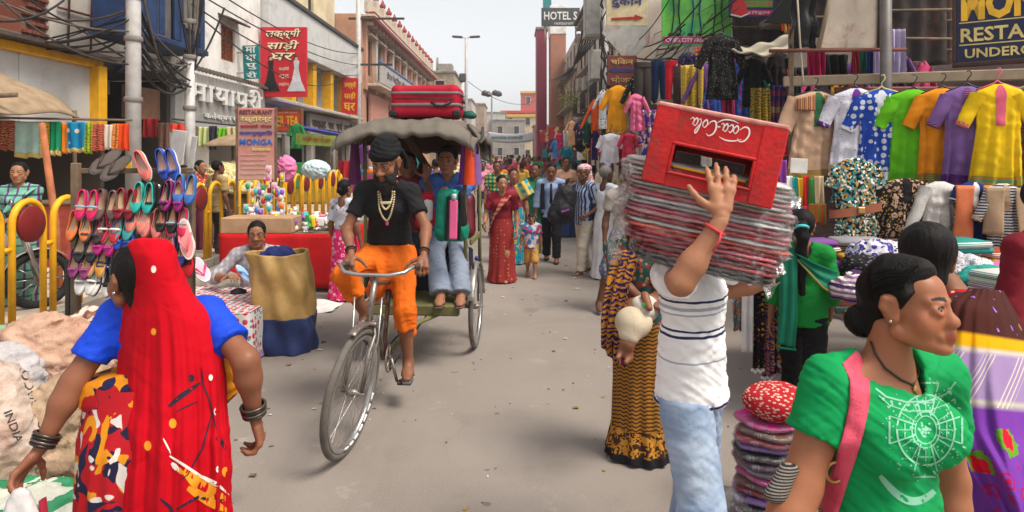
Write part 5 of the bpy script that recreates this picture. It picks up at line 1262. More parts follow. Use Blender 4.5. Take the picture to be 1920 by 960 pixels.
wb=thing('beige_shop_wall','pinkish beige wall with a fuse box behind the banner','wall',(4.5,12.7,0));MB().rbox((0.4,.2,3.2),(5.2,.2,3.6),.02).build('wall',RP,wb);MB().rbox((-.02,-.05,3.4),(.34,.2,.24),.02).build('fuse_box',M('brown_box',C(150,126,96,.7)),wb)
for i in range(7):MB().tube([(-1.8+.1*i,-.1,2.1+.05*i),(0,-.2-.03*i,1.95+.1*i),(2.3,-.15,2.5+.13*i)],.02,5).build('conduit',RUST,wb)
MB().rbox((.2,-.5,2.9),(3.4,.9,.06),.01,rotm(.15,-.04,0)).build('eave_sheet',M('rusty_sheet',C(92,80,70,.7),.8),wb)
for i,(px,py,d,w_,h_,c_,nm)in enumerate(((1700,40,8.6,1.1,1.2,(58,48,44),'dark rusty sheet behind the lilac stoles'),(1790,60,8.9,1.0,1.3,(84,66,54),'brown corrugated sheet left of the restaurant sign'),(1440,30,11.8,1.3,1.1,(70,60,58),'grey-brown tarpaulin under the purple banner'),(1560,10,9.0,1.1,.9,(44,40,42),'blackened tarpaulin behind the stained board'))):
 o=thing('hanging_sheet',nm,'sheet',at(px,py,d));m=MB();m.grid(lambda u,v:(w_*(u-.5),.03*math.sin(26*u)+.04*noise.noise(Vector((u*4,v*4,i*3.1))),h_*(.5-v)),60,14);m.build('sheet',M('old_sheet_%d'%i,C(*c_,.8),.85,var=.3,vs=5,dirt=C(130,78,52),da=.5,ds=4),o,solid=.01)
 for k in range(3):MB().tube([(-w_/2-.1,-.08,h_*(.4-.3*k)),(w_/2+.2,-.08,h_*(.45-.33*k))],.02,6).build('bamboo_batten',WOOD,o)
 # MONGA sign
ms=thing('restaurant_sign','dark blue underground restaurant sign with yellow letters at top right','sign',(5.42,6.6,3.05));ms.rotation_euler=(0,0,-.62);ms.scale=(.68,.9,1.0)
NAVY=M('navy_board',C(20,34,78),.5,var=.15,vs=4,dirt=C(40,40,50),da=.3)
MB().rbox((0,0,.1),(2.05,.06,.84),.015).build('board',NAVY,ms)
for(x,z,dx,dz)in((0,.53,2.13,.05),(0,-.335,2.13,.05),(-1.04,.1,.05,.82),(1.04,.1,.05,.82)):MB().rbox((x,-.01,z),(dx,.1,dz),.01).build('frame',M('brown_frame',C(84,56,40,.7)),ms)
YL=M('yellow_letters',C(250,196,40),.5);YL2=M('pale_yellow_letters',C(236,214,130),.5)
text('MONGA',YL,ms,(-.15,-.035,.30),.34,1.6,depth=.012,bold=.05);text('RESTAURANT',YL2,ms,(-.08,-.035,-.02),.15,1.75,depth=.01,bold=.02);text('UNDERGROUND',YL2,ms,(-.1,-.035,-.22),.1,1.6,depth=.01,bold=.02)
for z in(.115,-.125):MB().rbox((0,-.034,z),(1.95,.006,.012),.002).build('rule',YL2,ms)
# banners and signs over the right-hand row
gb=thing('green_banner','green clothing banner with jeans legs and a pink strip','banner',at(1306,36,11.2))
GRN=NT('green_print');co=GRN.coord();gbm=GRN.fin(GRN.ramp(GRN.noise(co,1.6,4,.6),[(.35,C(40,150,60)),(.5,C(110,200,60)),(.65,C(20,170,110)),(.75,C(150,220,90))]),.4)
MB().rbox((0,0,0),(1.22,.03,.95),.006).build('print',gbm,gb)
for i,(x,c_)in enumerate(((-.42,(40,40,70)),(-.3,(40,40,70)),(-.08,(40,80,190)),(.06,(30,70,170)),(.3,(30,36,60)),(.44,(30,36,60)))):
 MB().tube([(x,-.02,.5),(x+.02*(-1)**i,-.02,.1),(x-.02*(-1)**i,-.02,-.24)],[.075,.055,.04],8,sq=.15).build('printed_leg',M('denim_print',C(*c_),.5),gb);MB().ell((x-.03,-.025,-.27),(.055,.008,.03),None,8,6).build('printed_shoe',BLK,gb)
MB().rbox((-.12,-.02,-.37),(.95,.01,.13),.004).build('pink_strip',M('pink_print',C(206,50,120),.5),gb);text('CYBER CITY FASHION',wl,gb,(-.12,-.028,-.37),.07,.86,depth=.006,bold=.01)
nb=thing('purple_banner','dark purple banner with green and pink Hindi strips beside the red frock print','banner',at(1405,10,10.8));MB().rbox((.05,0,.1),(.8,.03,.62),.006).build('print',M('purple_print',C(50,24,90),.5),nb)
MB().rbox((.14,-.02,.02),(.5,.01,.12),.004).build('green_strip',M('green_strip',C(90,170,50),.5),nb);MB().rbox((.14,-.02,-.13),(.52,.01,.09),.004).build('pink_strip',M('pink_print',C(206,50,120),.5),nb)
text('फैशन साड़ी',M('pink_letters',C(236,80,110)),nb,(.14,-.028,.02),.09,.44,depth=.006);text('शोरूम',wl,nb,(.14,-.028,-.13),.06,.4,depth=.006)
fr=MB();fr.prism([(-.33,-.16),(-.16,-.2),(-.03,-.14),(-.12,.1),(-.16,.3),(-.24,.3)],-.05,-.02);fr.build('printed_frock',M('red_frock',C(220,24,34),.5,var=.15),nb);MB().tube([(-.33,-.055,-.17),(-.16,-.055,-.21),(-.03,-.055,-.15)],.015,6).build('frock_trim',wl,nb)
as_=thing('arrow_sign','cream sign with blue Hindi letters and a red arrow','sign',at(1175,18,12.4));MB().rbox((0,0,.15),(.8,.04,.95),.01).build('board',M('cream_board',C(226,208,166,.8),.6,dirt=C(170,130,90),da=.4),as_)
text('दुकान',M('blue_letters',C(50,60,120)),as_,(0,-.03,.12),.17,.6,depth=.01,bold=.02);text('साड़ी शोरूम',M('red_letters',C(176,40,30)),as_,(0,-.03,.42),.15,.66,depth=.01)
MB().prism([(-.3,-.17),(.15,-.14),(.15,-.10),(.32,-.16),(.15,-.22),(.15,-.19),(-.3,-.21)],-.035,-.02).build('arrow',M('red_letters',C(176,40,30)),as_)
dm=thing('diamond_plate','rusty white diamond-shaped metal plate below the arrow sign','sign',at(1178,82,12.2));MB().prism([(-.5,.2),(0,-.38),(.4,.0),(.42,.32),(-.45,.36)],-.02,.02).build('plate',M('rusty_white',C(196,194,188,.75),.55,var=.15,dirt=C(160,90,50),da=.8,ds=4),dm)
cs=thing('brown_sign','brown Hindi sign with a blue arrow under the diamond plate','sign',at(1166,132,12.0));MB().rbox((0,0,0),(.56,.04,.56),.01).build('board',M('maroon_board',C(120,56,50),.6),cs)
text('चिकन',M('tan_letters',C(214,170,110)),cs,(0,-.03,.17),.12,.42,depth=.008,bold=.02);MB().prism([(-.25,0),(-.12,.06),(-.12,.03),(.24,.03),(.24,-.03),(-.12,-.03),(-.12,-.06)],-.03,-.02).build('arrow',M('blue_letters',C(50,60,120)),cs);text('भोजन',M('tan_letters',C(214,170,110)),cs,(0,-.03,-.17),.12,.42,depth=.008)
for i,(px0,px1,py0,py1,d,lab)in enumerate(((1095,1126,-20,72,17,'tall grey meter cabinet high on the right pole'),(1104,1130,95,152,17.4,'smaller grey meter cabinet below the tall one'))):
 a,c=at(px0,py1,d),at(px1,py0,d);o=thing('meter_cabinet',lab,'cabinet',(a+c)/2);MB().rbox((0,0,0),(c.x-a.x,.4,c.z-a.z),.02).build('cabinet',M('grey_cabinet',C(186,182,176,.75),.5,dirt=C(110,100,90)),o);MB().rbox((0,-.21,0),((c.x-a.x)*.86,.02,(c.z-a.z)*.9),.008).build('door',M('grey_cabinet',C(186,182,176,.75),.5),o)
rp_=pole('cable_pole','cable-wrapped iron pole carrying the grey meter cabinets',1135,16.5,6.5,.09,bands=False)
hk=random.Random(11)
for i in range(16):
 pts=[(.12*math.cos(hk.uniform(0,6)),.12*math.sin(hk.uniform(0,6)),z)for z in[2.0+.45*j for j in range(10)]];MB().tube(pts,hk.uniform(.015,.03),5).build('cable',BLK if i%3 else RUST,rp_)
 # farther clothes on the right
G5='clothes hung along the right-hand stalls'
FAR=[(1104,1127,186,292,13,(236,92,20),None,'kurta','plain vivid orange long kurta'),(1120,1142,168,242,12,(226,224,224),'bk','kurta','white and black zigzag kurta'),(1132,1184,160,250,10.4,(240,160,20),'gold','kurta','yellow-orange kurta with gold hem'),(1176,1218,140,245,10.2,(22,22,24),'wf','kurta','black kurta with white flecks'),(1188,1222,120,236,9.2,(58,50,46),None,'pants','dark grey trousers'),(1220,1252,117,186,9.4,(24,50,90),None,'pants','navy blue leggings'),(1247,1276,117,186,9.2,(206,20,40),None,'pants','bright red leggings'),(1270,1312,100,172,8.9,(26,24,60),'dots','kurta','navy floral kurta'),(1276,1318,160,196,8.7,(30,50,90),'dots','kurta','blue sequinned blouse'),(1304,1318,88,155,8.9,(220,60,120),'st','cloth','rainbow striped sash'),(1120,1168,250,305,9.6,(230,228,232),None,'kurta','white frilled child dress'),(1160,1198,249,300,9.4,(224,60,90),None,'kurta','coral pink child top'),(1192,1222,252,302,9.5,(226,200,206),'dots','kurta','pale pink dotted child top'),(1108,1124,245,300,12.4,(40,24,90),None,'kurta','dark violet top'),(1076,1106,228,262,15,(30,44,80),'dots','kurta','navy printed T-shirt'),(1078,1104,262,300,14.6,(230,190,40),'cells','kurta','black and yellow printed T-shirt'),(1062,1082,226,272,17,(226,170,130),None,'kurta','peach kurta'),(1042,1058,250,276,20,(190,30,90),None,'kurta','magenta top'),(1056,1066,245,285,19,(220,220,220),None,'cloth','long white scarf'),(1050,1074,276,304,17,(20,120,130),None,'kurta','teal top'),(1034,1050,262,296,21,(60,130,190),None,'kurta','sky blue top'),(1092,1106,228,268,14.2,(20,90,60),None,'kurta','dark green top'),(1130,1150,258,312,11,(196,180,210),None,'kurta','lavender leggings set')]
for(a,c,t_,bt,d,col,pt,kind,nm)in FAR:
 mt={None:lambda:cloth(C(*col)),'bk':lambda:cloth(C(*col),'speckle',C(30,30,60),None,.08),'gold':lambda:cloth(C(*col)),'wf':lambda:cloth(C(*col),'speckle',C(190,190,190),None,.06,w=.3),'dots':lambda:cloth(C(*col),'dots',C(220,190,200),C(200,50,90),.09),'st':lambda:cloth(C(*col),'hstripes',C(240,180,40),C(50,100,190),.06),'cells':lambda:cloth(C(20,20,26),'cells',C(*col),C(20,20,26),.16)}[pt]()
 garment(kind,'hanging_trousers' if kind=='pants' else 'hanging_garment',nm+' hanging along the right-hand stalls',a,c,t_,bt,d,mt,G5,rnd.uniform(-.3,.2),hem=cloth(C(190,150,80))if pt=='gold' else None,hang=HB if kind=='kurta' else None)
ck=random.Random(3)
names=[('red',(196,30,44)),('pink',(220,90,140)),('blue',(40,90,170)),('green',(40,130,70)),('yellow',(230,180,40)),('white',(224,220,216)),('purple',(110,50,130)),('orange',(226,110,40)),('maroon',(110,24,36)),('turquoise',(40,160,160)),('black',(26,24,28)),('cream',(220,200,160))]
for i in range(44):
 d=18+i*.75;side=1 if i%3 else-1;nm,c_=ck.choice(names);X=ck.uniform(2.0,3.6)if side>0 else ck.uniform(-7.2,-5.2);z=ck.choice((1.5,2.1,2.7));h=ck.uniform(.6,1.0);px=960+X/d*FPX
 w2=.25/d*FPX;py=HORY-(z-EYE)/d*FPX;b2=py+h/d*FPX
 garment('kurta' if i%2 else 'cloth','hanging_garment',nm+' garment hanging far along the %s stalls'%('left','right')[side>0],px-w2,px+w2,py,b2,d,cloth(C(*c_)),'far garments on the %s stalls'%('left','right')[side>0],0,folds=2)
for i,(px0,px1,py0,py1,d,c_,nm)in enumerate(((1028,1048,238,262,26,(196,60,50),'red'),(1012,1030,244,268,34,(190,84,84),'faded red'))):
 sg,w_,h_=hang_sign('shop_banner',nm+' shop banner over the right-hand stalls far away',px0,px1,py0,py1,d,cloth(C(*c_),'cells',C(226,190,150),C(190,60,70),.3))
 # stall frames on the right
for i,(y,lab)in enumerate(((9.0,'nearest'),(12.0,'second'),(15.2,'third'),(19.0,'fourth'),(24.0,'farthest'))):
 o=thing('stall','%s of the right-hand cloth stalls, poles with a canvas roof'%lab,'stall',(3.2,y,0));z=2.45+.12*(i%2)
 for sx in(-1.1,1.2):
  for sy in(0,2.3):MB().tube([(sx,sy,0),(sx,sy,z)],.025,6).build('pole',WOOD,o)
 if i:
  m=MB();m.grid(lambda u,v:(-1.3+2.8*u,-.1+2.6*v,z+.04+.22*u-.1*math.sin(PI*u)*math.sin(PI*v)),12,10);m.build('canvas_roof',M('stall_canvas',C(*((150,130,104),(120,70,90),(90,110,150),(170,150,120))[i-1],.75),.9,var=.2),o,solid=.012)
 MB().rbox((.2,1.1,.7),(2.0,1.9,.06),.01).build('counter',WOOD,o)
 m=MB();m.grid(lambda u,v:(-.82,.15+1.9*u,.7-.62*v),20,6);m.build('counter_cloth',cloth(C(*((170,50,60),(60,70,120),(190,150,60),(110,50,100),(60,110,90))[i])),o)
 # left-hand goods
G6='cloths on the line at the left stall'
LN=[(0,27,226,282,(150,30,40),'paisley','maroon paisley'),(28,82,228,296,(176,214,206),None,'pale mint'),(76,94,228,290,(226,190,40),'paisley','yellow and red tie-dyed'),(93,113,228,292,(16,150,100),None,'emerald green'),(108,126,230,288,(232,130,20),None,'plain orange'),(122,160,229,286,(20,140,190),'dots','turquoise blue embroidered'),(158,174,230,288,(150,200,40),'paisley','lime and yellow'),(168,194,232,284,(190,30,44),'paisley','red patterned'),(194,211,234,280,(222,206,190),None,'cream'),(208,224,232,282,(240,120,20),'st','orange and yellow'),(222,242,232,282,(226,70,20),None,'deep orange')]
for i,(a,c,t_,bt,col,pt,nm)in enumerate(LN):
 mt=cloth(C(*col))if not pt else(cloth(C(*col),'dots',C(226,220,200),None,.16,w=.35)if pt=='dots' else cloth(C(*col),'paisley',C(226,190,120)if nm!='lime and yellow' else C(236,206,50),C(*[int(x*.7)for x in col]),.1))
 garment('cloth','hanging_cloth',nm+' cloth on the line at the left stall',a,c,t_,bt,9.6+.02*i,mt,G6,0,hem=cloth(C(206,180,110))if i in(1,3,5)else None,folds=2,amp=.014)
ls=thing('left_stall','stall of poles with a dusty sagging tarpaulin at the left edge','stall',(-7.4,9.3,.12))
m=MB();m.grid(lambda u,v:(-.9+1.55*u,-1.0+1.7*v,2.25+.62*(1-abs(2*u-.9)**1.3)*(1-.5*abs(v-.5))-.1*math.sin(PI*v*2)*.4-.04*math.sin(9*u+4*v)),24,20);m.build('tarpaulin',M('dusty_canvas',C(172,146,116,.75),.9,var=.2,dirt=C(110,90,74),da=.5),ls,solid=.02)
for(x,y)in((-.8,-.9),(.6,-.9),(.6,.65),(-.8,.65)):MB().tube([(x,y,0),(x,y,2.3)],.03,6).build('pole',WOOD,ls)
MB().tube([(-1,.3,2.18),(1.7,.3,2.13)],.02,6).build('line_pole',WOOD,ls);MB().tube([(-.9,-1.0,2.3),(.75,-.7,2.42)],.035,6).build('bamboo',WOOD,ls)
lp=thing('leaning_pole','orange-stained wooden pole leaning at the left stall','pole',(gx(112,7.6),7.6,.12));MB().tube([(0,0,0),(-.12,.1,.8),(-.36,.2,2.0)],[.045,.042,.038],8).build('pole',M('orange_wood',C(190,112,70,.75),.8,var=.3,vs=5,dirt=C(110,84,70),da=.6),lp)
for i,(x,y,z,s_,c_,nm)in enumerate(((-6.6,9.4,.12,(.7,.5,.9),(186,80,60),'brick red'),(-6.0,10.2,.12,(.9,.5,.7),(90,76,66),'dark'),(-5.5,12.4,.12,(.8,.6,.8),(150,120,90),'tan'))):
 o=thing('goods_chest',nm+' wooden goods chest on the left pavement','chest',(x,y,z));MB().rbox((0,0,s_[2]/2),s_,.015).build('chest',M('chest_paint',C(*c_,.7),.8,var=.3),o);MB().rbox((0,-.02,s_[2]+.02),(s_[0]+.04,s_[1]+.04,.04),.01).build('lid',WOOD,o)
 # clothes and white boards further left
for i,(a,c,t_,bt,d,col,nm)in enumerate(((372,392,238,276,13.6,(206,214,150),'pale green'),(392,408,236,280,13.6,(60,56,70),'charcoal'),(408,424,240,268,13.7,(120,200,30),'lime'),(424,444,238,272,13.7,(206,190,140),'straw'),(268,296,222,258,12.6,(150,30,40),'dark red'),(296,316,230,300,12.4,(124,90,76),'brown'),(318,344,232,246,12.2,(224,70,50),'coral'))):
 garment('cloth','hanging_cloth',nm+' cloth under the grey awning sheet',a,c,t_,bt,d,cloth(C(*col)),'cloths under the white building sign',0,folds=2)
wbd=thing('white_board','grey-white panel propped between the two steel poles','board',at(332,290,11.8));MB().rbox((0,0,0),(.26,.04,.9),.01,rotm(0,.12,0)).build('panel',M('white_panel',C(206,204,204,.78),.6),wbd);MB().rbox((.22,.1,-.1),(.1,.04,.9),.01,rotm(0,.14,0)).build('strip',M('white_panel',C(206,204,204,.78),.6),wbd)
heap('straw_heap','pale yellow heap of straw hats and fibre behind the railing',at(428,330,12.2)+Vector((0,0,-.3)),(.5,.4,.42),M('straw',C(226,206,150),.9,var=.25,vs=20,bump=.6),8,'straw',amp=.2)
tp=thing('stall_umbrella','small dusty canvas shade over the straw heap','awning',at(436,268,12.4));m=MB();m.grid(lambda u,v:(.42*(2*u-1),.4*(2*v-1),.16-.22*max(abs(2*u-1),abs(2*v-1))**1.5),10,10);m.build('canvas',M('dusty_canvas',C(172,146,116,.75),.9),tp,solid=.01);MB().tube([(0,0,.1),(0,0,-1.8)],.02,6).build('pole',WOOD,tp)
# restaurant board by the toy stall
rs=thing('restaurant_board','faded tall restaurant board with blue and red lettering by the toy stall','sign',at(481,270,9.6));rs.rotation_euler=(0,0,.08)
BT=NT('faded_board');co=BT.coord();z_=BT.sep(co)[2];btm=BT.fin(BT.mix(BT.math('MULTIPLY',BT.noise(co,9,5),.5),BT.ramp(BT.math('MULTIPLY_ADD',z_,.9,.55),[(0,C(206,156,140)),(.45,C(190,110,104)),(.8,C(150,104,104)),(1,C(196,100,96))]),C(214,180,160)),.6)
MB().rbox((0,0,0),(.54,.03,1.08),.008).build('board',btm,rs);MB().rbox((-.285,.0,-.5),(.03,.04,2.1),.004).build('post',WOOD,rs);MB().rbox((.285,.0,-.5),(.03,.04,2.1),.004).build('post',WOOD,rs)
for s_,z,h_,w_,mt in(('RESTAURANT',.475,.07,.48,M('brown_letters',C(96,60,56),.6)),('रेस्टोरेन्ट',.37,.10,.46,M('yellow_letters2',C(226,210,130))),('शाकाहारी भोजन',.265,.06,.46,M('red_letters',C(176,40,30))),('वातानुकूलित',.16,.085,.48,M('violet_letters',C(84,70,150))),('MONGA',.03,.09,.48,M('bright_blue_letters',C(30,100,190))),('Restaurant',-.075,.05,.26,M('yellow_letters2',C(226,210,130)))):text(s_,mt,rs,(.0 if s_!='Restaurant' else.08,-.022,z),h_,w_,depth=.008,bold=.015)
for i in range(5):text(('Underground AC hall','Breakfast lunch dinner','South Indian Chinese','Underground','Restaurant')[i],M('pale_letters',C(226,190,176)),rs,(-.04,-.022,-.16-.07*i),.03,.36,depth=.006)
# toy stall
ts=thing('toy_stall_table','toy stall table draped in red cloth behind the seated vendor','table',(-2.95,9.0,0))
MB().rbox((0,0,.70),(1.5,1.7,.05),.01).build('table_top',WOOD,ts)
for sx in(-.65,.65):
 for sy in(-.75,.75):MB().rbox((sx,sy,.34),(.06,.06,.68),.005).build('leg',WOOD,ts)
tl=[(-.76,.86),(-.76,-.86),(.76,-.86),(.76,.86)]
def tc(u,v):
 L=[1.72,1.52,1.72];s=u*sum(L);k=0
 while k<2 and s>L[k]:s-=L[k];k+=1
 a,c=Vector(tl[k]),Vector(tl[k+1]);p=a+(c-a)*(s/L[k]);n=Vector((c-a).yx);n=Vector((-(c-a).normalized().y,(c-a).normalized().x))*-1
 f=.04*v*math.sin(30*u+2*v)+.02*v*math.sin(71*u);p=p+n*(.02+f+.03*v)
 return(p.x,p.y,.735-.68*v)
m=MB();m.grid(tc,110,10);m.build('red_cloth',cloth(C(196,22,26)),ts,solid=.006);MB().rbox((-.32,-.62,.83),(.9,.45,.2),.01,rotm(0,0,.05)).build('cardboard_tray',M('cardboard',C(196,156,118,.75),.9),ts)
tk=random.Random(21)
TC=[('white',(232,230,226)),('red',(214,40,40)),('yellow',(240,196,30)),('green',(50,160,70)),('blue',(60,130,200)),('orange',(240,120,40)),('pink',(240,130,170)),('purple',(140,80,170)),('turquoise',(60,190,180))]
def toy(i,p):
 nm,c_=TC[tk.randrange(9)]if tk.random()<.5 else TC[0];k=(4,1,0,4,2,4,3,1,4)[i%9];mt=M('toy_plastic',C(*c_),.35,var=.08,bump=0);m=MB();s=tk.uniform(.6,1.0)
 if k==0:m.ell((0,0,.06*s),.06*s,None,12,8);kind='ball'
 elif k==1:m.rbox((0,0,.07*s),(.12*s,.05*s,.14*s),.012,rotm(tk.uniform(-.3,.3),0,tk.uniform(-1,1)));kind='boxed toy'
 elif k==2:
  m.ell((0,0,.07*s),(.05*s,.04*s,.07*s),None,10,8);m.ell((0,0,.17*s),.042*s,None,10,8)
  for q in(-1,1):m.ell((q*.05*s,0,.1*s),(.018*s,.018*s,.04*s),None,8,6);m.ell((q*.028*s,-.02,.015*s),(.022*s,.035*s,.02*s),None,8,6);m.ell((q*.032*s,0,.205*s),.016*s,None,8,6)
  kind='doll'
 elif k==3:m.rbox((0,0,.035*s),(.16*s,.07*s,.04*s),.015);m.rbox((.01,0,.075*s),(.08*s,.06*s,.045*s),.015);[m.lathe([(0,-.015),(.024*s,-.015),(.024*s,.015),(0,.015)],10,(x*s,y*s,.022*s),rotm(PI/2,0,0))for x in(-.05,.05)for y in(-.035,.035)];kind='toy car'
 else:
  V,F=blob([ball((0,0,.05),(.08*s,.06*s,.055*s))],.012,.02,it=1);V=wrinkle(V,F,.016,(60,60,60),i);o=mesh_np('toy_packet',V,F,mt);kind='toy packet'
 if k!=4:o=m.build(kind.replace(' ','_'),mt)
 o.location=p;o.rotation_euler=(0,0,tk.uniform(-1.5,1.5));tag(o,'%s plastic %s among the wares on the toy stall'%(nm,kind),'toy','toys on the red stall')
for i in range(120):
 x=-3.62+1.35*tk.random();y=8.25+1.5*tk.random()
 toy(i,(x,y,.732+(.0 if i<60 else.07)))
for i in range(34): # toys on cards pinned to the board behind the stall
 px,py=tk.uniform(462,530),tk.uniform(318,400);nm,c_=TC[i%9]
 o=thing('carded_toy','%s toy on a hanging card before the restaurant board'%nm,'toy',at(px,py,9.3),tk.uniform(-.3,.3),'carded toys');MB().rbox((0,0,0),(.08,.006,.13),.003).build('card',M('card',C(236,230,220),.6),o);MB().ell((0,-.02,0),(.03,.02,.045),None,8,6).build('toy',M('toy_plastic',C(*c_),.35,var=.08,bump=0),o)
V,F=blob([ball((0,0,0),(.16,.12,.2))],.015,.02,it=1);V=globals()['folds'](V,F,.03,(30,30,60),3);V=globals()['folds'](V,F,.012,(60,60,140),5);o=mesh_np('pink_bag',V,F,cloth(C(240,130,176)));o.location=at(536,316,9.8);tag(o,'bunched pink plastic bag hanging over the toy stall','bag')
V,F=blob([ball((0,0,0),(.3,.2,.2))],.02,.02,it=1);V=globals()['folds'](V,F,.035,(24,24,50),4);V=globals()['folds'](V,F,.012,(60,60,120),6);o=mesh_np('white_bundle',V,F,cloth(C(206,226,228)));o.location=at(592,318,13.5);tag(o,'pale blue plastic bundle heaped behind the railing','bundle')
fl=thing('white_paper','sheet of white paper on the road at the red cloth','paper',(gx(595,7.3),7.3,.004));m=MB();m.grid(lambda u,v:(.5*(u-.5),.55*(v-.5),.01+.015*math.sin(7*u+5*v)),10,10);m.build('sheet',M('paper',C(226,222,216),.8),fl)
# low table, stone, bag
lt=thing('low_table','low table under a dotted pastel cloth beside the road','table',(-2.75,5.75,0))
MB().rbox((0,0,.415),(1.15,1.0,.04),.008).build('table_top',WOOD,lt)
for sx in(-.5,.5):
 for sy in(-.42,.42):MB().rbox((sx,sy,.2),(.05,.05,.4),.004).build('leg',WOOD,lt)
tl2=[(-.6,-.53),(.6,-.53),(.6,.53)]
PD=cloth(C(214,206,204),'dots',C(190,40,60),C(50,150,160),.062,w=.62)
def t2(u,v):
 L=[1.2,1.06];s=u*sum(L);k=0 if s<L[0]else 1;s-=L[0]*k;a,c=Vector(tl2[k]),Vector(tl2[k+1]);p=a+(c-a)*(s/L[k]);n=Vector(((c-a).normalized().y,-(c-a).normalized().x));p=p+n*(.01+.025*v*math.sin(26*u+v)+.02*v)
 return(p.x,p.y,.445-.43*v)
m=MB();m.grid(t2,70,10);m.grid(lambda u,v:(-.6+1.2*u,-.53+1.06*v,.445+.006*math.sin(9*u)*math.sin(8*v)),14,12);m.build('dotted_cloth',PD,lt);m=MB();m.grid(lambda u,v:tuple(Vector(t2(u,.86+.14*v))*1.004),70,2);m.build('mauve_hem',cloth(C(176,140,190)),lt)
sb=thing('stone_block','rough grey stone block on the pavement by the vendor','stone',at(404,540,6.6));V,F=blob([ball((0,0,0),(.25,.2,.16)),cone((-.12,0,0),(.12,0,0),.16,.16)],.02,.03,it=1);V=wrinkle(V,F,.012,(20,20,20),9);mesh_np('stone',V,F,M('rough_stone',C(176,166,152,.7),.9,var=.3,vs=7,bump=.5),sb)
dsl=thing('stone_slab','flat dark stone slab at the edge of the dotted table','stone',at(420,566,6.2));MB().rbox((.1,0,-.03),(.7,.35,.06),.02).build('slab',M('dark_stone',C(120,112,106,.7),.9,var=.3),dsl)
bg=thing('goods_bag','tall tan and blue bag standing at the road edge','bag',(gx(538,5.7),5.7,0),.12)
def bagf(k0,k1,off=0,top=False):
 def fn(u,v):
  z=k0+(k1-k0)*v;a=2*PI*u;w=.215+.035*math.sin(2.4*z+.4)+.03*(z<.08)*0;dp=.17+.03*math.sin(3*z)
  c_,s_=math.cos(a),math.sin(a);q=(abs(c_)**3+abs(s_)**3)**(-1/3)
  n=.014*math.sin(9*a+7*z)+.012*math.sin(5*a-13*z+1)+.01*math.sin(17*z+3*a)
  return((w+n+off)*c_*q-.10*z*z,(dp+n+off)*s_*q,z+.03*math.sin(2*a+1)*max(0,z-.7)*3)
 return fn
m=MB();m.grid(bagf(.30,.88),64,40,True);m.build('upper_body',M('tan_woven_sheet',C(196,156,92,.8),.45,var=.15,vs=8,bump=.3),bg,solid=.004)
m=MB();m.grid(bagf(.0,.32,.003),64,24,True);m.grid(lambda u,v:tuple(Vector((bagf(0,.01)(u,0)[0]*v,bagf(0,.01)(u,0)[1]*v,.002))),64,3,True);m.build('base',M('blue_woven_sheet',C(40,56,104,.8),.45,var=.25,vs=8,bump=.3),bg,solid=.004)
V,F=blob([ball((-.07,0,.8),(.17,.13,.12))],.015,.02,it=1);V=wrinkle(V,F,.02,(24,24,24),4);mesh_np('blue_contents',V,F,cloth(C(36,44,100)),bg)
# sacks at the left edge
def sack(name,label,c,r,mat,seed,rot=0,vox=.0135,amp=1.0):
 V,F=blob([ball((0,0,r[2]*.5),r),ball((r[0]*.4,0,r[2]*.4),(r[0]*.6,r[1]*.8,r[2]*.6))],vox,.06,cuts=[((0,0,0),(0,0,-1))],it=1)
 V=wrinkle(V,F,.03*amp,(9,9,12),seed,False);V=globals()['folds'](V,F,.028*amp,(22,22,40),seed+3);V=globals()['folds'](V,F,.016*amp,(46,46,95),seed+9);V=globals()['folds'](V,F,.006*amp,(90,90,190),seed+15);o=mesh_np('fabric',V,F,mat);t=thing(name,label,'sack',c,rot,'sacks heaped at the left edge');o.parent=t;return t,o
def sack_mat(name,col,dirt):
 t=NT(name);co=t.coord();a=t.noise(t.coord('Object',(1,1,.5),(.4,.7,.2)),7,5,.62,1.6);cr_=t.math('ABSOLUTE',t.math('SUBTRACT',a,.5));b_=t.math('ABSOLUTE',t.math('SUBTRACT',t.noise(t.coord('Object',(1,.5,1),(1.2,.3,.9)),11,4,.6,1.2),.5))
 c=t.mix(t.step(t.noise(co,6,5,.65),.4,.7),col,tuple(x*.72 for x in col));c=t.mix(t.math('MULTIPLY',t.step(t.noise(co,2.6,6,.7,.8),.46,.66),.65),c,dirt);wv=t.n('ShaderNodeTexChecker');t.t.links.new(co,wv.inputs[0]);wv.inputs['Scale'].default_value=260;c=t.mix(.12,c,wv.outputs[0],'MULTIPLY')
 t.bump(t.math('ADD',t.math('MINIMUM',t.math('MULTIPLY',cr_,5),.6),t.math('MINIMUM',t.math('MULTIPLY',b_,4),.4)),.25,.02);return t.fin(c,.6,0,.3)
SK=sack_mat('woven_white_sack',C(222,200,184,.8),C(168,120,98,.8))
t1,o1=sack('sack','big whitish woven sack with black stencilled letters at the left edge',(-2.62,3.1,.12),(.36,.3,.40),SK,1)
t2_,o2=sack('sack','pale pink woven sack slumped above the white one',(-2.75,3.75,.22),(.34,.24,.40),sack_mat('pinkish_sack',C(214,172,146,.8),C(150,84,62,.8)),2,.4)
sack('sack','clear plastic-wrapped white sack between the woven sacks',(-2.72,3.42,.40),(.18,.18,.22),sack_mat('plastic_white',C(206,200,200,.8),C(160,150,150,.8)),3,.2)
sack('sack','beige crumpled sack near the woman in the red veil',(-2.25,3.3,.10),(.26,.22,.36),sack_mat('beige_sack',C(196,166,136,.8),C(130,100,76,.8)),4,1.0)
sack('sack','green and white striped sack at the bottom of the heap',(-2.25,2.75,.0),(.44,.26,.22),cloth(C(50,140,96),'hstripes',C(206,206,190),None,.07,rough=.5),5,.2)
sack('sack','flat pale green sack lying by the railing',(-3.95,4.5,.36),(.42,.2,.13),cloth(C(130,176,140)),6,.2,amp=.6)
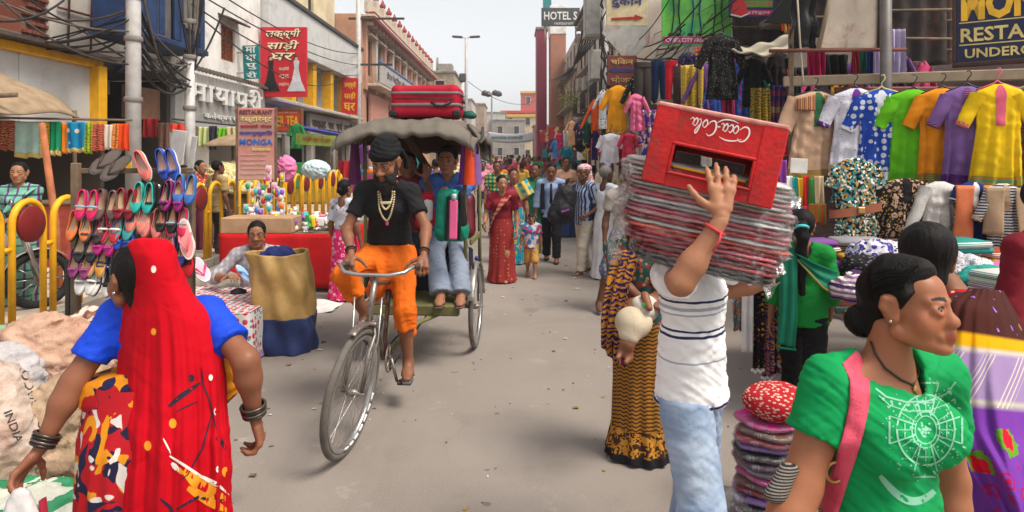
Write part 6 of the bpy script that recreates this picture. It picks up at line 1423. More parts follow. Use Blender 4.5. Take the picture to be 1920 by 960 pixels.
sack('sack','pile of torn white and brown packing cloth by the rack foot',(-2.85,4.5,.05),(.5,.28,.42),cloth(C(216,196,180),'floral',C(160,90,70),C(120,80,60),.09),7,.5)
bn=thing('low_bench','dark low wooden bench under the sacks','bench',(-4.12,4.0,0));MB().rbox((0,0,.33),(1.5,1.8,.06),.01).build('bench_top',WOOD,bn);MB().rbox((0,-.87,.22),(1.5,.06,.2),.01).build('apron',M('dark_wood',C(70,56,46,.7)),bn);MB().rbox((.72,0,.22),(.06,1.7,.2),.01).build('apron',M('dark_wood',C(70,56,46,.7)),bn)
for sx in(-.68,.68):
 for sy in(-.8,.8):MB().rbox((sx,sy,.15),(.08,.08,.30),.006).build('leg',WOOD,bn)
 # motorcycles behind the railing
def motorcycle(label,loc,rz,body):
 o=thing('motorcycle',label,'motorcycle',loc,rz,'motorcycles parked behind the railing');RUB=M('rubber',C(34,33,33),.8);CH=M('chrome',C(190,188,186),.25,.9)
 for y in(-.65,.62):
  w=MB();w.tube([(0,y+.27*math.cos(a),.3+.27*math.sin(a))for a in[2*PI*i/28 for i in range(28)]],.045,8,closed=True);wo=w.build('tyre',RUB,o);h=MB();h.tube([(-.05,y,.3),(.05,y,.3)],.05,10)
  for k in range(10):h.tube([(0,y,.3),(0,y+.25*math.cos(k*PI/5),.3+.25*math.sin(k*PI/5))],.008,4)
  h.build('spokes',CH,wo)['kind']='stuff'
 V,F=blob([cone((0,-.25,.78),(0,.05,.76),.13,.12,(1,0,0),.9),cone((0,-.3,.72),(0,-.1,.6),.1,.08)],.015,.04,it=2);mesh_np('tank',V,F,body,o)
 V,F=blob([cone((0,.1,.78),(0,.62,.84),.11,.10,(1,0,0),.5)],.015,.04,it=2);mesh_np('seat',V,F,M('black_vinyl',C(30,29,30),.5),o)
 V,F=blob([cone((0,.35,.66),(0,.8,.76),.11,.05,(1,0,0),.9)],.015,.04,it=2);mesh_np('side_panel',V,F,body,o)
 m=MB();m.rbox((0,0,.42),(.22,.34,.3),.04);m.tube([(0,-.02,.5),(0,-.14,.66)],.09,10);m.build('engine',M('engine_metal',C(110,108,106),.4,.6),o)
 m=MB();m.tube([(.09,-.1,.35),(.13,.1,.25),(.14,.75,.33)],[.025,.03,.045],8);m.build('exhaust',CH,o)
 m=MB();[m.tube([(s*.07,-.65,.3),(s*.07,-.48,.9)],.025,8)for s in(-1,1)];m.build('fork',CH,o);MB().tube([(-.34,-.38,1.02),(-.2,-.42,.98),(0,-.46,.93),(.2,-.42,.98),(.34,-.38,1.02)],.014,8).build('handlebar',M('black_bar',C(30,30,30),.5),o)
 m=MB();m.ell((0,-.56,.86),(.1,.07,.1),None,12,8);m.build('headlight',CH,o);m=MB();m.grid(lambda u,v:(.06*(2*u-1),-.65+.33*math.cos(.4+2.0*v),.3+.33*math.sin(.4+2.0*v)),4,12);m.build('front_mudguard',body,o,solid=.006)
 for s in(-1,1):MB().ell((s*.3,-.36,1.14),(.06,.015,.04),None,10,6).build('mirror',CH,o)
 return o
motorcycle('silver motorcycle behind the yellow railing at the left edge',(-5.45,6.3,.12),2.4,M('silver_paint',C(200,198,200),.3,.4,var=.05,bump=0))
motorcycle('black motorcycle behind the yellow railing past the shoe rack',(-5.15,9.9,.12),.5,M('black_gloss',C(34,34,38),.25,.2,var=.05,bump=0))
motorcycle('dark red motorcycle farther along behind the yellow railing',(-5.3,12.8,.12),.7,M('dark_red_gloss',C(96,22,26),.3,.2,var=.05,bump=0))
# left far stalls
for i,(x,y,c_,lab)in enumerate(((-6.6,22,(70,76,170),'stall with a blue-violet sheet roof below the grey shop sign'),(-6.7,28,(110,90,70),'brown sheet-roofed stall further down the left row'),(-6.5,34,(150,60,60),'red sheet-roofed stall far down the left row'))):
 o=thing('stall',lab,'stall',(x,y,.12))
 for sx in(-.9,.9):
  for sy in(-1.2,1.2):MB().tube([(sx,sy,0),(sx,sy,2.3)],.03,6).build('pole',WOOD,o)
 m=MB();m.grid(lambda u,v:(-1.1+2.2*u,-1.5+3.0*v,2.65-.4*u-.08*math.sin(9*v)*u-.1*math.sin(PI*v)),14,14);m.build('sheet_roof',cloth(C(*c_)),o,solid=.01);MB().rbox((0,0,.75),(1.8,2.6,.06),.01).build('counter',WOOD,o)
 m=MB();m.grid(lambda u,v:(-.9+1.8*u,-1.32,.75-.7*v),14,5);m.build('counter_cloth',cloth(C(*((176,150,60),(160,60,110),(60,110,130))[i])),o)
 for k in range(12):
  nm,cc=TC[k%9];heap('goods_bundle','%s bundle of goods on the %s stall counter'%(nm,('violet-roofed','brown-roofed','red-roofed')[i]),(x-.8+.3*(k%6),y-1.0+.7*(k//6),.9),(.14,.14,.13),cloth(C(*cc)),k,'bundle','goods on the far left stalls')
gbn=thing('shop_banner','green and yellow cloth banner with red Hindi letters over the left stall','banner',at(592,263,20));MB().rbox((0,0,0),(1.25,.03,.34),.008,rotm(0,.06,0)).build('print',M('green_banner_print',C(130,150,60),.6,var=.4,vs=3),gbn);text('साड़ी सूट सेन्टर',M('red_letters',C(176,40,30)),gbn,(.05,-.03,.02),.16,.9,rot=(PI/2,.06,0),depth=.01)
bb=thing('street_banner','pale banner with teal letters strung across the far street','banner',at(958,256,48));m=MB();m.grid(lambda u,v:(-1.75+3.5*u,0,.38-.7*v-.18*math.sin(PI*u)),16,4);m.build('fabric',cloth(C(206,206,214)),bb,solid=.02);text('स्वागतम् वाराणसी',TEAL,bb,(-.3,-.03,-.1),.34,2.4,depth=.02)
for x in(-1.75,1.75):MB().tube([(x,0,0.3),(x*2.6,0,.8)],.02,4).build('rope',RUST,bb)
# overhead cables
def cable(a,b_,sag,r,label,group,mat=None,n=14):
 a,b_=Vector(a),Vector(b_);pts=[a+(b_-a)*(i/n)-Vector((0,0,sag*4*(i/n)*(1-i/n)))for i in range(n+1)]
 o=MB().tube(pts,r,5,False).build('cable',mat or BLK);return tag(o,label,'cable',group)
P1,P2=Vector((gx(250,10.6),10.6,0)),Vector((gx(356,12.6),12.6,0));qk=random.Random(4)
for i in range(17):cable(P1+Vector((qk.uniform(-.1,.15),qk.uniform(-.1,.1),qk.uniform(3.3,4.4))),P2+Vector((qk.uniform(-.15,.1),-.1,qk.uniform(3.0,3.6))),qk.uniform(.05,.5),qk.uniform(.012,.026),'dark cable drooping between the two grey poles at left','cables between the left poles',(BLK,RUST,M('dusty_cable',C(120,104,90,.7)))[i%3])
for i in range(14):cable(P1+Vector((0,-.1,qk.uniform(3.2,4.2))),Vector((-8.6+qk.uniform(-.5,.2),10.2+qk.uniform(0,2),qk.uniform(3.6,4.6))),qk.uniform(.0,.35),qk.uniform(.010,.02),'dark cable strung from the thick grey pole towards the brick house','cables to the brick house',(BLK,RUST,M('dusty_cable',C(120,104,90,.7)))[i%3])
for i in range(9):cable(P2+Vector((qk.uniform(-.1,.1),0,3.3+.1*qk.random())),P2+Vector((qk.uniform(-.5,.6),qk.uniform(-.5,.8),qk.uniform(4.6,6.4))),qk.uniform(-.3,.5),qk.uniform(.015,.03),'thick cable rising from the second grey pole past the balcony','cables rising past the balcony',(BLK,M('dusty_cable',C(120,104,90,.7)))[i%2])
for i,(p,q,dp,dq,sg_)in enumerate((((392,0),(672,122),14,32,.3),((360,8),(672,140),13,32,.5),((430,0),(672,100),15,32,.35),((385,40),(640,150),13,30,.7),((874,150),(1010,186),38,60,.9),((690,30),(850,160),32,60,.2),((0,40),(120,0),9,10,.1))):
 cable(at(p[0],p[1],dp),at(q[0],q[1],dq),sg_,.018,'long black overhead wire, %s of the left and middle wires'%('first','second','third','fourth','fifth','sixth','seventh')[i],'long overhead wires')
for i in range(16):
 x0,y0_,d0=qk.uniform(1125,1150),qk.uniform(60,180),15;x1,y1_,d1=qk.uniform(1240,1480),qk.uniform(-30,110),10.2
 cable(at(x0,y0_,d0),at(x1,y1_,d1),qk.uniform(.05,.5),qk.uniform(.008,.018),'loose cable looping from the meter pole across the right signs','cables across the right signs',(BLK,RUST,M('grey_cable',C(150,146,142,.7)))[i%3])
for i in range(12):
 d0=14+2.6*i;cable((4.3-.1*(i%3),d0,5.5+qk.uniform(-1,3)),(4.4,d0+6+qk.uniform(0,6),4.5+qk.uniform(-1,3)),qk.uniform(.2,.9),.02,'cable sagging along the pinkish right facade','cables along the right facade')
for i in range(7):cable(at(1110+12*i,-20,18),at(1060-5*i,150,40),.6,.03,'dark cable bundle descending along the right roofline','cables down the right roofline')
# foliage on the right wall
for i,(px,py,d)in enumerate(((1066,190,30),(1074,180,29),(1060,178,32))):
 o=thing('wall_plant','%s weed growing from the right facade'%('lowest yellow-green','middle pale green','topmost sparse green')[i],'plant',at(px,py,d),0,'weeds on the right facade');V=[];F=[];q=random.Random(i)
 for k in range(90):
  c_=Vector((q.gauss(0,.22),q.gauss(0,.15),q.gauss(0,.25)));R=rotm(q.uniform(0,6),q.uniform(0,6),q.uniform(0,6));b0=len(V)
  V+=[tuple(c_+R@Vector(p))for p in((-.05,0,0),(0,.03,0),(.07,0,0),(0,-.03,0))];F.append((b0,b0+1,b0+2,b0+3))
 mm=MB();mm.add(V,F);mm.build('leaves',M('weed_leaf',C(120,134,40),.7,var=.3),o);MB().tube([(.3,0,-.2),(0,0,0),(-.1,0,.2)],.015,5).build('stem',WOOD,o)
 # cycle rickshaw
RUB=M('rubber_dusty',C(120,112,104,.7),.9,var=.2,vs=12);RIM=M('rim_steel',C(186,184,182),.28,.85,var=.1);OLDM=M('worn_chrome',C(150,140,132),.4,.7,var=.25,vs=14,dirt=C(110,66,50),da=.6,ds=10)
FRM=M('worn_frame',C(112,78,70,.8),.5,.3,var=.3,vs=14,dirt=C(150,140,132),da=.5,ds=9);OLIVE=M('olive_wood',C(120,116,70,.75),.75,var=.25,vs=9)
RX=thing('cycle_rickshaw','cycle rickshaw with grey canvas hood coming down the road','rickshaw',(-.80,5.83,0),-.075)
WR=.368
def wheel(par,c,rot,name):
 w=MB();N=56
 w.tube([(0,(WR-.022)*math.cos(2*PI*i/N),(WR-.022)*math.sin(2*PI*i/N))for i in range(N)],.0215,12,closed=True)
 o=w.build(name,RUB,par);o.location=c;o.rotation_euler=rot
 r=MB();prof=[(-.016,WR-.042),(-.018,WR-.058),(-.008,WR-.068),(.008,WR-.068),(.018,WR-.058),(.016,WR-.042)]
 r.grid(lambda u,v:(prof[int(round(v*5))][0],prof[int(round(v*5))][1]*math.cos(2*PI*u),prof[int(round(v*5))][1]*math.sin(2*PI*u)),N,5,True);r.build('rim',RIM,o)
 s=MB();
 for i in range(32):
  a=2*PI*i/32;a2=a+(.5 if i%4<2 else-.5);x=.03 if i%2 else-.03;s.tube([(x,.022*math.cos(a2),.022*math.sin(a2)),(0,(WR-.065)*math.cos(a),(WR-.065)*math.sin(a))],.0016,4,False)
 s.build('spokes',RIM,o)['kind']='stuff'
 h=MB();h.tube([(-.05,0,0),(-.035,0,0),(-.03,0,0),(.03,0,0),(.035,0,0),(.05,0,0)],[.01,.01,.024,.024,.01,.01],12);h.tube([(-.075,0,0),(.075,0,0)],.006,8);h.build('hub',OLDM,o)
 if name=='front_wheel':
  tk_=random.Random(2)
  for i in range(7):
   a=.35+i*.21;t=MB();t.tube([(.021,(WR-.057)*math.cos(-a-j*.05),(WR-.057)*math.sin(-a-j*.05))for j in range(4)],.007,5);t.build('reflective_tape',M('white_tape',C(236,234,230),.4),o)
 return o
FW=Vector((.035,-2.13,WR))
wheel(RX,FW,(0,.13,-.10),'front_wheel')
for s in(-1,1):wheel(RX,(s*.475,0,WR),(0,0,0),'rear_wheel')
HT,HB_=Vector((.095,-1.86,1.0)),Vector((.075,-1.95,.72))
m=MB()
for s in(-1,1):m.tube([HB_+Vector((s*.03,0,.02)),HB_+Vector((s*.052,-.03,-.06)),FW+Vector((s*.052+.03,.06,.22)),FW+Vector((s*.055,0,0))],.0125,8)
m.rbox(HB_+Vector((0,-.01,.0)),(.12,.05,.03),.01);m.build('fork',OLDM,RX)
m=MB();[m.tube([HB_+Vector((s*.085,.0,.16)),HB_+Vector((s*.078,-.06,-.08)),FW+Vector((s*.075,-.01,.02))],.006,6)for s in(-1,1)];m.build('stay_rods',RIM,RX)
MB().tube([HB_,HT],.02,10).build('head_tube',OLDM,RX)
m=MB();m.tube([(-.135,-1.66,1.03),(-.145,-1.74,1.045),(-.13,-1.86,1.05),(-.09,-1.895,1.02),(0,-1.90,1.005),(.18,-1.885,1.0),(.275,-1.87,1.015),(.315,-1.80,1.04),(.33,-1.68,1.03)],.0125,10);m.build('handlebar',RIM,RX)
for q in(((-.135,-1.67,1.03),(-.143,-1.745,1.045)),((.33,-1.69,1.03),(.318,-1.795,1.04))):MB().tube(q,.017,10).build('grip',M('grip_rubber',C(70,66,64),.8),RX)
m=MB();m.tube([HT+Vector((0,0,-.05)),(0.03,-1.30,.84)],.015,8);m.tube([HB_+Vector((0,0,.04)),(.02,-1.42,.34)],.017,8);m.tube([(.02,-1.42,.34),(.02,-1.22,.96)],.016,8);m.tube([HB_+Vector((0,0,.12)),(.03,-1.33,.70)],.012,8);m.build('frame',FRM,RX)
m=MB();[m.tube([(.02,-1.42,.34),(s*.12,-.8,.42),(s*.36,-.3,.44),(s*.36,.25,.44)],.018,8)for s in(-1,1)];m.tube([(-.475,0,WR),(.475,0,WR)],.02,8);m.build('chassis',OLIVE,RX)
for s in(-1,1):m=MB();m.tube([(s*.3,.0,.44),(s*.36,.0,.40),(s*.42,0,.37)],.03,6);m.build('axle_bracket',RUST,RX)
cr=MB();cr.tube([(.06,-1.42+.09*math.cos(2*PI*i/28),.34+.09*math.sin(2*PI*i/28))for i in range(28)],.007,6,closed=True);[cr.tube([(.06,-1.42,.34),(.06,-1.42+.088*math.cos(k*PI/2.5),.34+.088*math.sin(k*PI/2.5))],.008,5)for k in range(5)];cr.build('chainring',OLDM,RX)
MB().tube([(.06,-1.42,.43),(.06,-.7,.42),(.06,-.05,WR+.04),(.06,.03,WR),(.06,-.05,WR-.04),(.06,-.7,.3),(.06,-1.42,.25)],.007,5).build('chain',RUST,RX)
m=MB();m.tube([(.075,-1.42,.34),(.11,-1.40,.175)],.011,8);m.build('crank',OLDM,RX);m=MB();m.tube([(-.03,-1.42,.34),(-.06,-1.44,.505)],.011,8);m.build('crank',OLDM,RX)
m=MB();m.rbox((.165,-1.40,.17),(.1,.07,.022),.006);m.build('pedal',RUST,RX);m=MB();m.rbox((-.115,-1.44,.51),(.1,.07,.022),.006);m.build('pedal',RUST,RX)
V,F=blob([cone((.02,-1.3,.975),(.02,-1.08,.99),.05,.11,(1,0,0),.4)],.012,.03,it=2);mesh_np('saddle',V,F,M('saddle_leather',C(60,44,36),.5),RX)
m=MB();m.grid(lambda u,v:tuple(FW+rotm(0,.13,-.10)@Vector((.028*(2*u-1),(WR+.03)*math.cos(.35+1.55*v),(WR+.03)*math.sin(.35+1.55*v)-.01*(2*u-1)**2))),4,18);m.build('front_mudguard',OLDM,RX,solid=.004)
for s in(-1,1):m=MB();m.grid(lambda u,v:(s*.475+.035*(2*u-1),(WR+.035)*math.cos(.1+2.7*v),WR+(WR+.035)*math.sin(.1+2.7*v)-.012*(2*u-1)**2),4,22);m.build('rear_mudguard',M('tin_mudguard',C(170,166,160),.35,.6,var=.2),RX,solid=.004)
m=MB();m.rbox((0,-.28,.49),(.80,.62,.05),.012);m.build('floor_board',OLIVE,RX);MB().rbox((0,-.60,.475),(.84,.05,.09),.012).build('floor_lip',OLIVE,RX)
m=MB();m.rbox((0,.16,.67),(.80,.44,.36),.02);m.build('seat_box',M('navy_seat_panel',C(34,40,60),.6,var=.2),RX)
V,F=blob([cone((-.32,.14,.87),(.32,.14,.87),.12,.12,(0,1,0),.4),cone((-.32,.22,.87),(.32,.22,.87),.12,.12,(0,1,0),.4)],.015,.05,it=2);mesh_np('seat_cushion',V,F,M('maroon_vinyl',C(110,26,36),.4),RX)
V,F=blob([cone((-.34,.40,1.0),(-.34,.44,1.3),.08,.07),cone((.34,.40,1.0),(.34,.44,1.3),.08,.07),cone((-.3,.40,1.05),(.3,.40,1.05),.08,.08),cone((-.3,.43,1.28),(.3,.43,1.28),.08,.08),cone((-.3,.42,1.16),(.3,.42,1.16),.08,.08)],.02,.06,it=2);mesh_np('backrest',V,F,M('maroon_vinyl',C(110,26,36),.4),RX)
for(x,y,x2,y2,z)in((.44,-.34,.43,-.40,1.93),(-.44,-.34,-.43,-.40,1.93),(.47,.34,.46,.40,1.9),(-.47,.34,-.46,.40,1.9)):MB().tube([(x,y,.5),(x2,(y+y2)/2,1.2),(x2,y2,z)],.017,8).build('hood_post',OLIVE,RX)
for s in(-1,1):MB().rbox((s*.46,.05,.98),(.03,.55,.06),.01).build('arm_rail',OLIVE,RX)
# hood
HC=M('grey_canvas',C(122,113,101,.72),.85,var=.18,vs=4,dirt=C(96,86,76),da=.45,ds=3,bump=.4,bs=30)
def hoodf(u,v):
 a=2*u-1;b_=2*v-1;x=.538*a;y=-.17+.62*b_*1.0;e=max(abs(a)**7,abs(b_)**7);lip=0
 z=2.05-.075*a*a*abs(a)-.05*b_*b_-.012*math.cos(PI*1.5*a)*(1-abs(b_))+.006*math.sin(7*a+3*b_)+.006*math.sin(17*a-5*b_)+.004*math.sin(31*a+9*b_)
 return Vector((x,y,z-.05*e))
def hood_all(u,v):
# v: 0..1 around front hanging edge -> top -> back edge
 if v<.14:p=hoodf(u,0);k=1-v/.14;return tuple(p+Vector((0,-.035*math.sin(k*2.6),-(.062+.010*math.cos(5*PI*u)+.03*abs(2*u-1)**4+.010*math.sin(14*u)+.006*math.sin(41*u))*k)))
 if v>.88:p=hoodf(u,1);k=(v-.88)/.12;return tuple(p+Vector((0,.03*math.sin(k*2.6),-.2*k)))
 return tuple(hoodf(u,(v-.14)/.74))
m=MB();m.grid(hood_all,48,50)
for s in(0,1):m.grid(lambda u,v,s=s:tuple(Vector(hood_all(s,.02+.96*u))+Vector(((2*s-1)*.03*math.sin(v*2.4),0,-.07*v-.012*math.sin(20*u)*v))),40,8)
m.build('hood_canvas',HC,RX,solid=.008)
HU=M('hood_lining',C(84,60,46,.7),.9)
for y in(-.62,-.2,.22):m=MB();m.tube([(-.54,y,1.84),(-.5,y,1.95),(-.2,y,1.985),(.2,y,1.985),(.5,y,1.95),(.54,y,1.84)],.014,6);m.build('hood_rib',WOOD,RX)
m=MB();m.tube([(-.12,-.3,1.95),(-.02,.1,1.66),(-.12,.3,1.5)],[.05,.045,.06],8,sq=.4);m.build('hood_strap',HU,RX)
m=MB();m.grid(lambda u,v:(-.5+1.0*u,.44+.02*math.sin(9*u),1.93-.16*v),14,4);m.build('hood_back_flap',HU,RX,solid=.006)
m=MB();m.tube([(.50,-.70,1.98),(.55,-.66,1.9),(.56,-.5,1.86),(.57,-.3,1.90),(.55,-.1,1.98)],.014,6);m.tube([(.52,-.72,1.9),(.57,-.6,1.82),(.56,-.55,1.75)],.012,6);m.build('tie_rope',RUST,RX)
# tassels on the hood posts
tgp=(('purple',(120,44,130),.44,-.43),('orange-red',(220,74,30),.475,-.45),('dull violet',(130,90,150),.52,-.40),('maroon',(96,40,84),-.50,-.46))
for i,(nm,c_,x,y)in enumerate(tgp):
 m=MB();m.grid(lambda u,v:((.03+.022*v)*math.cos(2*PI*u)*(1+.2*math.sin(10*PI*u)),(.03+.022*v)*math.sin(2*PI*u),-.34*v),20,6,True);o=m.build('hanging_tassel',cloth(C(*c_)),RX);o.location=(x,y,1.83)
MB().ell((.53,-.36,.86),.02,None,8,6).build('reflector',M('blue_reflector',C(30,40,110),.3),RX);MB().ell((.50,-.37,.80),(.012,.012,.035),None,8,6).build('bell_lever',RUST,RX)
MB().tube([(.54,-.36,.5),(.545,-.37,.78)],.008,6).build('brake_rod',RUST,RX)
# suitcase on the hood
su=thing('suitcase','red suitcase with grey bands lying on the rickshaw hood','suitcase',at(803,222,5.6)+Vector((0,0,.0)),-.03)
REDC=cloth(C(176,14,44),rough=.7);GRB=cloth(C(122,120,122));BKV=M('black_trim',C(28,27,28),.5)
V,F=blob([('c',A3((x0,y,z)),A3((x1,y2,z2)),.045,.045,None,1.0)for(x0,y,z,x1,y2,z2)in[(-.24,y,z,.24,y,z)for y in(-.14,.14)for z in(.05,.225)]+[(x,y,.05,x,y,.225)for x in(-.24,.24)for y in(-.14,.14)]]+[cone((-.235,y,z),(.235,y,z),.05,.05)for y in(-.135,-.07,0,.07,.135)for z in(.055,.10,.15,.19,.22)],.011,.03,it=2);V=folds(V,F,.004,(5,5,20),2)
mesh_np('shell',V,F,REDC,su)
for z,t in((.075+.03,.034),(.205,.03)):m=MB();m.tube([(-.25,-.188,z),(.25,-.188,z),(.278,-.175,z),(.288,-.14,z),(.288,.14,z),(.25,.188,z),(-.25,.188,z),(-.288,.14,z),(-.288,-.14,z),(-.278,-.175,z)],t*.5,8,closed=True,sq=.9);m.build('grey_band',GRB,su)
m=MB();m.tube([(.06,-.19,.125),(.075,-.215,.12),(.1,-.225,.095),(.16,-.225,.09),(.21,-.215,.12),(.22,-.19,.125)],.012,8);m.build('handle',BKV,su)
for x in(-.27,.27):MB().rbox((x,-.18,.03),(.07,.06,.06),.015).build('corner_guard',BKV,su)
for x in(-.2,.2):MB().tube([(x,-.1,.0),(x,.1,.0)],.02,8).build('foot',BKV,su)
MB().tube([(-.25,-.21,.155),(.25,-.21,.155)],.004,5).build('zip',BKV,su);MB().rbox((.31,-.02,.14),(.02,.12,.03),.008).build('side_handle',BKV,su)
hp=heap('green_bundle','small dark green bundle beside the suitcase on the hood',at(880,222,5.9),(.07,.07,.05),cloth(C(40,90,80)),4,'bundle')
# the main figures
def loc_of(root,p):return rotm(z=-root.rotation_euler.z)@(Vector(p)-Vector(root.location))
def person(label,px,d,rotz=0,z=0,group=None):
 o=thing('person',label,'person',(gx(px,d),d,z),rotz,group);return o
def neck_sub(G,r=.014):return[(shape(G['neck'][0],r),.012)]
def ring(root,name,mat,c,ax,r,t,n=20,sq=1.0):
 ax=Vector(ax).normalized();u=ax.orthogonal().normalized();w=ax.cross(u);c=Vector(c)
 return MB().tube([c+(u*math.cos(2*PI*i/n)+w*math.sin(2*PI*i/n))*r for i in range(n)],t,8,closed=True,sq=sq).build(name,mat,root)
def sandal(root,J,k,fd,s=1.0,mat=None,strap=True):
 mat=mat or M('sandal_rubber',C(60,52,48),.7);fd=Vector(fd).normalized();a=Vector(J['an'+k]);b_=a-Vector((0,0,.068*s));sd=fd.cross(Vector((0,0,1)));m=MB()
 pts=[b_-fd*.06*s,b_-fd*.02*s,b_+fd*.06*s,b_+fd*.12*s,b_+fd*.185*s];m.tube([p for p in pts],[.028*s,.035*s,.036*s,.044*s,.026*s],12,sq=.25)
 if strap:m.tube([b_+fd*.05*s+sd*.04*s,b_+fd*.08*s+sd*.03*s+Vector((0,0,.045*s)),b_+fd*.12*s+Vector((0,0,.03*s)),b_+fd*.08*s-sd*.03*s+Vector((0,0,.045*s)),b_+fd*.05*s-sd*.04*s],.009*s,6)
 return m.build('sandal',mat,root)

 # rickshaw driver
SKD=C(138,90,64)
r=person('bearded rickshaw driver in black turban, black T-shirt and orange dhoti',712,4.62)
rl=lambda p:loc_of(r,p);RXW=lambda x,y,z:Vector(RX.location)+rotm(z=-.075)@Vector((x,y,z))
J=skeleton(1.68,False,pelvis=rl(RXW(.0,-1.17,1.045)),lean=(.42,.03),hands={'R':rl(RXW(-.145,-1.60,1.085)),'L':rl(RXW(.345,-1.62,1.085))},feet={'L':rl(RXW(.165,-1.30,.275)),'R':rl(RXW(-.115,-1.36,.61))},elbow={'R':(-.75,.55,-.3),'L':(.75,.55,-.3)},knee={'L':(.12,-1,.1),'R':(-.45,-1,.1)},curve=-.12,sw=.86)
G=body_prims(J,.90,False,.95,1.0,foot={'L':(.1,-1,-.12),'R':(-.15,-1,-.1)})
hn=dict(R=dict(f=(-.05,-.75,-.55),n=(0.1,.35,-.9),curl=(.9,1.1,.8),thumb=None,vox=.005),L=dict(f=(.02,-.75,-.55),n=(-.1,.35,-.9),curl=(.9,1.1,.8),vox=.005))
b_,T,R=make_body(r,J,G,.0105,.0034,SKD,False,dict(yaw=-.28,pitch=.34,jaw=1.05,nose=1.15,full=1.03),hn,sc=1.12)
BKT=cloth(C(30,29,31),rough=.9)
P=shirt_prims(G,.020,.62,.013,hem=(A3(J['pel']-Vector((0,-.02,.10))),.2,.212,.76));garb(r,'tshirt',P,BKT,.009,.035,.007,(11,11,16),3,neck_sub(G,.022),[(J['pel']+Vector((0,0,.035)),(0,-.2,-1))])
# dhoti: cloth wrapped over both thighs, hanging past the knee on his left
DH=cloth(C(232,108,14),rough=.8);pe=Vector(J['pel']);P=[shape(G['torso'][0],.022)]
for k in 'LR':
 h0,kn,an=Vector(J['hp'+k]),Vector(J['kn'+k]),Vector(J['an'+k]);P.append(('c',A3(h0),A3(kn),.112,.076,None,1,0));e=kn+(an-kn)*(.34 if k=='L' else.45);P.append(('c',A3(kn),A3(e),.076,.082 if k=='L' else.085,None,1,1))
kl,kr=Vector(J['knL']),Vector(J['knR']);P.append(cone(kl+Vector((.02,.12,-.03)),kl+Vector((.03,.14,-.20)),.06,.04));P.append(cone(pe+Vector((0,-.1,-.1)),(kl+kr)/2+Vector((-.03,.16,-.02)),.09,.07))
def dfold(V,F):
 N=normals(V,F);x,y,z=V.T;n=1-2*np.abs(np.sin(21*(x+.42*z+.25*y)+1.6*np.sin(5*z+3*y)))**.7+.5*np.sin(70*(x-.25*y+.2*z)+3*z);return V+N*(.0075*n)[:,None]
garb(r,'dhoti',P,DH,.009,.04,.006,(9,9,6),5,(),[(pe+Vector((0,0,.06)),(0,0,1))],2,None,dfold)
sandal(r,J,'L',(.1,-1,-.12),1.0,M('flip_flop',C(84,80,78),.7));sandal(r,J,'R',(-.15,-1,-.1),1.0,M('flip_flop',C(84,80,78),.7))
# turban: wound bands
P=[ball((0,.012,.072),(.094,.110,.068)),ball((-.004,.03,.108),(.082,.092,.062)),ball((.0,-.045,.062),(.078,.058,.034))]
V,F=blob(P+[ball((-.01,.085,.04),(.06,.04,.05))],.005,.02,subs=[(ball((0,-.07,-.06),(.07,.08,.09)),.01)],cuts=[((0,-.08,.020),(0,-.18,-1))],it=1)
N=normals(V,F);x,y,z=V.T;V=folds(V,F,.006,(30,30,120),5);V=folds(V,F,.003,(60,60,210),9);V=V+N*(.0016*np.sin(240*(z+.30*x+.2*y)))[:,None];mesh_np('turban',T(V),F,cloth(C(22,22,24),rough=.9),r)
V,F=blob([cone((.07,.08,.05),(.085,.10,.0),.018,.012),cone((.085,.1,0),(.08,.105,-.06),.014,.02)],.005,.01,it=1);mesh_np('turban_tail',T(V),F,cloth(C(22,22,24),rough=.9),r)
# beard
BRD=M('grizzled_beard',C(30,26,26),.75,var=.5,vs=60,bump=.8,bs=260)
V,F=blob([cone((k*.062,-.02,-.035),(k*.045,-.055,-.095),.018,.032)for k in(1,-1)]+[ball((0,-.07,-.115),(.048,.04,.05)),ball((0,-.065,-.15),(.036,.033,.04)),cone((-.03,-.088,-.052),(.03,-.088,-.052),.009,.009),cone((.03,-.088,-.052),(.042,-.075,-.085),.012,.016),cone((-.03,-.088,-.052),(-.042,-.075,-.085),.012,.016)],.004,.016,subs=[(ball((0,-.105,-.071),(.024,.03,.0085)),.006)],it=1)
V=wrinkle(V,F,.005,(120,120,45),4,False);mesh_np('beard',T(V),F,BRD,r)
# necklaces, bangles
BEAD=M('wooden_beads',C(214,196,150),.5,var=.2,bump=0);cz=Vector(J['chs']);Rt=J['R2'];nk=Vector(J['nck'])
bv=BVHTree.FromPolygons([v.co for v in r.children[3].data.vertices],[list(p.vertices)for p in r.children[3].data.polygons])if False else None
tsh=next(c for c in r.children if c.name.startswith('tshirt'));bv=BVHTree.FromPolygons([v.co for v in tsh.data.vertices],[list(p.vertices)for p in tsh.data.polygons])
def lay(x,z):
 h=bv.ray_cast(Vector((x,-1.2,z)),Vector((0,1,0)),3);return(h[0]+Vector((0,-.008,0)))if h[0]is not None else Vector((x,nk.y-.06,z))
c0=Vector((T(np.array([(0,-.06,-.15)]))[0]))
for j,(w,dz,n)in enumerate(((.055,.20,34),(.042,.12,26))):
 m=MB()
 for i in range(n):
  a=-1+2*i/(n-1);p=lay(c0.x+.0+w*math.sin(a*PI/2)*(1 if abs(a)<.9 else 1),c0.z-.02-dz*(1-abs(a)**1.6));m.ell(p,.0075,None,6,5)
 m.build('bead_string',BEAD,r)['kind']='stuff'
MB().rbox(lay(c0.x,c0.z-.095)+Vector((0,-.004,0)),(.075,.014,.02),.005).build('pendant_bar',BEAD,r);MB().ell(lay(c0.x,c0.z-.24),(.012,.009,.018),None,10,8).build('pink_pendant',M('pink_bead',C(226,90,150),.3,bump=0),r)
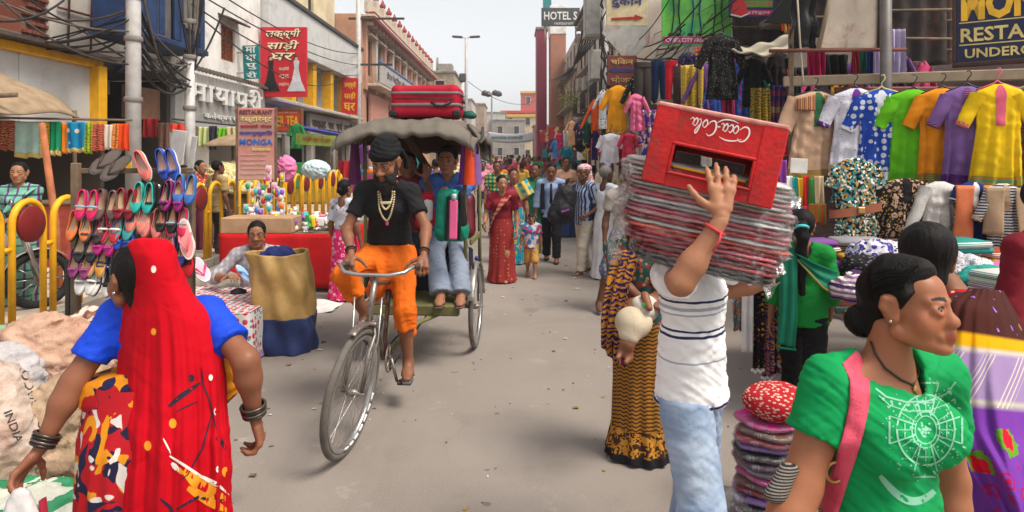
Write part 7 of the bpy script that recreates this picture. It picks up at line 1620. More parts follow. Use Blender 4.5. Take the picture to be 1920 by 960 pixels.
for k in 'LR':w,e=Vector(J['wr'+k]),Vector(J['el'+k]);ring(r,'bracelet',M('rust_pipe',C(130,70,56,.7)),w+(e-w)*.1,w-e,.031,.004);ring(r,'bracelet',BKV,w+(e-w)*.16,w-e,.033,.006)

# passenger in the blue shirt
SKP=C(158,108,80)
r=person('passenger in blue shirt and grey track trousers seated under the hood',846,5.75)
rl=lambda p:loc_of(r,p)
J=skeleton(1.66,False,pelvis=rl(RXW(.20,.10,1.02)),lean=(.05,.0),hands={'R':rl(at(836,385,5.38)),'L':rl(at(852,368,5.36))},feet={'R':rl(at(826,553,5.3)),'L':rl(at(864,553,5.3))},elbow={'R':(-.9,.1,-.45),'L':(1,.25,-.12)},knee={'R':(-.1,-1,.3),'L':(.1,-1,.3)})
G=body_prims(J,.95,False,.95,.95)
hn=dict(R=dict(f=(.6,-.3,.55),n=(0,1,.2),curl=(.9,1.0,.7)),L=dict(f=(-.75,-.2,.4),n=(0,.8,-.5),curl=(.9,1.0,.7)))
b_,T,R=make_body(r,J,G,.011,.0042,SKP,False,dict(yaw=-.12,pitch=.02),hn,sc=1.10)
garb(r,'shirt',shirt_prims(G,.02,1.85,.02),cloth(C(70,106,178)),.010,.035,.009,(13,13,20),4,neck_sub(G,.02),[(J['pel']-Vector((0,0,.05)),(0,0,-1))])
P=leg_prims(G,.026,.97,.25);garb(r,'trousers',P,cloth(C(136,146,164)),.010,.035,.006,(12,12,12),6,(),[(J['pel']+Vector((0,0,.03)),(0,0,1))])
m=MB();k,a=Vector(J['knL']),Vector(J['anL']);m.tube([k+Vector((.065,-.02,.03)),k+(a-k)*.5+Vector((.068,-.02,0)),a+Vector((.064,-.01,.03))],.013,6,sq=.4);m.build('side_stripe',cloth(C(190,40,60)),r)
for k in 'LR':sandal(r,J,k,(0,-1,0),1.0,M('brown_sandal',C(84,66,54),.7))
hair_cap(r,T,1.1,extra=[ball((0,-.03,.095),(.062,.05,.03))],front=.058,infl=.014)
gbag=thing('green_bag','green and black bag with a pink bottle pocket on the passenger lap','bag',at(846,449,5.22));gbag.scale=(.8,.9,1);
V,F=blob([cone((-.09,0,.06),(.10,0,.06),.065,.065,(0,1,0),1.2),cone((-.08,0,.34),(.05,.02,.36),.06,.05),cone((-.09,0,.1),(-.08,0,.34),.07,.06),cone((.10,0,.1),(.05,.02,.33),.07,.05),cone((0,0,.08),(0,0,.34),.07,.06)],.01,.03,it=2);V=wrinkle(V,F,.007,(14,14,14),7);mesh_np('green_body',V,F,cloth(C(8,130,104),rough=.6),gbag)
MB().rbox((.03,-.085,.17),(.085,.03,.32),.012,rotm(.02,.03,0)).build('pink_pocket',cloth(C(236,104,156)),gbag)
for x in(-.03,.10):MB().rbox((x-.0,-.083,.18),(.028,.03,.36),.008,rotm(.0,.06,0)).build('black_strap',cloth(C(24,24,26)),gbag)
MB().tube([(.035,-.085,.33),(.04,-.085,.38)],.026,10).build('bottle',M('bottle_plastic',C(190,206,210),.2,bump=0),gbag);MB().tube([(.04,-.085,.38),(.04,-.085,.41)],.024,10).build('bottle_cap',M('teal_cap',C(40,200,180),.35,bump=0),gbag)
V,F=blob([cone((.12,-.02,.12),(.10,.0,.36),.05,.04)],.012,.02,it=2);mesh_np('black_side',V,F,cloth(C(24,24,26)),gbag)

# second passenger, mostly hidden
r=person('passenger half hidden behind the driver, hand raised under the hood',780,5.85)
rl=lambda p:loc_of(r,p)
J=skeleton(1.6,False,pelvis=rl(RXW(-.20,.12,1.0)),lean=(.1,.05),hands={'L':rl(at(798,338,5.5)),'R':rl(at(765,440,5.4))},feet={'R':rl(RXW(-.28,-.4,.58)),'L':rl(RXW(-.1,-.4,.58))},elbow={'L':(.5,-.2,-.8)},knee={'R':(-.1,-1,.3),'L':(.1,-1,.3)})
G=body_prims(J,.9);b_,T,R=make_body(r,J,G,.014,.006,C(120,78,58),False,dict(yaw=.3),{'L':dict(f=(.2,-.2,.9),n=(0,-1,0),curl=(.3,.4,.3))},detail=False)
garb(r,'shirt',shirt_prims(G,.02,.8,.02),cloth(C(120,40,50)),.014);garb(r,'trousers',leg_prims(G,.025),cloth(C(40,42,54)),.014,cuts=[(J['pel']+Vector((0,0,.03)),(0,0,1))]);hair_cap(r,T,1.05,vox=.009)
rbag=thing('red_bag','red and white bag between the driver and the passenger','bag',at(797,418,5.35));V,F=blob([cone((0,0,0),(.02,0,.22),.08,.06,(1,0,0),.7)],.012,.02,it=2);V=wrinkle(V,F,.008,(18,18,18),2);mesh_np('red_fabric',V,F,cloth(C(176,20,40)),rbag);V,F=blob([cone((.02,-.035,.04),(.03,-.03,.18),.05,.04,(1,0,0),.6)],.01,.02,it=1);mesh_np('white_panel',V,F,cloth(C(220,214,216)),rbag)

# porter in the white striped polo shirt
SKO=C(178,122,90)
r=person('porter in white striped polo shirt and pale jeans carrying a load',1296,2.52,.95)
rl=lambda p:loc_of(r,p);wd=lambda v:rotm(z=-.95)@Vector(v)
HANDW=at(1352,412,1.915);ELB=at(1276,530,1.93)
J=skeleton(1.63,False,pelvis=(0,0,.86),lean=(.03,.0),hands={'R':rl(HANDW),'L':rl(at(1330,560,2.75))},feet={'R':rl((gx(1285,2.4),2.36,.07)),'L':rl((gx(1300,2.7),2.8,.07))},elbow={'R':wd((-.75,-.5,-.45)),'L':wd((.5,.5,-1))},knee={'R':wd((.55,-.6,0)),'L':wd((.5,-.5,0))})
# raise the loaded shoulder and set the near arm by hand so the elbow points at the viewer
J['shR']=rl(at(1262,520,2.32));J['elR']=rl(ELB);J['wrR']=rl(HANDW);J['hed']=Vector(J['hed'])+wd((.06,.16,.0))
G=body_prims(J,.98,False,1.0,1.0)
hn=dict(R=dict(f=wd((.10,.26,1)),n=wd((.15,1,-.2)),curl=((.15,.3,.25),(.12,.28,.25),(.16,.32,.3),(.25,.4,.35)),spread=.14,thumb=None,tout=.62,tcurl=.1,vox=.0036,s=.98))
t_=Vector(hn['R']['f']).cross(Vector(hn['R']['n']));hn['R']['thumb']=1 if t_.dot(wd((-1,0,0)))>0 else-1
b_,T,R=make_body(r,J,G,.0095,.006,SKO,False,dict(yaw=.2,roll=.1),hn,detail=False)
WP=NT('striped_polo');co=WP.coord();X=WP.sep(co);z=X[2]
def band(z0,z1):return WP.math('MULTIPLY',WP.math('GREATER_THAN',z,z0),WP.math('LESS_THAN',z,z1))
navy=WP.math('ADD',WP.math('ADD',band(1.195,1.204),band(1.058,1.068)),WP.math('ADD',band(1.080,1.088),band(.795,.806)));gry=WP.math('ADD',band(1.165,1.178),WP.math('ADD',band(.965,.972),band(1.145,1.152)))
c=WP.mix(navy,WP.mix(gry,C(246,243,243,.95),C(176,182,192)),C(50,54,96));nz=WP.noise(co,14,3);WP.bump(nz,.25,.012);WPM=WP.fin(c,.85,0,.2)
P=shirt_prims(G,.022,.46,.024,hem=(A3((0,0,.74)),.15,.180,.80));garb(r,'polo_shirt',P,WPM,.007,.03,.0075,(10,10,14),8,neck_sub(G,.02),[((0,0,.79),(0,0,-1))])
JN=NT('pale_denim');co=JN.coord();nz=JN.noise(co,5,5,.6);c=JN.mix(JN.step(nz,.35,.68),C(142,164,196),C(186,202,222));c=JN.mix(JN.math('MULTIPLY',JN.step(JN.noise(co,2.2,4),.55,.75),.5),c,C(204,200,196));tw=JN.noise(JN.coord('Object',(400,400,60)),1,2);JN.bump(JN.math('ADD',tw,JN.math('MULTIPLY',JN.noise(co,20,3),2)),.3,.006);JNM=JN.fin(c,.85,0,.2)
P=leg_prims(G,.030,.99,.15);garb(r,'jeans',P,JNM,.008,.03,.0058,(9,9,13),12,(),[((0,0,.825),(0,0,1))])
jo=r.children[-1];st=M('seam_thread',C(150,160,180),.8)
decal(r,jo,'pocket_seam',st,[stroke([(-.02,.0),(.02,-.06),(.08,-.10),(.14,-.11)],.004),stroke([(0.14,.02),(.145,-.25),(.15,-.5)],.004)],rl(at(1252,742,2.5)),wd((1,-.0,0)),(0,0,1))
decal(r,jo,'button',M('brass_dot',C(150,110,70),.4,.6),[disc((0,0),.007)],rl(at(1302,690+90,2.5)),wd((1,0,0)),(0,0,1))
ring(r,'wrist_thread',M('red_thread',C(206,60,64),.8),Vector(J['wrR'])+(Vector(J['elR'])-Vector(J['wrR'])).normalized()*.035,Vector(J['wrR'])-Vector(J['elR']),.031,.005);q=Vector(J['wrR'])+(Vector(J['elR'])-Vector(J['wrR'])).normalized()*.035+wd((.01,-.03,-.0));MB().tube([q,q+wd((-.01,-.012,-.03)),q+wd((-.03,-.01,-.06))],.0035,6).build('thread_end',M('red_thread',C(206,60,64),.8),r)
hair_cap(r,T,1.05,vox=.007)
# the load: wrapped cloth packets under an upturned crate
LD=rotm(0,.20,-.10);LC=at(1302,430,2.26)
pal=[('grey',(186,176,174)),('white',(236,230,228)),('rose',(226,90,116)),('pale brown',(196,164,150)),('silver',(214,208,208)),('red',(206,30,50)),('maroon',(140,34,50)),('orange',(240,84,40)),('pinkish',(226,150,156)),('charcoal',(60,50,50)),('dark brown',(84,60,56))]
seq=[1,3,1,4,8,1,3,2,1,4,2,8,5,1,7,5,2,5,6,5,10,9];pk=random.Random(9);z0=.205;FILM=film('clear_plastic_film',.36)
ordn=('topmost','second','third','fourth','fifth','sixth','seventh','eighth','ninth','tenth','eleventh','twelfth','thirteenth','fourteenth','fifteenth','sixteenth','seventeenth','eighteenth','nineteenth','twentieth','twenty-first','twenty-second')
for i,ci in enumerate(seq):
 nm,c_=pal[ci];th=.0162;z=z0-i*.0152;wx=.268-.05*max(0,i-15)/6+pk.uniform(-.012,.012)
 o=thing('wrapped_packet','%s plastic-wrapped cloth packet, %s in the porter load'%(nm,ordn[i]),'packet',LC+LD@Vector((pk.uniform(-.012,.012)+.012*i/6,0,z)),0,'packets in the porter load');o.rotation_euler=(LD@rotm(0,0,pk.uniform(-.05,.05))).to_euler()
 def pf(off,amp,sd,wx=wx,th=th):
  def fn(u,v):
   a=2*PI*u;c2,s2=math.cos(a),math.sin(a);q=(abs(c2)**6+abs(s2)**6)**(-1/6);ph=PI*(v-.5);k=math.cos(ph)**.28 if abs(v-.5)<.4999 else 0
   x,y=(wx+off)*c2*q*k,(.175+off)*s2*q*k;n=noise.noise(Vector((x*22,y*22,sd*3.1+v*3)))*amp+noise.noise(Vector((x*60,y*60,sd*7.7)))*amp*.5
   e=noise.noise(Vector((a*6,sd*2.3,v*2)))*amp*1.6
   return(x*(1+e),y*(1+e),math.sin(ph)*(th*.72+off*.4)+n*.55)
  return fn
 m=MB();m.grid(pf(0,.008,i),72,8,True);m.build('cloth',cloth(C(*c_),rough=.6),o)
 m=MB();m.grid(pf(.008,.016,i+50),84,8,True);m.build('plastic_film',FILM,o)
 # loose ends of film at both sides
for s in(-1,1):
 for j in range(5):
  pz=.15-.07*j;o=MB();o.grid(lambda u,v:tuple(LC+LD@Vector((s*(.245+.03*v*(1+.3*math.sin(9*u+j))),-.18+.36*u,pz+.02*math.sin(11*u+j*2)*(1+v)+.02*noise.noise(Vector((u*9,v*4,j*3.3))))),),26,7);tag(o.build('film_end',film('clear_plastic_film',.42)),'crumpled clear film end sticking out at the %s of the porter load'%('left','right')[s>0],'plastic film','film ends of the porter load')
CRM_=M('crate_plastic',C(196,20,22),.5,0,.35,var=.25,vs=9,dirt=C(120,56,46),da=.6,ds=14,bump=.3,bs=60)
ct=thing('bottle_crate','upturned red plastic drinks crate with white script on the porter load','crate',(0,0,0));CR=rotm(-.07,.215,-.28);cc=at(1334,296,2.16)
ct.location=cc;ct.rotation_euler=CR.to_euler();w,h,dp,t=.40,.25,.27,.012;hx,hz=.12,.044;hzc=-.035
def wallp(y):
 m=MB();
 for(cx,cz,sx,sz)in((0,(h/2+hzc+hz)/2,w,h/2-hzc-hz),(0,(-h/2+hzc-hz)/2,w,h/2+hzc-hz),(-(w/2+hx)/2,hzc,w/2-hx,2*hz),((w/2+hx)/2,hzc,w/2-hx,2*hz)):m.box((cx,y,cz),(sx,t,sz))
 return m
wallp(-dp/2).build('front_wall',CRM_,ct);wallp(dp/2).build('back_wall',CRM_,ct)
for s in(-1,1):MB().rbox((s*(w/2-t/2),0,0),(t,dp-t-.002,h),.003).build('side_wall',CRM_,ct)
for s in(-1,1):MB().rbox((s*(w/2-.035),-dp/2-.004,.0),(.075,.014,h+.004),.004).build('corner_rib',CRM_,ct)
m=MB();m.rbox((0,0,h/2-.006),(w-.006,dp-.006,.010),.003);m.build('base',CRM_,ct)
PALE=M('worn_pale_edge',C(206,140,130),.7,var=.3,vs=30);m=MB();m.rbox((0,-dp/2-.002,h/2+.004),(w+.004,.022,.016),.005);m.rbox((0,dp/2+.0,h/2+.004),(w+.004,.018,.016),.005);m.build('worn_edge',PALE,ct)
for s in(-1,1):MB().rbox((s*w/2,0,h/2+.004),(.016,dp-.03,.014),.004).build('worn_edge',PALE,ct)
for(cx,cz,sx,sz)in((0,hzc+hz+.004,2*hx+.02,.01),(0,hzc-hz-.004,2*hx+.02,.01),(-hx-.005,hzc,.01,2*hz),(hx+.005,hzc,.01,2*hz)):MB().rbox((cx,-dp/2-.007,cz),(sx,.012,sz),.003).build('handle_rim',CRM_,ct)
MB().rbox((0,-dp/2+.03,hzc-hz*.55),(2*hx-.01,.008,.008),.002).build('inner_bar',YEL,ct);MB().rbox((0,-dp/2+.04,hzc-hz*.75),(2*hx-.01,.01,.02),.002).build('inner_bar',CRM_,ct)
# white script lettering, upside down because the crate is
def script():
 S=[];
 def cc2(P,n=10):
  P=[np.array(p,float)for p in P];P=[2*P[0]-P[1]]+P+[2*P[-1]-P[-2]];out=[]
  for i in range(1,len(P)-2):
   for k in range(n):t_=k/n;a,b1,c1,d1=P[i-1:i+3];out.append(.5*((2*b1)+(-a+c1)*t_+(2*a-5*b1+4*c1-d1)*t_**2+(-a+3*b1-3*c1+d1)*t_**3))
  out.append(P[-2]);return out
 def br(P,w0,w1):S.append(stroke(cc2(P),lambda t_:w0+(w1-w0)*math.sin(PI*min(1,max(0,t_)))**.8,step=.02))
 br([(1.05,.95),(.75,1.18),(.30,1.0),(.05,.5),(.2,.05),(.62,.0),(1.0,.3)],.04,.15) # C
 br([(.62,.98),(1.3,1.22),(2.1,1.28),(2.75,1.12)],.02,.11) # swash over the first word
 for x in(1.12,):br([(x+.42,.5),(x+.2,.62),(x,.3),(x+.16,.0),(x+.42,.25),(x+.4,.52),(x+.25,.6)],.04,.12) # o
 br([(1.98,.52),(1.8,.62),(1.62,.3),(1.74,.0),(2.06,.18)],.04,.13) # c
 br([(2.5,.5),(2.3,.62),(2.12,.3),(2.24,.0),(2.46,.2),(2.54,.56),(2.52,.15),(2.64,.02),(2.8,.15)],.04,.12) # a
 br([(2.82,.34),(3.12,.36)],.05,.10)
 br([(4.0,1.08),(3.72,1.2),(3.34,.95),(3.2,.45),(3.4,.0),(3.78,.06),(4.0,.34)],.04,.16) # C
 br([(3.3,.1),(2.6,-.28),(1.8,-.34),(1.2,-.2)],.02,.11) # tail
 br([(4.5,.5),(4.28,.62),(4.08,.3),(4.24,.0),(4.5,.25),(4.48,.52),(4.33,.6)],.04,.12) # o
 br([(4.7,.3),(5.1,.95),(5.06,1.2),(4.9,1.0),(4.72,.3),(4.84,.0),(5.04,.2)],.03,.12) # l
 br([(5.42,.5),(5.22,.62),(5.04,.3),(5.16,.0),(5.38,.2),(5.46,.56),(5.44,.15),(5.58,.02),(5.8,.2)],.04,.12) # a
 return S
lm=MB();k=.185/5.8
for pts,fs in script():lm.add([(-(u-2.9)*k+.0,-dp/2-.0105 if True else 0,.085-(v-.5)*k*1.25)for u,v in pts],fs)
lm.build('script_lettering',M('white_print',C(236,226,222),.5,var=.05,bump=0),ct)
for f in[o for o in ct.children]:
 if f.name.startswith('script'):f.location=(0,-.001,0)
 # woman in the red veil, walking away
def px_lay(bv,root,px,py,lift=.004,back=False):
 o=loc_of(root,(0,0,EYE));dr=(loc_of(root,at(px,py,1.0))-o).normalized();h=bv.ray_cast(o,dr,12)
 return(h[0]-dr*lift)if h[0]is not None else None
def bvh(o):return BVHTree.FromPolygons([v.co for v in o.data.vertices],[list(p.vertices)for p in o.data.polygons])
SKW=C(142,90,64)
r=person('stout woman in blue blouse with a long red veil, walking away',306,2.33,PI)
rl=lambda p:loc_of(r,p)
J=skeleton(1.45,True,pelvis=(0,0,.77),lean=(.02,.0),hands={'L':rl(at(58,872,2.14)),'R':rl(at(478,782,2.26))},elbow={'L':(.6,.35,-.4),'R':(-.7,.5,-.2)},sw=1.12)
J['hed']=rl(at(256,522,2.30))
G=body_prims(J,1.26,True,1.25,1.2,1.2)
hn=dict(L=dict(f=rl(at(20,905,2.1))-Vector(J['wrL']),n=(-.3,.4,-.85),curl=(.5,.7,.5),vox=.0045,s=1.0),R=dict(f=(-.18,-.12,-.95),n=(.9,.2,-.2),curl=(.75,.95,.7),vox=.0045,s=.98))
b_,T,R=make_body(r,J,G,.0095,.0042,SKW,True,dict(yaw=.95,pitch=.02,full=1.12),hn,sc=1.02)
BLU=cloth(C(14,70,210),rough=.6)
garb(r,'blouse',shirt_prims(G,.012,.66,.012),BLU,.008,.03,.005,(13,13,20),4,neck_sub(G,.02),[((0,0,.90),(0,0,-1))])
SP=NT('printed_sari');co=SP.coord();n1=SP.noise(co,7,2,.5,1.5);n2=SP.noise(SP.coord('Object',None,(1,2,.5)),6,2,.5,2.0);n3=SP.noise(SP.coord('Object',None,(2,.3,1)),9,1,.5,1.2)
c=SP.mix(SP.step(n1,.56,.575),C(190,14,30),C(28,26,60));c=SP.mix(SP.step(n2,.60,.61),c,C(236,150,20));c=SP.mix(SP.step(n3,.62,.63),c,C(230,220,210));SP.bump(SP.noise(co,18,3),.2,.01);SPM=SP.fin(c,.7,0,.3)
skirt(r,'sari_skirt',SPM,[(.03,0,.95,.205,.185),(.03,0,.85,.23,.2),(.03,.0,.74,.245,.225),(.03,.0,.55,.25,.23),(.03,.0,.3,.255,.235),(.03,0,.02,.29,.26)],110,22,.013,4,.2)
# waist wrap showing at the side
V,F=blob([cone((.06,-.02,.86),(-.05,-.02,.93),.235,.215,(1,0,0),.84)],.01,.02,cuts=[((0,0,1.0),(.25,0,1)),((0,0,.83),(.2,0,-1))],it=1);V=wrinkle(V,F,.008,(6,6,40),2);mesh_np('sari_wrap',V,F,cloth(C(226,140,20),'floral',C(180,20,30),C(34,30,70),.12,w=.55),r)
VE=NT('red_veil');co=VE.coord();c=VE.mix(VE.step(VE.noise(co,4,3),.3,.7),C(184,2,22),C(200,4,28));VE.bump(VE.math('ADD',VE.noise(co,22,3),VE.math('MULTIPLY',VE.noise(co,300,1),.3)),.16,.01);VEM=VE.fin(c,.9,0,.15)
rows=[(446,268,296,2.24,.02),(449,250,314,2.215,.04),(458,240,324,2.20,.07),(475,234,331,2.185,.10),(505,232,340,2.18,.11),(540,233,356,2.175,.11),(572,233,380,2.165,.11),(600,228,398,2.15,.12),(650,223,413,2.135,.13),(720,219,424,2.12,.12),(800,214,430,2.09,.12),(880,208,434,2.07,.12),(960,203,436,2.06,.12),(1040,198,438,2.06,.12)]
nu,nv=110,190;RW=np.array(rows,float);tt=np.linspace(0,len(rows)-1,nv+1);ii=np.arange(len(rows))
RI=np.stack([np.interp(tt,ii,RW[:,k])for k in range(5)],1)
for _ in range(10):RI[1:-1]=.5*RI[1:-1]+.25*(RI[:-2]+RI[2:])
V=[]
for j in range(nv+1):
 py,l,rr_,dm,dp=RI[j];u=np.linspace(-1,1,nu+1);ph=u*1.35;s=np.sin(ph)/math.sin(1.35);ce=(np.cos(ph)-math.cos(1.35))/(1-math.cos(1.35))
 low=np.clip((py-560)/300,0,1);f=low*(.010*np.sin(11*u+1.5+.5*np.sin(j*.03))+.005*(1-2*np.abs(np.sin(15*u+.8+.012*j+.6*np.sin(.05*j))))+.0022*np.sin(61*u+.03*j)+.020*np.exp(-((u+.12-.02*np.sin(j*.02))/.05)**2)-.016*np.exp(-((u-.02)/.06)**2)+.012*np.exp(-((u-.62)/.05)**2))
 f=f+(1-low)*.002*np.sin(9*u+j*.05)+.003*np.sin(5*u+.06*j)*np.clip((py-500)/80,0,1)
 d=dm+dp*(1-ce)-f;px=(l+rr_)/2+s*(rr_-l)/2
 W_=np.stack([(px-960)/FPX*d,d,EYE-(py-HORY)/FPX*d],1);V.append(W_)
V=np.concatenate(V);V=np.array([tuple(rl(p))for p in V]);F=np.array([(j*(nu+1)+i,(j+1)*(nu+1)+i,(j+1)*(nu+1)+i+1,j*(nu+1)+i+1)for j in range(nv)for i in range(nu)])
V=folds(V,F,.0075,(10,10,26),11,np.clip((1.22-V[:,2])*5,.15,1));V=folds(V,F,.003,(26,26,70),17);vo=mesh_np('veil',V,F,VEM,r);md=vo.modifiers.new('s','SOLIDIFY');md.thickness=.003;md.offset=0
def px_decal(root,target,name,mat,items,lift=.0035):
 bv=bvh(target);m=MB()
 for pts,fs in items:
  vs=[px_lay(bv,root,p[0],p[1],lift)for p in pts];ok=[f for f in fs if all(vs[i]is not None for i in f)];m.add([v if v is not None else(0,0,0)for v in vs],ok,0,True)
 return m.build(name,mat,root)
NVP=M('navy_print',C(24,22,44),.7,bump=0);ORP=M('orange_print',C(240,150,20),.7,bump=0);WHP=M('white_cloth_print',C(236,226,214),.7,bump=0)
px_decal(r,vo,'navy_dots',NVP,[disc(c_,q,14,q*1.15)for c_,q in(((243,734),7),((359,709),6),((363,565),5),((206,893),4))])['kind']='stuff'
px_decal(r,vo,'orange_dots',ORP,[disc(c_,q,14,q*1.35)for c_,q in(((288,622),5),((324,794),7),((277,836),7),((423,885),7))])['kind']='stuff'
px_decal(r,vo,'white_dots',WHP,[disc((288,505),5,14,7),disc((405,772),4,14,7),disc((395,708),4,14,6),disc((408,880),3,12,6)])['kind']='stuff'
tp=lambda w:(lambda t:.6+w*math.sin(PI*min(1,t*.9+.1))**.7)
px_decal(r,vo,'navy_brush_strokes',NVP,[stroke([(316,762),(340,742),(378,716)],tp(9),step=6),stroke([(378,690),(380,716),(392,750),(404,800),(420,830),(430,850)],tp(2.5),step=6),stroke([(396,780),(380,840),(352,890),(332,905)],tp(3),step=6),stroke([(406,820),(428,846)],tp(7),step=6),stroke([(372,752),(350,762),(326,774)],tp(2),step=6),stroke([(330,955),(372,932),(405,940),(430,934)],tp(5),step=6),stroke([(300,935),(318,950),(330,975)],tp(6),step=6)])['kind']='stuff'
px_decal(r,vo,'orange_brush_patch',ORP,[stroke([(345,880),(370,905),(400,925),(430,940)],tp(26),step=6),stroke([(352,915),(378,930),(400,945),(432,960)],tp(18),step=6),stroke([(330,876),(345,890)],tp(9),step=6)])['kind']='stuff'
px_decal(r,vo,'white_brush_strokes',WHP,[stroke([(306,822),(318,845),(320,852)],tp(3),step=6),stroke([(318,855),(345,872),(372,890),(410,915)],tp(5),step=6),stroke([(322,868),(336,884)],tp(10),step=6),stroke([(380,893),(405,906),(430,928)],tp(5),step=6)],.0045)['kind']='stuff'
HV=hair_cap(r,T,1.02,vox=.005,low=-.09,front=.05,infl=.012,extra=[ball((0,.09,-.06),(.04,.035,.04))])
MB().ell(T(np.array([(.082,.022,-.035)]))[0],.007,None,8,6).build('earring',M('silver_jewel',C(200,196,190),.2,.9,bump=0),r)
for k in 'LR':
 w,e=Vector(J['wr'+k]),Vector(J['el'+k]);u=(e-w).normalized()
 for i in range(4):ring(r,'bangle',M('dark_bangle',C((70,110,60,90)[i],(62,100,50,80)[i],(58,90,46,70)[i]),.3,.6,bump=0),w+u*(.012+.011*i),u,.036+.0015*i,.0055,22)
NAIL=M('pink_nail',C(216,40,110),.3,bump=0)
bag=thing('carrier_bag','white plastic carrier bag in the red-veiled woman left hand','bag',at(42,925,2.06));V,F=blob([cone((0,0,0),(.0,0,-.25),.035,.10,(1,0,0),.6)],.01,.02,it=1);V=wrinkle(V,F,.014,(22,22,10),5);mesh_np('plastic',V,F,M('translucent_bag',C(214,208,206,.8),.35,var=.15,vs=9),bag);MB().tube([(.05,.02,-.03),(.07,.02,-.2)],.018,6,sq=.4).build('red_print',cloth(C(150,30,50)),bag)

# stencilled letters on the big sack
def text2d(body,shear=0):
 cu=bpy.data.curves.new('t','FONT');cu.body=body;cu.resolution_u=2;o=bpy.data.objects.new('t',cu);me=o.to_mesh();V=np.array([v.co[:2]for v in me.vertices]);F=[list(p.vertices)for p in me.polygons];o.to_mesh_clear();bpy.data.objects.remove(o);bpy.data.curves.remove(cu);return V-(V.min(0)+V.max(0))/2,F
for s_,(cx_,cy_),k_,ang in(('PRODUCE OF',(62,742),26,1.25),('INDIA',(26,800),24,1.2)):
 V,F=text2d(s_);ca,sa=math.cos(ang),math.sin(ang);pts=[(cx_+k_*(x*ca+y*sa),cy_+k_*(x*sa-y*ca))for x,y in V]
 px_decal(t1,o1,'stencilled_letters',M('stencil_ink',C(60,52,50),.8,bump=0),[(pts,F)],.004)['kind']='stuff'
 # woman in the green T-shirt, nearest on the right
SKG=C(166,106,74)
r=person('young woman in green printed T-shirt with pink shoulder strap, looking right',1648,1.47,.40)
rl=lambda p:loc_of(r,p);wd=lambda v:rotm(z=-.40)@Vector(v)
J=skeleton(1.54,True,pelvis=(0,0,.81),lean=(.0,.0),hands={'R':rl(at(1440,1010,1.36)),'L':rl(at(1800,1010,1.62))},elbow={'R':wd((-.8,.3,-.2)),'L':wd((.6,.5,-.2))},sw=1.04)
J['nck']=rl(at(1660,690,1.50));J['hed']=rl(at(1700,570,1.46))
J['shR']=rl(at(1560,722,1.44));J['shL']=rl(at(1756,704,1.60))
J['elR'],J['wrR']=rl(at(1500,912,1.40)),rl(at(1430,1090,1.33))
J['elL'],J['wrL']=rl(at(1782,900,1.66)),rl(at(1790,1080,1.62))
G=body_prims(J,1.10,True,1.14,1.0,1.06);G['neck']=[cone(Vector(J['nck'])+Vector((0,0,-.06)),Vector(J['hed'])+wd((-.025,.02,-.06)),.050,.043)]
b_,T,R=make_body(r,J,G,.0095,.0028,SKG,True,dict(yaw=.30,pitch=-.07,nose=.84,full=1.08,jaw=1.02),sc=.87,skip=('caL','caR','ftL','ftR'))
b_.data['nofeet']=1
GT=NT('green_jersey');co=GT.coord();c=GT.mix(GT.step(GT.noise(co,5,3),.3,.7),C(4,140,74),C(10,152,82));GT.bump(GT.math('ADD',GT.noise(co,12,3),GT.math('MULTIPLY',GT.noise(co,500,1),.25)),.22,.012);GTM=GT.fin(c,.85,0,.2)
ch=Vector(J['chs']);P=shirt_prims(G,.012,.52,.012,hem=(A3((0,0,.70)),.15,.165,.76))
subs=[(shape(G['neck'][0],.026),.015),(ball(rl(at(1668,676,1.38)),(.098,.088,.075)),.02)]
garb(r,'tshirt',P,GTM,.0055,.03,.006,(9,9,15),14,subs,[((0,0,.72),(0,0,-1))]);tso=r.children[-1];bvt=bvh(tso)
garb(r,'trousers',leg_prims(G,.02,.9),cloth(C(30,30,40)),.014,cuts=[((0,0,.8),(0,0,1))])
# print on the shirt
SIL=M('silver_print',C(132,196,164),.7,bump=0);cx,cy=1736,806;IT=[]
def ell_(c_,rx,ry,a0=0,a1=2*PI,n=48):return[(c_[0]+rx*math.cos(a0+(a1-a0)*i/n),c_[1]+ry*math.sin(a0+(a1-a0)*i/n))for i in range(n+1)]
for rx,ry,w_ in((54,66,3.2),(26,34,2.2),(20,26,2.0)):IT.append(stroke(ell_((cx,cy),rx,ry),w_,step=5))
for a in range(12):q=a*PI/6;IT.append(stroke([(cx+28*math.cos(q),cy+36*math.sin(q)),(cx+52*math.cos(q),cy+63*math.sin(q))],1.6,step=5))
for(dx,dy,ux,uy)in((0,-1,1,0),(0,1,1,0),(-1,0,0,1),(1,0,0,1)):
 a=(cx+dx*20-ux*9,cy+dy*26-uy*10);b2=(cx+dx*68-ux*24,cy+dy*88-uy*26);c2=(cx+dx*68+ux*24,cy+dy*88+uy*26);d2=(cx+dx*20+ux*9,cy+dy*26+uy*10);IT+=[stroke([a,b2],2.6,step=5),stroke([b2,c2],3.6,step=5),stroke([c2,d2],2.6,step=5),stroke([(a[0]*.6+b2[0]*.4,a[1]*.6+b2[1]*.4),(d2[0]*.6+c2[0]*.4,d2[1]*.6+c2[1]*.4)],2,step=5)]
IT.append(stroke([(1642,728),(1662,744),(1700,754),(1740,752),(1775,738),(1792,716)],3.2,step=5));IT.append(stroke([(1648,742),(1668,760),(1702,771),(1742,770),(1780,756)],2,step=5))
for i in range(9):q=i/8;IT.append(disc((1656+q*125,748+14*math.sin(PI*q)-12*q*q),3.2,6))
IT.append(stroke([(1650+128*q,884+64*math.sin(PI*(.08+.84*q))-8)for q in[i/20 for i in range(21)]],tp(15),step=5))
pr_=random.Random(6)
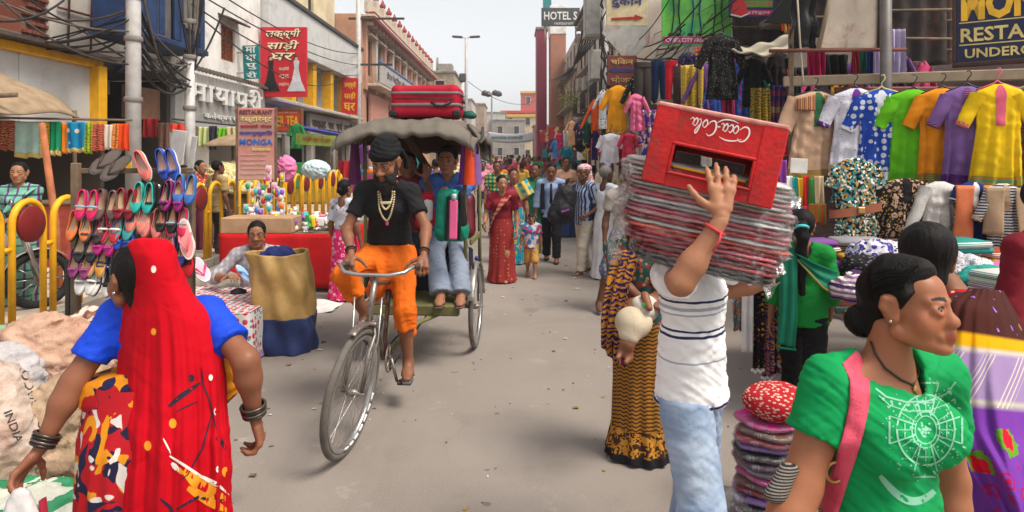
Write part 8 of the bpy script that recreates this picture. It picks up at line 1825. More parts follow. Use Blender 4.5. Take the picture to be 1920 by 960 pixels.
for i in range(150):
 a=pr_.uniform(0,6.28);q=pr_.uniform(.35,1.35);x_,y_=cx+62*q*math.cos(a),cy+74*q*math.sin(a)
 if 1640<x_<1796:IT.append(disc((x_,y_),pr_.uniform(1.0,2.0),6))
for i in range(14):a=pr_.uniform(0,6.28);x_,y_=cx+74*math.cos(a),cy+86*math.sin(a);IT.append(stroke([(x_,y_),(x_+pr_.uniform(-12,12),y_+pr_.uniform(-9,9))],3,step=5))
for i in range(26):a=pr_.uniform(0,6.28);q=pr_.uniform(0,15);IT.append(disc((cx+q*math.cos(a),cy+1.3*q*math.sin(a)),2.6,6))
px_decal(r,tso,'shirt_print',SIL,IT,.0016)['kind']='stuff'
SW=M('damp_stain',C(6,78,48),.6,bump=0)
def strap_px(pts,w,mat,name,root,bv,lift=.006,th=.004):
 A,B=[],[]
 P_=[];
 for a,b2 in zip(pts[:-1],pts[1:]):
  for i in range(8):P_.append((a[0]+(b2[0]-a[0])*i/8,a[1]+(b2[1]-a[1])*i/8))
 P_.append(pts[-1]);P_=np.array(P_)
 for _ in range(6):P_[1:-1]=.5*P_[1:-1]+.25*(P_[:-2]+P_[2:])
 t=np.gradient(P_,axis=0);t/=np.linalg.norm(t,axis=1)[:,None];n=np.stack([-t[:,1],t[:,0]],1);last=None
 m=MB();cols=5;V_=[]
 for i in range(len(P_)):
  row=[px_lay(bv,root,*(P_[i]+n[i]*w*(k/(cols-1)-.5)),lift)for k in range(cols)]
  if any(v is None for v in row):continue
  V_.append(row)
 m.add([v for row in V_ for v in row],[(i*cols+k,i*cols+k+1,(i+1)*cols+k+1,(i+1)*cols+k)for i in range(len(V_)-1)for k in range(cols-1)],0,True)
 return m.build(name,mat,root,solid=th)
PKS=cloth(C(222,84,108),rough=.6);strap_px([(1552,658),(1590,664),(1612,700),(1612,760),(1596,830),(1572,900),(1552,962)],36,PKS,'bag_strap',r,bvt)
p=px_lay(bvt,r,1566,885,.016);ring(r,'strap_buckle',M('brass',C(190,150,90),.35,.7),p,wd((.15,-1,0)),.022,.004,16)
# necklace cord and pendant
bvb=bvh(b_);m=MB();pts=[]
for q in((1632,640),(1640,662),(1660,690),(1690,712),(1712,722),(1721,704),(1724,690)):
 a=px_lay(bvt,r,q[0],q[1],.005);b2=px_lay(bvb,r,q[0],q[1],.005);o0=rl((0,0,EYE));c3=[v for v in(a,b2)if v is not None]
 if c3:pts.append(min(c3,key=lambda v:(v-o0).length))
m.tube(pts,.0026,6);m.build('necklace_cord',M('dark_cord',C(52,58,40),.7),r);MB().ell(pts[4]+Vector((0,-.004,-.012)),(.007,.005,.012),None,8,6).build('pendant',M('brass',C(190,150,90),.35,.7),r)
# hair drawn back into a low bun
EX=[ball((0,.024,.036),(.079,.092,.080)),cone((0,.06,.02),(0,.08,-.055),.058,.045),cone((-.0,-.03,.08),(-.0,.03,.088),.045,.045),cone((.064,-.024,.03),(.066,-.014,-.036),.017,.007),cone((-.064,-.024,.03),(-.066,-.014,-.036),.017,.007)]
V,F=blob(EX,.0042,.02,subs=[(ball((0,-.094,-.045),(.066,.074,.095)),.010)],cuts=[((0,-.056,.060),(0,-.80,-.60))],it=1);N=normals(V,F);n_=fbm(V,(30,150,150),3,3);V=V+N*(n_*.0016)[:,None];mesh_np('hair',T(V),F,hair_mat(),r)
V,F=blob([ball((-.005,.115,-.055),(.045,.038,.045)),ball((.0,.09,-.03),(.04,.03,.035))],.0045,.015,it=1);N=normals(V,F);V=V+N*(fbm(V,(110,110,60),8,3)*.005)[:,None];mesh_np('hair_bun',T(V),F,hair_mat(),r)
hs=random.Random(8);m=MB()
for i in range(220):
 a=hs.uniform(-1.45,1.45);st_=Vector((.080*math.sin(a),-.052+.02*abs(a),.045+.068*math.cos(a)));mid_=Vector((.084*math.sin(a*1.02),.03,.036+.083*math.cos(a*1.02)));en=Vector((.02*math.sin(a),.112,-.045+.02*math.cos(a)));lf=hs.uniform(.0,.003)
 q=[st_*(1-t)**2+mid_*2*t*(1-t)*1.12+en*t*t for t in(0,.15,.3,.45,.6,.75,.9,1)];c0_=Vector((0,.024,.036));q=[c0_+(p-c0_)*1.0 if k in(0,7)else c0_+(p-c0_).normalized()*(1/math.sqrt(((p-c0_).normalized().x/.0795)**2+((p-c0_).normalized().y/.0925)**2+((p-c0_).normalized().z/.0805)**2)+lf)for k,p in enumerate(q)]
 m.tube([T(np.array([tuple(p)]))[0]for p in q[:7]],.0008,4,False)
m.build('hair_strands',hair_mat(),r)['kind']='stuff'
MB().ell(T(np.array([(-.083,.012,-.033)]))[0],.004,None,8,6).build('earring',M('silver_jewel',C(200,196,190),.2,.9,bump=0),r)
sbag=thing('shoulder_bag','pink and black woven shoulder bag at the green T-shirt woman hip','bag',at(1505,1000,1.40));V,F=blob([cone((-.05,0,0),(.06,.0,-.05),.08,.09,(1,0,.2),.6)],.01,.02,it=1);mesh_np('bag_body',V,F,PKS,sbag);V,F=blob([cone((-.07,-.03,.10),(-.04,-.02,.15),.03,.025,(1,0,0),.6)],.008,.02,it=1);mesh_np('woven_flap',V,F,cloth(C(40,36,40),'hstripes',C(150,140,130),None,.006),sbag)

# generic passer-by
def ped(label,px,d,h=1.6,rotz=0,fem=False,top=None,sleeve=.6,bottom='trousers',bmat=None,skin=(.2,.11,.07),stride=.16,hands=None,vox=.015,hv=.008,g=1.0,hair='short',name='person',group=None,head=None,hemz=.45,z=0,elbow=None,feet=None,shoes=None,lean=(0,0),detail=False,barefoot=False,knee=None,pelvis=None):
 r=person(label,px,d,rotz,z,group)
 J=skeleton(h,fem,pelvis=pelvis,lean=lean,hands=hands(r)if callable(hands)else hands,feet=feet or{'L':(.055*h,-stride,.045*h),'R':(-.055*h,stride,.05*h)},elbow=elbow,knee=knee)
 G=body_prims(J,g,fem);b_,T,R=make_body(r,J,G,vox,hv,skin,fem,head,None,detail=detail)
 if top is not None:garb(r,'shirt' if not fem else 'blouse',shirt_prims(G,.016,sleeve,.016),top,vox,.03,.007,(12,12,18),int(px),neck_sub(G,.02),[((0,0,hemz*h),(0,0,-1))])
 if bottom=='trousers':garb(r,'trousers',leg_prims(G,.024,.98),bmat,vox,.03,.007,(10,10,14),int(px)+1,(),[((0,0,min(.55,max(hemz+.03,.505))*h),(0,0,1))])
 elif bottom=='skirt':skirt(r,'skirt',bmat,[(0,0,.60*h,.095*h*g,.075*h*g),(0,0,.52*h,.112*h*g,.092*h*g),(0,0,.3*h,.115*h*g,.105*h*g),(0,0,.1*h,.12*h*g,.12*h*g),(0,0,.02,.135*h*g,.13*h*g)],60,11,.014,int(px),.2,nv=20)
 elif bottom=='shorts':garb(r,'shorts',leg_prims(G,.026,.1),bmat,vox,.03,.005,(12,12,12),3,(),[((0,0,.55*h),(0,0,1))])
 sc=h/1.65*1.06
 if hair=='short':hair_cap(r,T,sc,vox=max(.007,hv))
 elif hair=='bun':hair_cap(r,T,sc,vox=max(.007,hv),low=-.05,extra=[ball((0,.115,-.02),(.04,.035,.04))])
 elif hair=='grey':hair_cap(r,T,sc,vox=max(.007,hv),mat=M('grey_hair',C(120,116,112),.7,var=.3,vs=40))
 if shoes is not None:
  for k in 'LR':sandal(r,J,k,(0,-1,0),h/1.65,shoes,True)
 return r,J,G,T
def pallu(r,J,h,mat,g=1.0,side=1,tail=.35):
 """sari end across the chest, over the far shoulder, down the back"""
 s=side;w=lambda x,y,z:(s*x*h*g,y*h*g,z*h)
 A=[w(.10,.0,.60),w(.05,-.115,.66),w(-.04,-.13,.74),w(-.085,-.085,.81),w(-.10,.0,.835),w(-.09,.085,.78),w(-.08,.11,.60),w(-.07,.12,tail)]
 B=[w(.115,.0,.42),w(.11,-.10,.44),w(.085,-.135,.55),w(.02,-.125,.72),w(-.02,.0,.84),w(-.0,.095,.78),w(.03,.115,.60),w(.05,.125,tail)]
 return strip(r,'sari_end',mat,A,B,16,40,2,.007,3)

 # girl in green with a long plait, seen from behind
r,J,G,T=ped('girl in green kurti and teal dupatta with long black plait, from behind',1505,4.25,1.36,PI-.45,True,cloth(C(14,136,52)),1.55,'trousers',cloth(C(16,15,18)),C(150,100,72),.22,{'L':(.20,.02,.62),'R':(-.17,-.12,.70)},.011,.006,1.05,'none',hemz=.40,shoes=M('brown_sandal',C(84,66,54),.7))
h=1.36;DPT=cloth(C(6,112,84),rough=.7);GOLD=cloth(C(190,150,70))
w=lambda x,y,z:(x*h,y*h,z*h)
def dup_strip(A,B,name='dupatta',mat=DPT,**k):return strip(r,name,mat,[w(*p)for p in A],[w(*p)for p in B],**k)
dup_strip([(.135,.03,.80),(.11,.10,.78),(.10,.125,.66),(.10,.13,.50),(.11,.13,.38)],[(.03,.03,.845),(.02,.09,.82),(.02,.12,.68),(.02,.135,.50),(.03,.135,.37)],nu=14,nv=40,folds=2,amp=.008)
dup_strip([(.06,.05,.84),(.02,.10,.81),(-.06,.115,.77),(-.13,.08,.74),(-.16,0,.72)],[(.02,.09,.78),(-.03,.12,.73),(-.09,.125,.665),(-.155,.085,.62),(-.18,0,.60)],nu=14,nv=40,folds=2,amp=.008)
strip(r,'gold_edge',GOLD,[w(*p)for p in[(.02,.095,.785),(-.03,.127,.735),(-.09,.132,.67),(-.158,.09,.625)]],[w(*p)for p in[(.02,.095,.775),(-.03,.127,.725),(-.09,.132,.66),(-.158,.09,.615)]],2,30,1,.001)
for i in range(9):MB().ell(w(.03+.009*i,.133,.362),.009,None,6,5).build('pompom',DPT,r)
sc=1.36/1.65*1.06*1.12;hair_cap(r,T,sc,vox=.006,low=-.07,front=.052,infl=.016)
pts=[T(np.array([p]))[0]for p in((0,.11,.02),(0,.15,.0),(-.005,.155,-.07),(.01,.14,-.17),(-.01,.13,-.28),(.01,.12,-.40),(.0,.11,-.50),(-.01,.10,-.58))];V,F=blob([cone(pts[i],pts[i+1],(.032,.034,.036,.034,.03,.026,.018)[i],(.034,.036,.034,.03,.026,.018,.006)[i])for i in range(7)],.006,.012,it=1);V=V+normals(V,F)*(fbm(V,(120,120,24),5)*.004)[:,None];mesh_np('plait',V,F,hair_mat(),r)
ring(r,'hair_tie',M('teal_band',C(70,190,190),.6),pts[1],np.array(pts[2])-np.array(pts[0]),.034,.010)
# woman bending over the goods in a brown, yellow and purple sari
r=person('woman in brown, yellow and purple flowered sari bending behind the green T-shirt',1850,2.25,1.9)
rl=lambda p:loc_of(r,p)
J=skeleton(1.55,True,pelvis=rl(at(1895,790,2.25)),hands={'L':rl(at(1790,620,2.9)),'R':rl(at(1740,640,2.5))});J['chs']=rl(at(1838,612,2.3));J['wst']=rl(at(1872,700,2.27));J['nck']=rl(at(1786,548,2.32));J['hed']=rl(at(1738,486,2.36));J['shL']=rl(at(1812,575,2.42));J['shR']=rl(at(1806,580,2.24));J['elL'],J['wrL'],J['elR'],J['wrR']=rl(at(1796,640,2.55)),rl(at(1760,600,2.75)),rl(at(1790,650,2.32)),rl(at(1742,640,2.5))
G=body_prims(J,.82,True);b_,T,R=make_body(r,J,G,.011,.006,C(140,92,66),True,dict(yaw=.75,pitch=.25),detail=False)
hair_cap(r,T,1.12,vox=.005,low=-.08,front=.045,infl=.02,extra=[ball((0,.03,.05),(.085,.1,.08))])
garb(r,'blouse',shirt_prims(G,.008,.08,.006),cloth(C(190,16,30),'dots',C(226,200,190),None,.035,w=.3),.010,.03,.005,(12,12,18),2,neck_sub(G,.02),[(A3((Vector(J['chs'])+Vector(J['nck']))/2),A3((Vector(J['pel'])-Vector(J['chs'])).normalized()))])
# sari drape with bands of colour along its fall
SR=NT('banded_sari');av=SR.n('ShaderNodeAttribute',attribute_name='Col');uv=SR.sep(av.outputs['Vector']);v_=uv[1];u_=uv[0];co=SR.coord()
br_=C(70,32,26);ye=C(224,164,6);la=C(160,134,178);pu=C(120,58,160)
c=SR.ramp(v_,[(0,br_),(.235,br_),(.25,ye),(.285,ye),(.30,C(204,196,186)),(.315,la),(.46,la),(.475,C(196,190,170)),(.50,pu),(1,pu)])
pl_=SR.math('MULTIPLY',SR.math('LESS_THAN',SR.math('FRACT',SR.math('MULTIPLY',SR.math('ADD',u_,SR.math('MULTIPLY',v_,1.6)),26)),.28),SR.math('MULTIPLY',SR.math('GREATER_THAN',v_,.31),SR.math('LESS_THAN',v_,.49)));pb=SR.math('LESS_THAN',SR.math('FRACT',SR.math('MULTIPLY',SR.math('ADD',u_,SR.math('MULTIPLY',v_,1.6)),3.1)),.42);c=SR.mix(SR.math('MULTIPLY',SR.math('MULTIPLY',pl_,pb),.8),c,C(226,220,190))
rg=SR.voro(co,15,rnd_=.5);low_=SR.math('GREATER_THAN',v_,.70);rin=SR.math('ADD',SR.math('MULTIPLY',SR.math('GREATER_THAN',rg,.26),SR.math('LESS_THAN',rg,.34)),SR.math('LESS_THAN',rg,.13));c=SR.mix(SR.math('MULTIPLY',rin,low_),c,C(176,20,70))
fl_=SR.voro(co,6.5);mid_=SR.math('MULTIPLY',SR.math('GREATER_THAN',v_,.56),SR.math('LESS_THAN',v_,.76));wob=SR.math('MULTIPLY_ADD',SR.noise(co,40,3),.3,fl_);c=SR.mix(SR.math('MULTIPLY',SR.math('LESS_THAN',wob,.50),mid_),c,C(96,150,40));c=SR.mix(SR.math('MULTIPLY',SR.math('LESS_THAN',wob,.40),mid_),c,C(214,20,50))
mv=SR.voro(SR.coord('Object',(1,1,.35),(0,.5,0)),26);c=SR.mix(SR.math('MULTIPLY',SR.math('LESS_THAN',mv,.17),SR.math('LESS_THAN',v_,.22)),c,C(160,110,220))
SR.bump(SR.noise(co,14,3),.25,.012);SRM=SR.fin(c,.85,0,.1)
LA=[(1812,540,2.34),(1770,560,2.12),(1755,640,2.05),(1745,720,2.02),(1755,800,1.98),(1800,860,1.95),(1850,930,1.92),(1880,985,1.9)]
LB=[(1880,545,2.34),(1912,600,2.28),(1940,660,2.22),(1965,740,2.18),(1990,820,2.14),(2010,890,2.05),(2020,960,2.0),(2030,1010,1.96)]
def rs2(P,n):
 P=np.array(P,float);t=np.linspace(0,len(P)-1,n);Q=np.stack([np.interp(t,np.arange(len(P)),P[:,i])for i in range(3)],1)
 for _ in range(8):Q[1:-1]=.5*Q[1:-1]+.25*(Q[:-2]+Q[2:])
 return Q
a_,b2_=rs2(LA,91),rs2(LB,91);V=[];cl=[]
for j in range(91):
 for i in range(61):
  u=i/60;q=a_[j]*(1-u)+b2_[j]*u;v=j/90;d=q[2]-.16*math.sin(PI*u)*(1-.4*v)-.02*(1-2*abs(math.sin(7*u+4*v+.5)))*min(1,.2+v)-.006*math.sin(43*u+9*v)-.008*math.sin(21*u-7*v)*v;V.append(tuple(rl(at(q[0],q[1],d))));cl.append((u,v,0))
F=np.array([(j*61+i,(j+1)*61+i,(j+1)*61+i+1,j*61+i+1)for j in range(90)for i in range(60)]);so=mesh_np('sari_drape',V,F,SRM,r,col=cl);md=so.modifiers.new('s','SOLIDIFY');md.thickness=.004;md.offset=0
GE=cloth(C(190,150,60),'speckle',C(120,80,30),None,.01);m=MB();ed=[Vector(V[90*61+i])for i in range(61)];m.tube(ed,.011,6,sq=.5);m.build('gold_border',GE,r)
skirt(r,'sari_skirt',cloth(C(110,50,150)),[(*tuple(Vector(J['pel'])+Vector((0,0,.12))),.17,.15),(*tuple(Vector(J['pel'])),.19,.17),(J['pel'].x,J['pel'].y,.3,.2,.19),(J['pel'].x,J['pel'].y,.01,.24,.22)],70,13,.016,3)
# man at the right edge
ped('man in maroon shirt and jeans cut off by the right edge',1965,3.1,1.62,.3,False,cloth(C(120,16,34)),1.5,'trousers',cloth(C(96,116,150)),C(130,86,62),.05)
# woman in the brown patterned skirt with a baby on her hip
r=person('woman in gold-brown patterned skirt carrying a baby, behind the porter',1198,3.72,PI-.5);rl=lambda p:loc_of(r,p)
J=skeleton(1.48,True,hands={'L':rl(at(1216,570,3.42)),'R':rl(at(1235,590,3.8))},elbow={'L':(.6,.4,-.3)});G=body_prims(J,1.02,True);b_,T,R=make_body(r,J,G,.012,.008,C(120,76,54),True,dict(yaw=.2),{'L':dict(f=rl(at(1240,575,3.40))-Vector(J['wrL']),n=(0,-.3,-1),curl=(.5,.6,.4))},detail=False);hair_cap(r,T,1.0,vox=.008,low=-.06)
GB=NT('gold_brown_print');co=GB.coord();X=GB.sep(co);fz=GB.math('FRACT',GB.math('MULTIPLY',GB.math('ADD',X[2],GB.math('MULTIPLY',GB.math('SINE',GB.math('MULTIPLY',X[0],160)),.004)),46));c=GB.mix(GB.math('LESS_THAN',fz,.42),C(166,112,36),C(70,40,22));wv=GB.noise(co,30,2,.5,1.5);lowb=GB.math('LESS_THAN',X[2],.19);c=GB.mix(lowb,c,GB.mix(GB.step(wv,.48,.52),C(60,34,20),C(190,130,40)));c=GB.mix(GB.math('LESS_THAN',X[2],.055),c,C(26,24,30));GB.bump(GB.noise(co,20,3),.2,.01);GBM=GB.fin(c,.8,0,.25)
h=1.48;skirt(r,'skirt',GBM,[(0,0,.60*h,.12,.10),(0,0,.52*h,.155,.13),(0,0,.3*h,.15,.135),(0,0,.12*h,.155,.15),(0,0,.015,.195,.18)],90,12,.014,5,.25)
PP=cloth(C(196,130,30),'paisley',C(84,40,110),C(40,30,60),.05);TG=cloth(C(40,90,88),'floral',C(150,60,50),C(190,130,90),.06)
garb(r,'blouse',shirt_prims(G,.016,.7,.014),TG,.011,.03,.006,(12,12,18),3,neck_sub(G,.02),[((0,0,.78),(0,0,-1))])
LSH=[[(1150,470,3.55),(1136,540,3.5),(1128,600,3.48),(1128,650,3.48)],[(1200,470,3.45),(1180,540,3.42),(1170,600,3.42),(1160,690,3.44)]]
strip(r,'shawl',PP,[rl(at(*p))for p in LSH[0]],[rl(at(*p))for p in LSH[1]],18,40,3,.010,2);strip(r,'shawl_end',cloth(C(120,20,46),'stripes',C(24,22,26),C(200,190,190),.03),[rl(at(1146,640,3.45)),rl(at(1150,672,3.45))],[rl(at(1176,640,3.44)),rl(at(1172,690,3.44))],10,12,2,.006)
MB().ell(rl(at(1212,572,3.36)),(.022,.02,.018),None,10,8).build('green_bangle',M('green_plastic',C(20,200,70),.3,bump=0),r)
bb_=thing('person','baby in cream pants carried on the hip, bare feet dangling','person',at(1188,604,3.40));P=[ball((0,0,0),(.10,.09,.085)),ball((.0,.04,.09),(.075,.07,.09))]
bp={'c':Vector((0,.04,.2))};V,F=blob([cone((.02,.05,.05),(.14,.09,.08),.07,.055),ball((.19,.10,.10),(.065,.07,.075)),cone((-.03,-.05,-.04),(-.06,-.06,-.09),.030,.022),cone((-.06,-.06,-.09),(-.075,-.055,-.145),.022,.018),cone((-.075,-.055,-.145),(-.10,-.09,-.16),.016,.013),cone((-.0,-.06,-.05),(-.035,-.075,-.10),.030,.022),cone((-.035,-.075,-.10),(-.035,-.07,-.165),.022,.018),cone((-.035,-.07,-.165),(-.06,-.11,-.178),.016,.013),cone((.06,.0,.14),(.07,-.06,.09),.024,.02)],.008,.02,it=1);mesh_np('body',V,F,SKIN,bb_,col=np.tile(np.array(C(140,90,64)),(len(V),1)))
V,F=blob(P[:1]+[cone((-.02,-.03,-.02),(-.05,-.05,-.055),.05,.035),cone((.0,-.04,-.02),(-.02,-.065,-.065),.05,.035)],.008,.03,it=2);mesh_np('pants',V,F,cloth(C(206,190,164)),bb_);V,F=blob([ball((.07,.05,.06),(.078,.075,.075)),cone((.03,.02,.09),(.06,-.02,.06),.04,.035)],.009,.02,it=1);mesh_np('wrap',V,F,cloth(C(206,196,184)),bb_)
V,F=blob([ball((.195,.11,.11),(.067,.07,.075))],.009,.02,cuts=[((.19,.06,.1),(-.5,-1,-.4))]);mesh_np('hair',V,F,hair_mat(),bb_)
# man with tucked-up lungi, one bare leg showing
r,J,G,T=ped('bare-legged man in a tucked lungi, mostly hidden behind the load',1176,7.1,1.6,.0,False,cloth(C(170,160,150)),.6,None,None,C(104,68,50),.1,None,.013,.008,1.0,feet={'R':(-.33,-.05,.07),'L':(.10,.15,.075)},knee={'R':(-.6,-1,.3)})
garb(r,'lungi',leg_prims(G,.05,.02),cloth(C(150,146,150),'check',C(90,100,130),None,.05),.013,cuts=[((0,0,.92),(0,0,1))])
# people coming up the street
SK=[C(154,104,76),C(134,88,64),C(170,120,90),C(118,78,58)]
r,J,G,T=ped('woman in red-brown sari with phone in hand, walking left of the child',941,8.75,1.44,-.15,True,cloth(C(130,24,40)),.7,'skirt',cloth(C(150,44,40),'dots',C(200,150,120),None,.05,w=.3),SK[2],.06,{'R':(-.20,-.20,.80),'L':(.22,-.08,.72)},.014,.008,1.02,'bun',head=dict(yaw=.45,pitch=.05))
pallu(r,J,1.44,cloth(C(190,120,96),'hstripes',C(150,60,56),None,.06),1.05,-1,.3);MB().rbox(Vector(J['wrR'])+Vector((0,-.06,-.02)),(.05,.09,.012),.004,rotm(.5,0,.4)).build('phone',BLK,r)
skirt(r,'sari_border',cloth(C(166,92,76)),[(0,0,.24,.165,.15),(0,0,.12,.172,.165),(0,0,.015,.19,.18)],60,11,.014,941,.0,nv=8)
tb2=garment('cloth','shoulder_cloth','turquoise and gold cloth over the red-brown sari shoulder',962,990,342,372,8.6,cloth(C(40,160,190),'check',C(220,190,90),None,.1),None,0,folds=1,cat='cloth')
tb2.rotation_euler=(0,-.5,.2)
r,J,G,T=ped('small child in cap, sunglasses and bright shirt',996,9.05,.90,0,False,cloth(C(206,196,206),'cells',C(60,130,190),C(200,70,110),.05),.7,'shorts',cloth(C(214,160,84)),SK[2],.10,None,.010,.007,1.05,'none',shoes=M('tan_sandal',C(176,130,96),.7),hemz=.46)
sc=.9/1.65*1.06*1.25;V,F=blob([ball((0,.01,.055),(.085,.1,.065)),cone((-.03,-.09,.045),(.03,-.09,.045),.04,.04,(1,0,0),.3)],.009,.02,cuts=[((0,0,.025),(0,0,-1))]);mesh_np('cap',T(V),F,cloth(C(34,36,44)),r);V,F=blob([ball((k*.032,-.088,0),(.028,.014,.02))for k in(1,-1)]+[cone((-.06,-.08,.004),(.06,-.08,.004),.005,.005)],.006,.01);mesh_np('sunglasses',T(V),F,GLASS,r)
ped('woman in turquoise sari behind the red-brown sari',963,10.2,1.5,.1,True,cloth(C(150,50,70)),.7,'skirt',cloth(C(30,150,176),'floral',C(210,180,80),C(20,110,130),.08),SK[0],.05,None,.014,.009,1.0,'bun')
r,J,G,T=ped('woman in green sari with gold edge walking toward us',1004,11.4,1.56,-.2,True,cloth(C(24,96,60)),.7,'skirt',cloth(C(20,104,76)),SK[1],.05,None,.014,.009,1.05,'bun');pallu(r,J,1.56,cloth(C(24,110,66)),1.06,1);strip(r,'gold_edge',GOLD,[(-.02*1.56,-.135,1.10),(-.115,-.12,1.25),(-.155,0,1.315)],[(-.0,-.137,1.07),(-.10,-.125,1.24),(-.14,0,1.32)],2,20,1,.001)
r,J,G,T=ped('man in light blue shirt and black trousers with tie looking down',1034,10.4,1.58,-.1,False,cloth(C(150,170,206)),1.6,'trousers',cloth(C(26,25,30)),SK[1],.17,None,.012,.0065,1.0,head=dict(pitch=.3),shoes=M('black_shoe',C(30,28,28),.5));
for s in(-1,1):strip(r,'waistcoat_side',cloth(C(40,42,52)),[(s*.17,-.06,1.27),(s*.185,-.08,1.0),(s*.17,-.09,.86)],[(s*.11,-.135,1.27),(s*.11,-.15,1.0),(s*.10,-.155,.86)],8,16,1,.004)
MB().tube([(0,-.135,1.27),(0,-.17,1.1),(0,-.165,.95)],[.016,.022,.028],6,sq=.3).build('tie',cloth(C(24,24,34)),r)
r,J,G,T=ped('man in striped shirt, cream trousers and pink head cloth carrying a bag',1096,9.25,1.58,-1.0,False,cloth(C(186,200,224),'stripes',C(40,60,110),None,.05),.8,'trousers',cloth(C(206,194,176)),SK[3],.15,{'R':(-.12,-.24,1.30),'L':(.22,-.1,.9)},.014,.008,1.05,'none',elbow={'R':(-.5,-.4,-.8)},shoes=M('white_shoe',C(214,208,200),.6))
sc=1.58/1.65*1.06;V,F=blob([ball((0,.01,.06),(.092,.108,.062)),ball((-.02,.08,.02),(.05,.05,.06)),cone((0,.09,0),(.02,.10,-.14),.04,.05)],.008,.02,subs=[(ball((0,-.08,-.04),(.07,.08,.085)),.01)]);V=wrinkle(V,F,.005,(60,60,60),2);mesh_np('head_cloth',T(V),F,cloth(C(214,90,110),'check',C(226,200,200),None,.03),r)
bp_=thing('backpack','bulky black backpack slung beside the striped-shirt man','bag',at(1056,384,9.0),.3);V,F=blob([cone((-.04,0,-.14),(.05,0,.16),.19,.15,(1,0,0),.75)],.015,.03,it=1);V=wrinkle(V,F,.012,(14,14,14),3);mesh_np('pack',V,F,cloth(C(34,33,38),rough=.6),bp_);V,F=blob([ball((-.02,-.12,-.08),(.12,.06,.11))],.015,.02);mesh_np('front_pocket',V,F,cloth(C(28,27,32),rough=.6),bp_);MB().rbox((-.04,-.17,-.07),(.12,.02,.03),.006,rotm(0,-.25,0)).build('purple_badge',M('purple_badge',C(140,50,150),.5),bp_);MB().tube([(.08,-.05,.2),(.22,-.02,.33),(.36,.05,.32)],.02,6,sq=.4).build('shoulder_strap',BLK,bp_)
ped('grey-haired man in white shirt and white dhoti walking away',1136,9.0,1.56,2.2,False,cloth(C(216,220,226)),.75,'skirt',cloth(C(222,222,224)),C(96,62,46),.08,{'L':(.24,-.04,.74)},.014,.008,1.05,'grey')
ped('man in green checked shirt far behind the rickshaw',932,13.2,1.58,.1,False,cloth(C(30,150,130),'check',C(200,200,90),C(30,60,60),.08),.7,'trousers',cloth(C(60,60,76)),SK[1],.12,None,.015,.009)
# left side people
r,J,G,T=ped('moustached vendor in grey checked shirt sitting behind the tan bag',482,6.35,1.62,.35,False,cloth(C(190,184,186),'check',C(160,156,164),None,.05),1.3,'trousers',cloth(C(40,40,46)),SK[0],.0,{'L':(.22,-.36,.55),'R':(-.25,-.30,.60)},.011,.0048,1.02,head=dict(yaw=-.05,pitch=.08),pelvis=(0,.05,.33),lean=(.25,0),feet={'L':(.16,-.5,.07),'R':(-.16,-.5,.07)},knee={'L':(.2,-.6,1),'R':(-.2,-.6,1)},hemz=.17,detail=True)
V,F=blob([cone((-.028,-.088,-.054),(0,-.096,-.050),.005,.006),cone((.028,-.088,-.054),(0,-.096,-.050),.005,.006)],.004,.006);mesh_np('moustache',T(V),F,hair_mat(),r)
MB().rbox((gx(482,6.35),6.45,.12),(.4,.35,.24),.02).build('seat_crate',WOOD);o=bpy.data.objects['seat_crate'];tag(o,'low wooden crate the moustached vendor sits on','crate')
r,J,G,T=ped('smiling woman in mint plaid sari standing at the left edge',36,7.0,1.52,.35,True,cloth(C(120,180,156),'check',C(110,50,120),C(40,50,80),.09,w=.22),.8,'skirt',cloth(C(120,176,150),'check',C(110,50,110),C(40,50,80),.09,w=.22),C(168,116,86),.03,{'L':(.05,-.22,.95),'R':(-.12,-.2,.95)},.012,.006,1.15,'bun',z=.12);pallu(r,J,1.52,cloth(C(120,180,156),'check',C(110,50,120),C(40,50,80),.09,w=.22),1.2,-1)
ped('person in mustard shirt with back turned behind the railing',408,10.4,1.5,2.6,False,cloth(C(176,150,100)),.7,'trousers',cloth(C(60,56,60)),SK[3],.05,None,.014,.009,1.1,z=.12)
ped('person in red patterned top beside the mustard shirt',376,11.0,1.5,1.2,True,cloth(C(170,60,50),'floral',C(220,170,80),C(90,30,40),.08),.7,'skirt',cloth(C(110,40,60)),SK[2],.05,None,.014,.009,1.0,'bun',z=.12)
ped('person in pale blue shirt stooping behind the blue sneakers',345,10.8,1.42,1.5,False,cloth(C(170,190,210)),.7,'trousers',cloth(C(60,56,60)),SK[2],.05,None,.015,.009,1.0,z=.12)
ped('person in white printed shirt and pink skirt behind the rickshaw driver',646,7.7,1.42,2.7,True,cloth(C(206,206,216),'floral',C(200,130,70),C(160,120,140),.12,w=.3),.8,'skirt',cloth(C(230,40,110),'floral',C(240,180,200),C(180,20,80),.06),SK[1],.05,None,.013,.009,1.0,'bun')
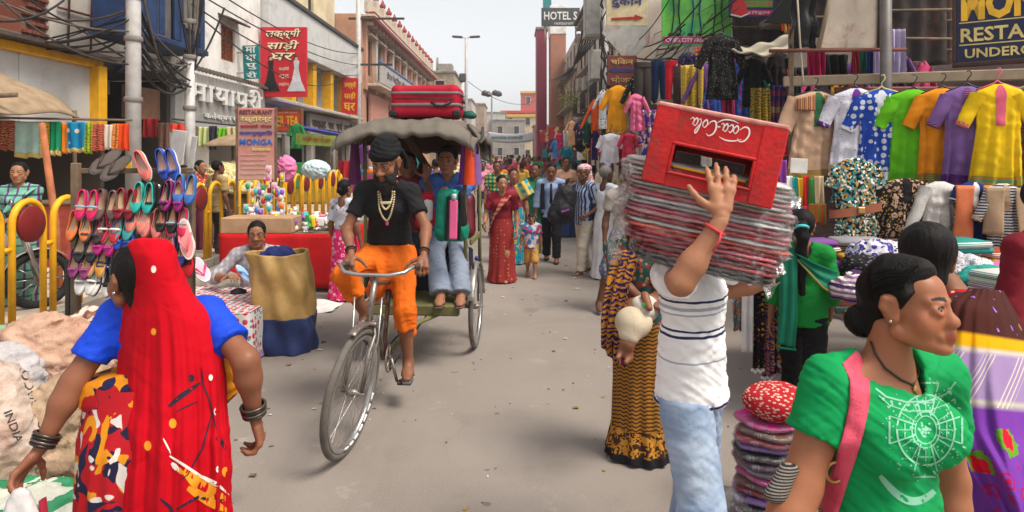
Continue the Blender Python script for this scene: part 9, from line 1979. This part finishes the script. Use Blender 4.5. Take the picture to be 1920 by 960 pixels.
# the crowd
CW=random.Random(17);PROT=[]
def proto(fem,bottom,sleeve):
 tm=M('blank',(.5,.5,.5));r,J,G,T=ped('x',960,30,1.6,0,fem,tm,sleeve,bottom,tm,SK[1],.14 if bottom=='trousers' else.05,None,.022,.013,1.0,'bun' if fem else 'short');return r
PROT=[proto(False,'trousers',.6),proto(False,'trousers',1.6),proto(True,'skirt',.6),proto(True,'trousers',.9),proto(False,'skirt',.7)]
UC=[('white',(236,232,228)),('sky blue',(150,190,230)),('red',(216,50,56)),('mustard',(226,180,70)),('green',(60,150,90)),('pink',(240,150,176)),('maroon',(150,40,60)),('orange',(240,130,50)),('lilac',(170,130,200)),('grey',(180,178,180)),('blue',(60,90,170)),('turquoise',(60,180,190)),('cream',(232,216,184)),('peach',(236,180,150))]
BC=[('black',(28,27,30)),('khaki',(150,130,100)),('grey',(110,108,112)),('blue',(50,70,120)),('brown',(90,66,52)),('white',(214,210,204)),('rust',(160,80,44)),('teal',(30,110,110))]
seen=set();n=0;spots=[]
while n<56:
 d=12.5+48*CW.random()**1.5;X=CW.uniform(-2.9,2.3)if d>17 else CW.choice((CW.uniform(-2.6,-1.6),CW.uniform(.9,2.0)))
 if any((X-a)**2+(d-b2)**2*.6<.28 for a,b2 in spots):continue
 pt=CW.randrange(5);un,uc=CW.choice(UC);bn_,bc=CW.choice(BC)
 if(pt,un,bn_)in seen:continue
 seen.add((pt,un,bn_));spots.append((X,d));src=PROT[pt];c=src if n<0 else copy_tree(src);n+=1;s=CW.uniform(.92,1.04)
 c.location=(X,d,0);c.rotation_euler=(0,0,CW.choice((0,PI,PI,0,.4,PI-.4))+CW.uniform(-.3,.3));c.scale=(s,s,s)
 kind=('man in %s shirt and %s trousers','man in long-sleeved %s shirt and %s trousers','woman in %s blouse and %s sari skirt','woman in %s kurti and %s trousers','man in %s shirt and %s lungi')[pt]
 c['label']=(kind%(un,bn_))+' in the crowd down the street';c['group']='crowd down the street'
 for ch in c.children:
  base=ch.name.split('.')[0]
  if base in('shirt','blouse','trousers','skirt'):
   ch.material_slots[0].link='OBJECT';ch.material_slots[0].material=cloth(C(*(uc if base in('shirt','blouse')else bc)))
for p in PROT:
 for ch in list(p.children):bpy.data.objects.remove(ch)
 bpy.data.objects.remove(p)
 # bundle stack at the porter's feet
SB=random.Random(31);zz=.0;base=at(1440,955,3.1);zz=.02
for i in range(13):
 nm,c_=(('plum',(80,40,70)),('black',(34,30,34)),('violet',(120,80,150)),('wine red',(130,30,50)),('brown',(90,60,50)),('magenta',(170,40,110)),('grey',(110,104,110)))[i%7];o=thing('cloth_packet','%s packet, number %s up in the stack beside the porter'%(nm,ordn[12-i].replace('topmost','one')),'packet',(base.x+SB.uniform(-.015,.015),3.1+SB.uniform(-.01,.02),.03+i*.036),SB.uniform(-.2,.2),'packets in the stack beside the porter')
 m=MB();fn=(lambda sd:(lambda u,v:((.155+.01*math.sin(5*2*PI*u+sd))*math.cos(2*PI*u)*math.cos(PI*(v-.5))**.3,.14*math.sin(2*PI*u)*max(0,math.cos(PI*(v-.5)))**.3,.02*math.sin(PI*(v-.5))+.004*math.sin(17*u+sd))))(i);m.grid(lambda u,v:tuple(x.real if isinstance(x,complex)else x for x in fn(u,min(.9999,max(.0001,v)))),44,6,True);m.build('cloth',cloth(C(*c_),'streak',C(*[min(255,int(x*1.6))for x in c_]),C(*[int(x*.6)for x in c_]),1.0),o);m=MB();m.grid(lambda u,v:tuple(Vector(fn(u,min(.9999,max(.0001,v))))*1.05+Vector((.004*math.sin(31*u),.004*math.cos(27*u),.003*math.sin(23*u)))),44,6,True);m.build('plastic_film',FILM,o)
tq=thing('woven_cushion','round red and white woven cushion on top of the packet stack','cushion',(base.x+.05,3.1,.03+13*.036));V,F=blob([ball((0,0,.05),(.165,.15,.085))],.01,.02,it=1);V=wrinkle(V,F,.004,(14,14,30),2);mesh_np('cushion',V,F,cloth(C(190,30,44),'speckle',C(226,190,170),None,.022,w=.62),tq)
cfilm=heap('crumpled_film','crumpled clear plastic lying beside the packet stack',(base.x-.2,3.05,0),(.08,.08,.12),film('clear_plastic_film',.3),5,'plastic film',amp=.5)
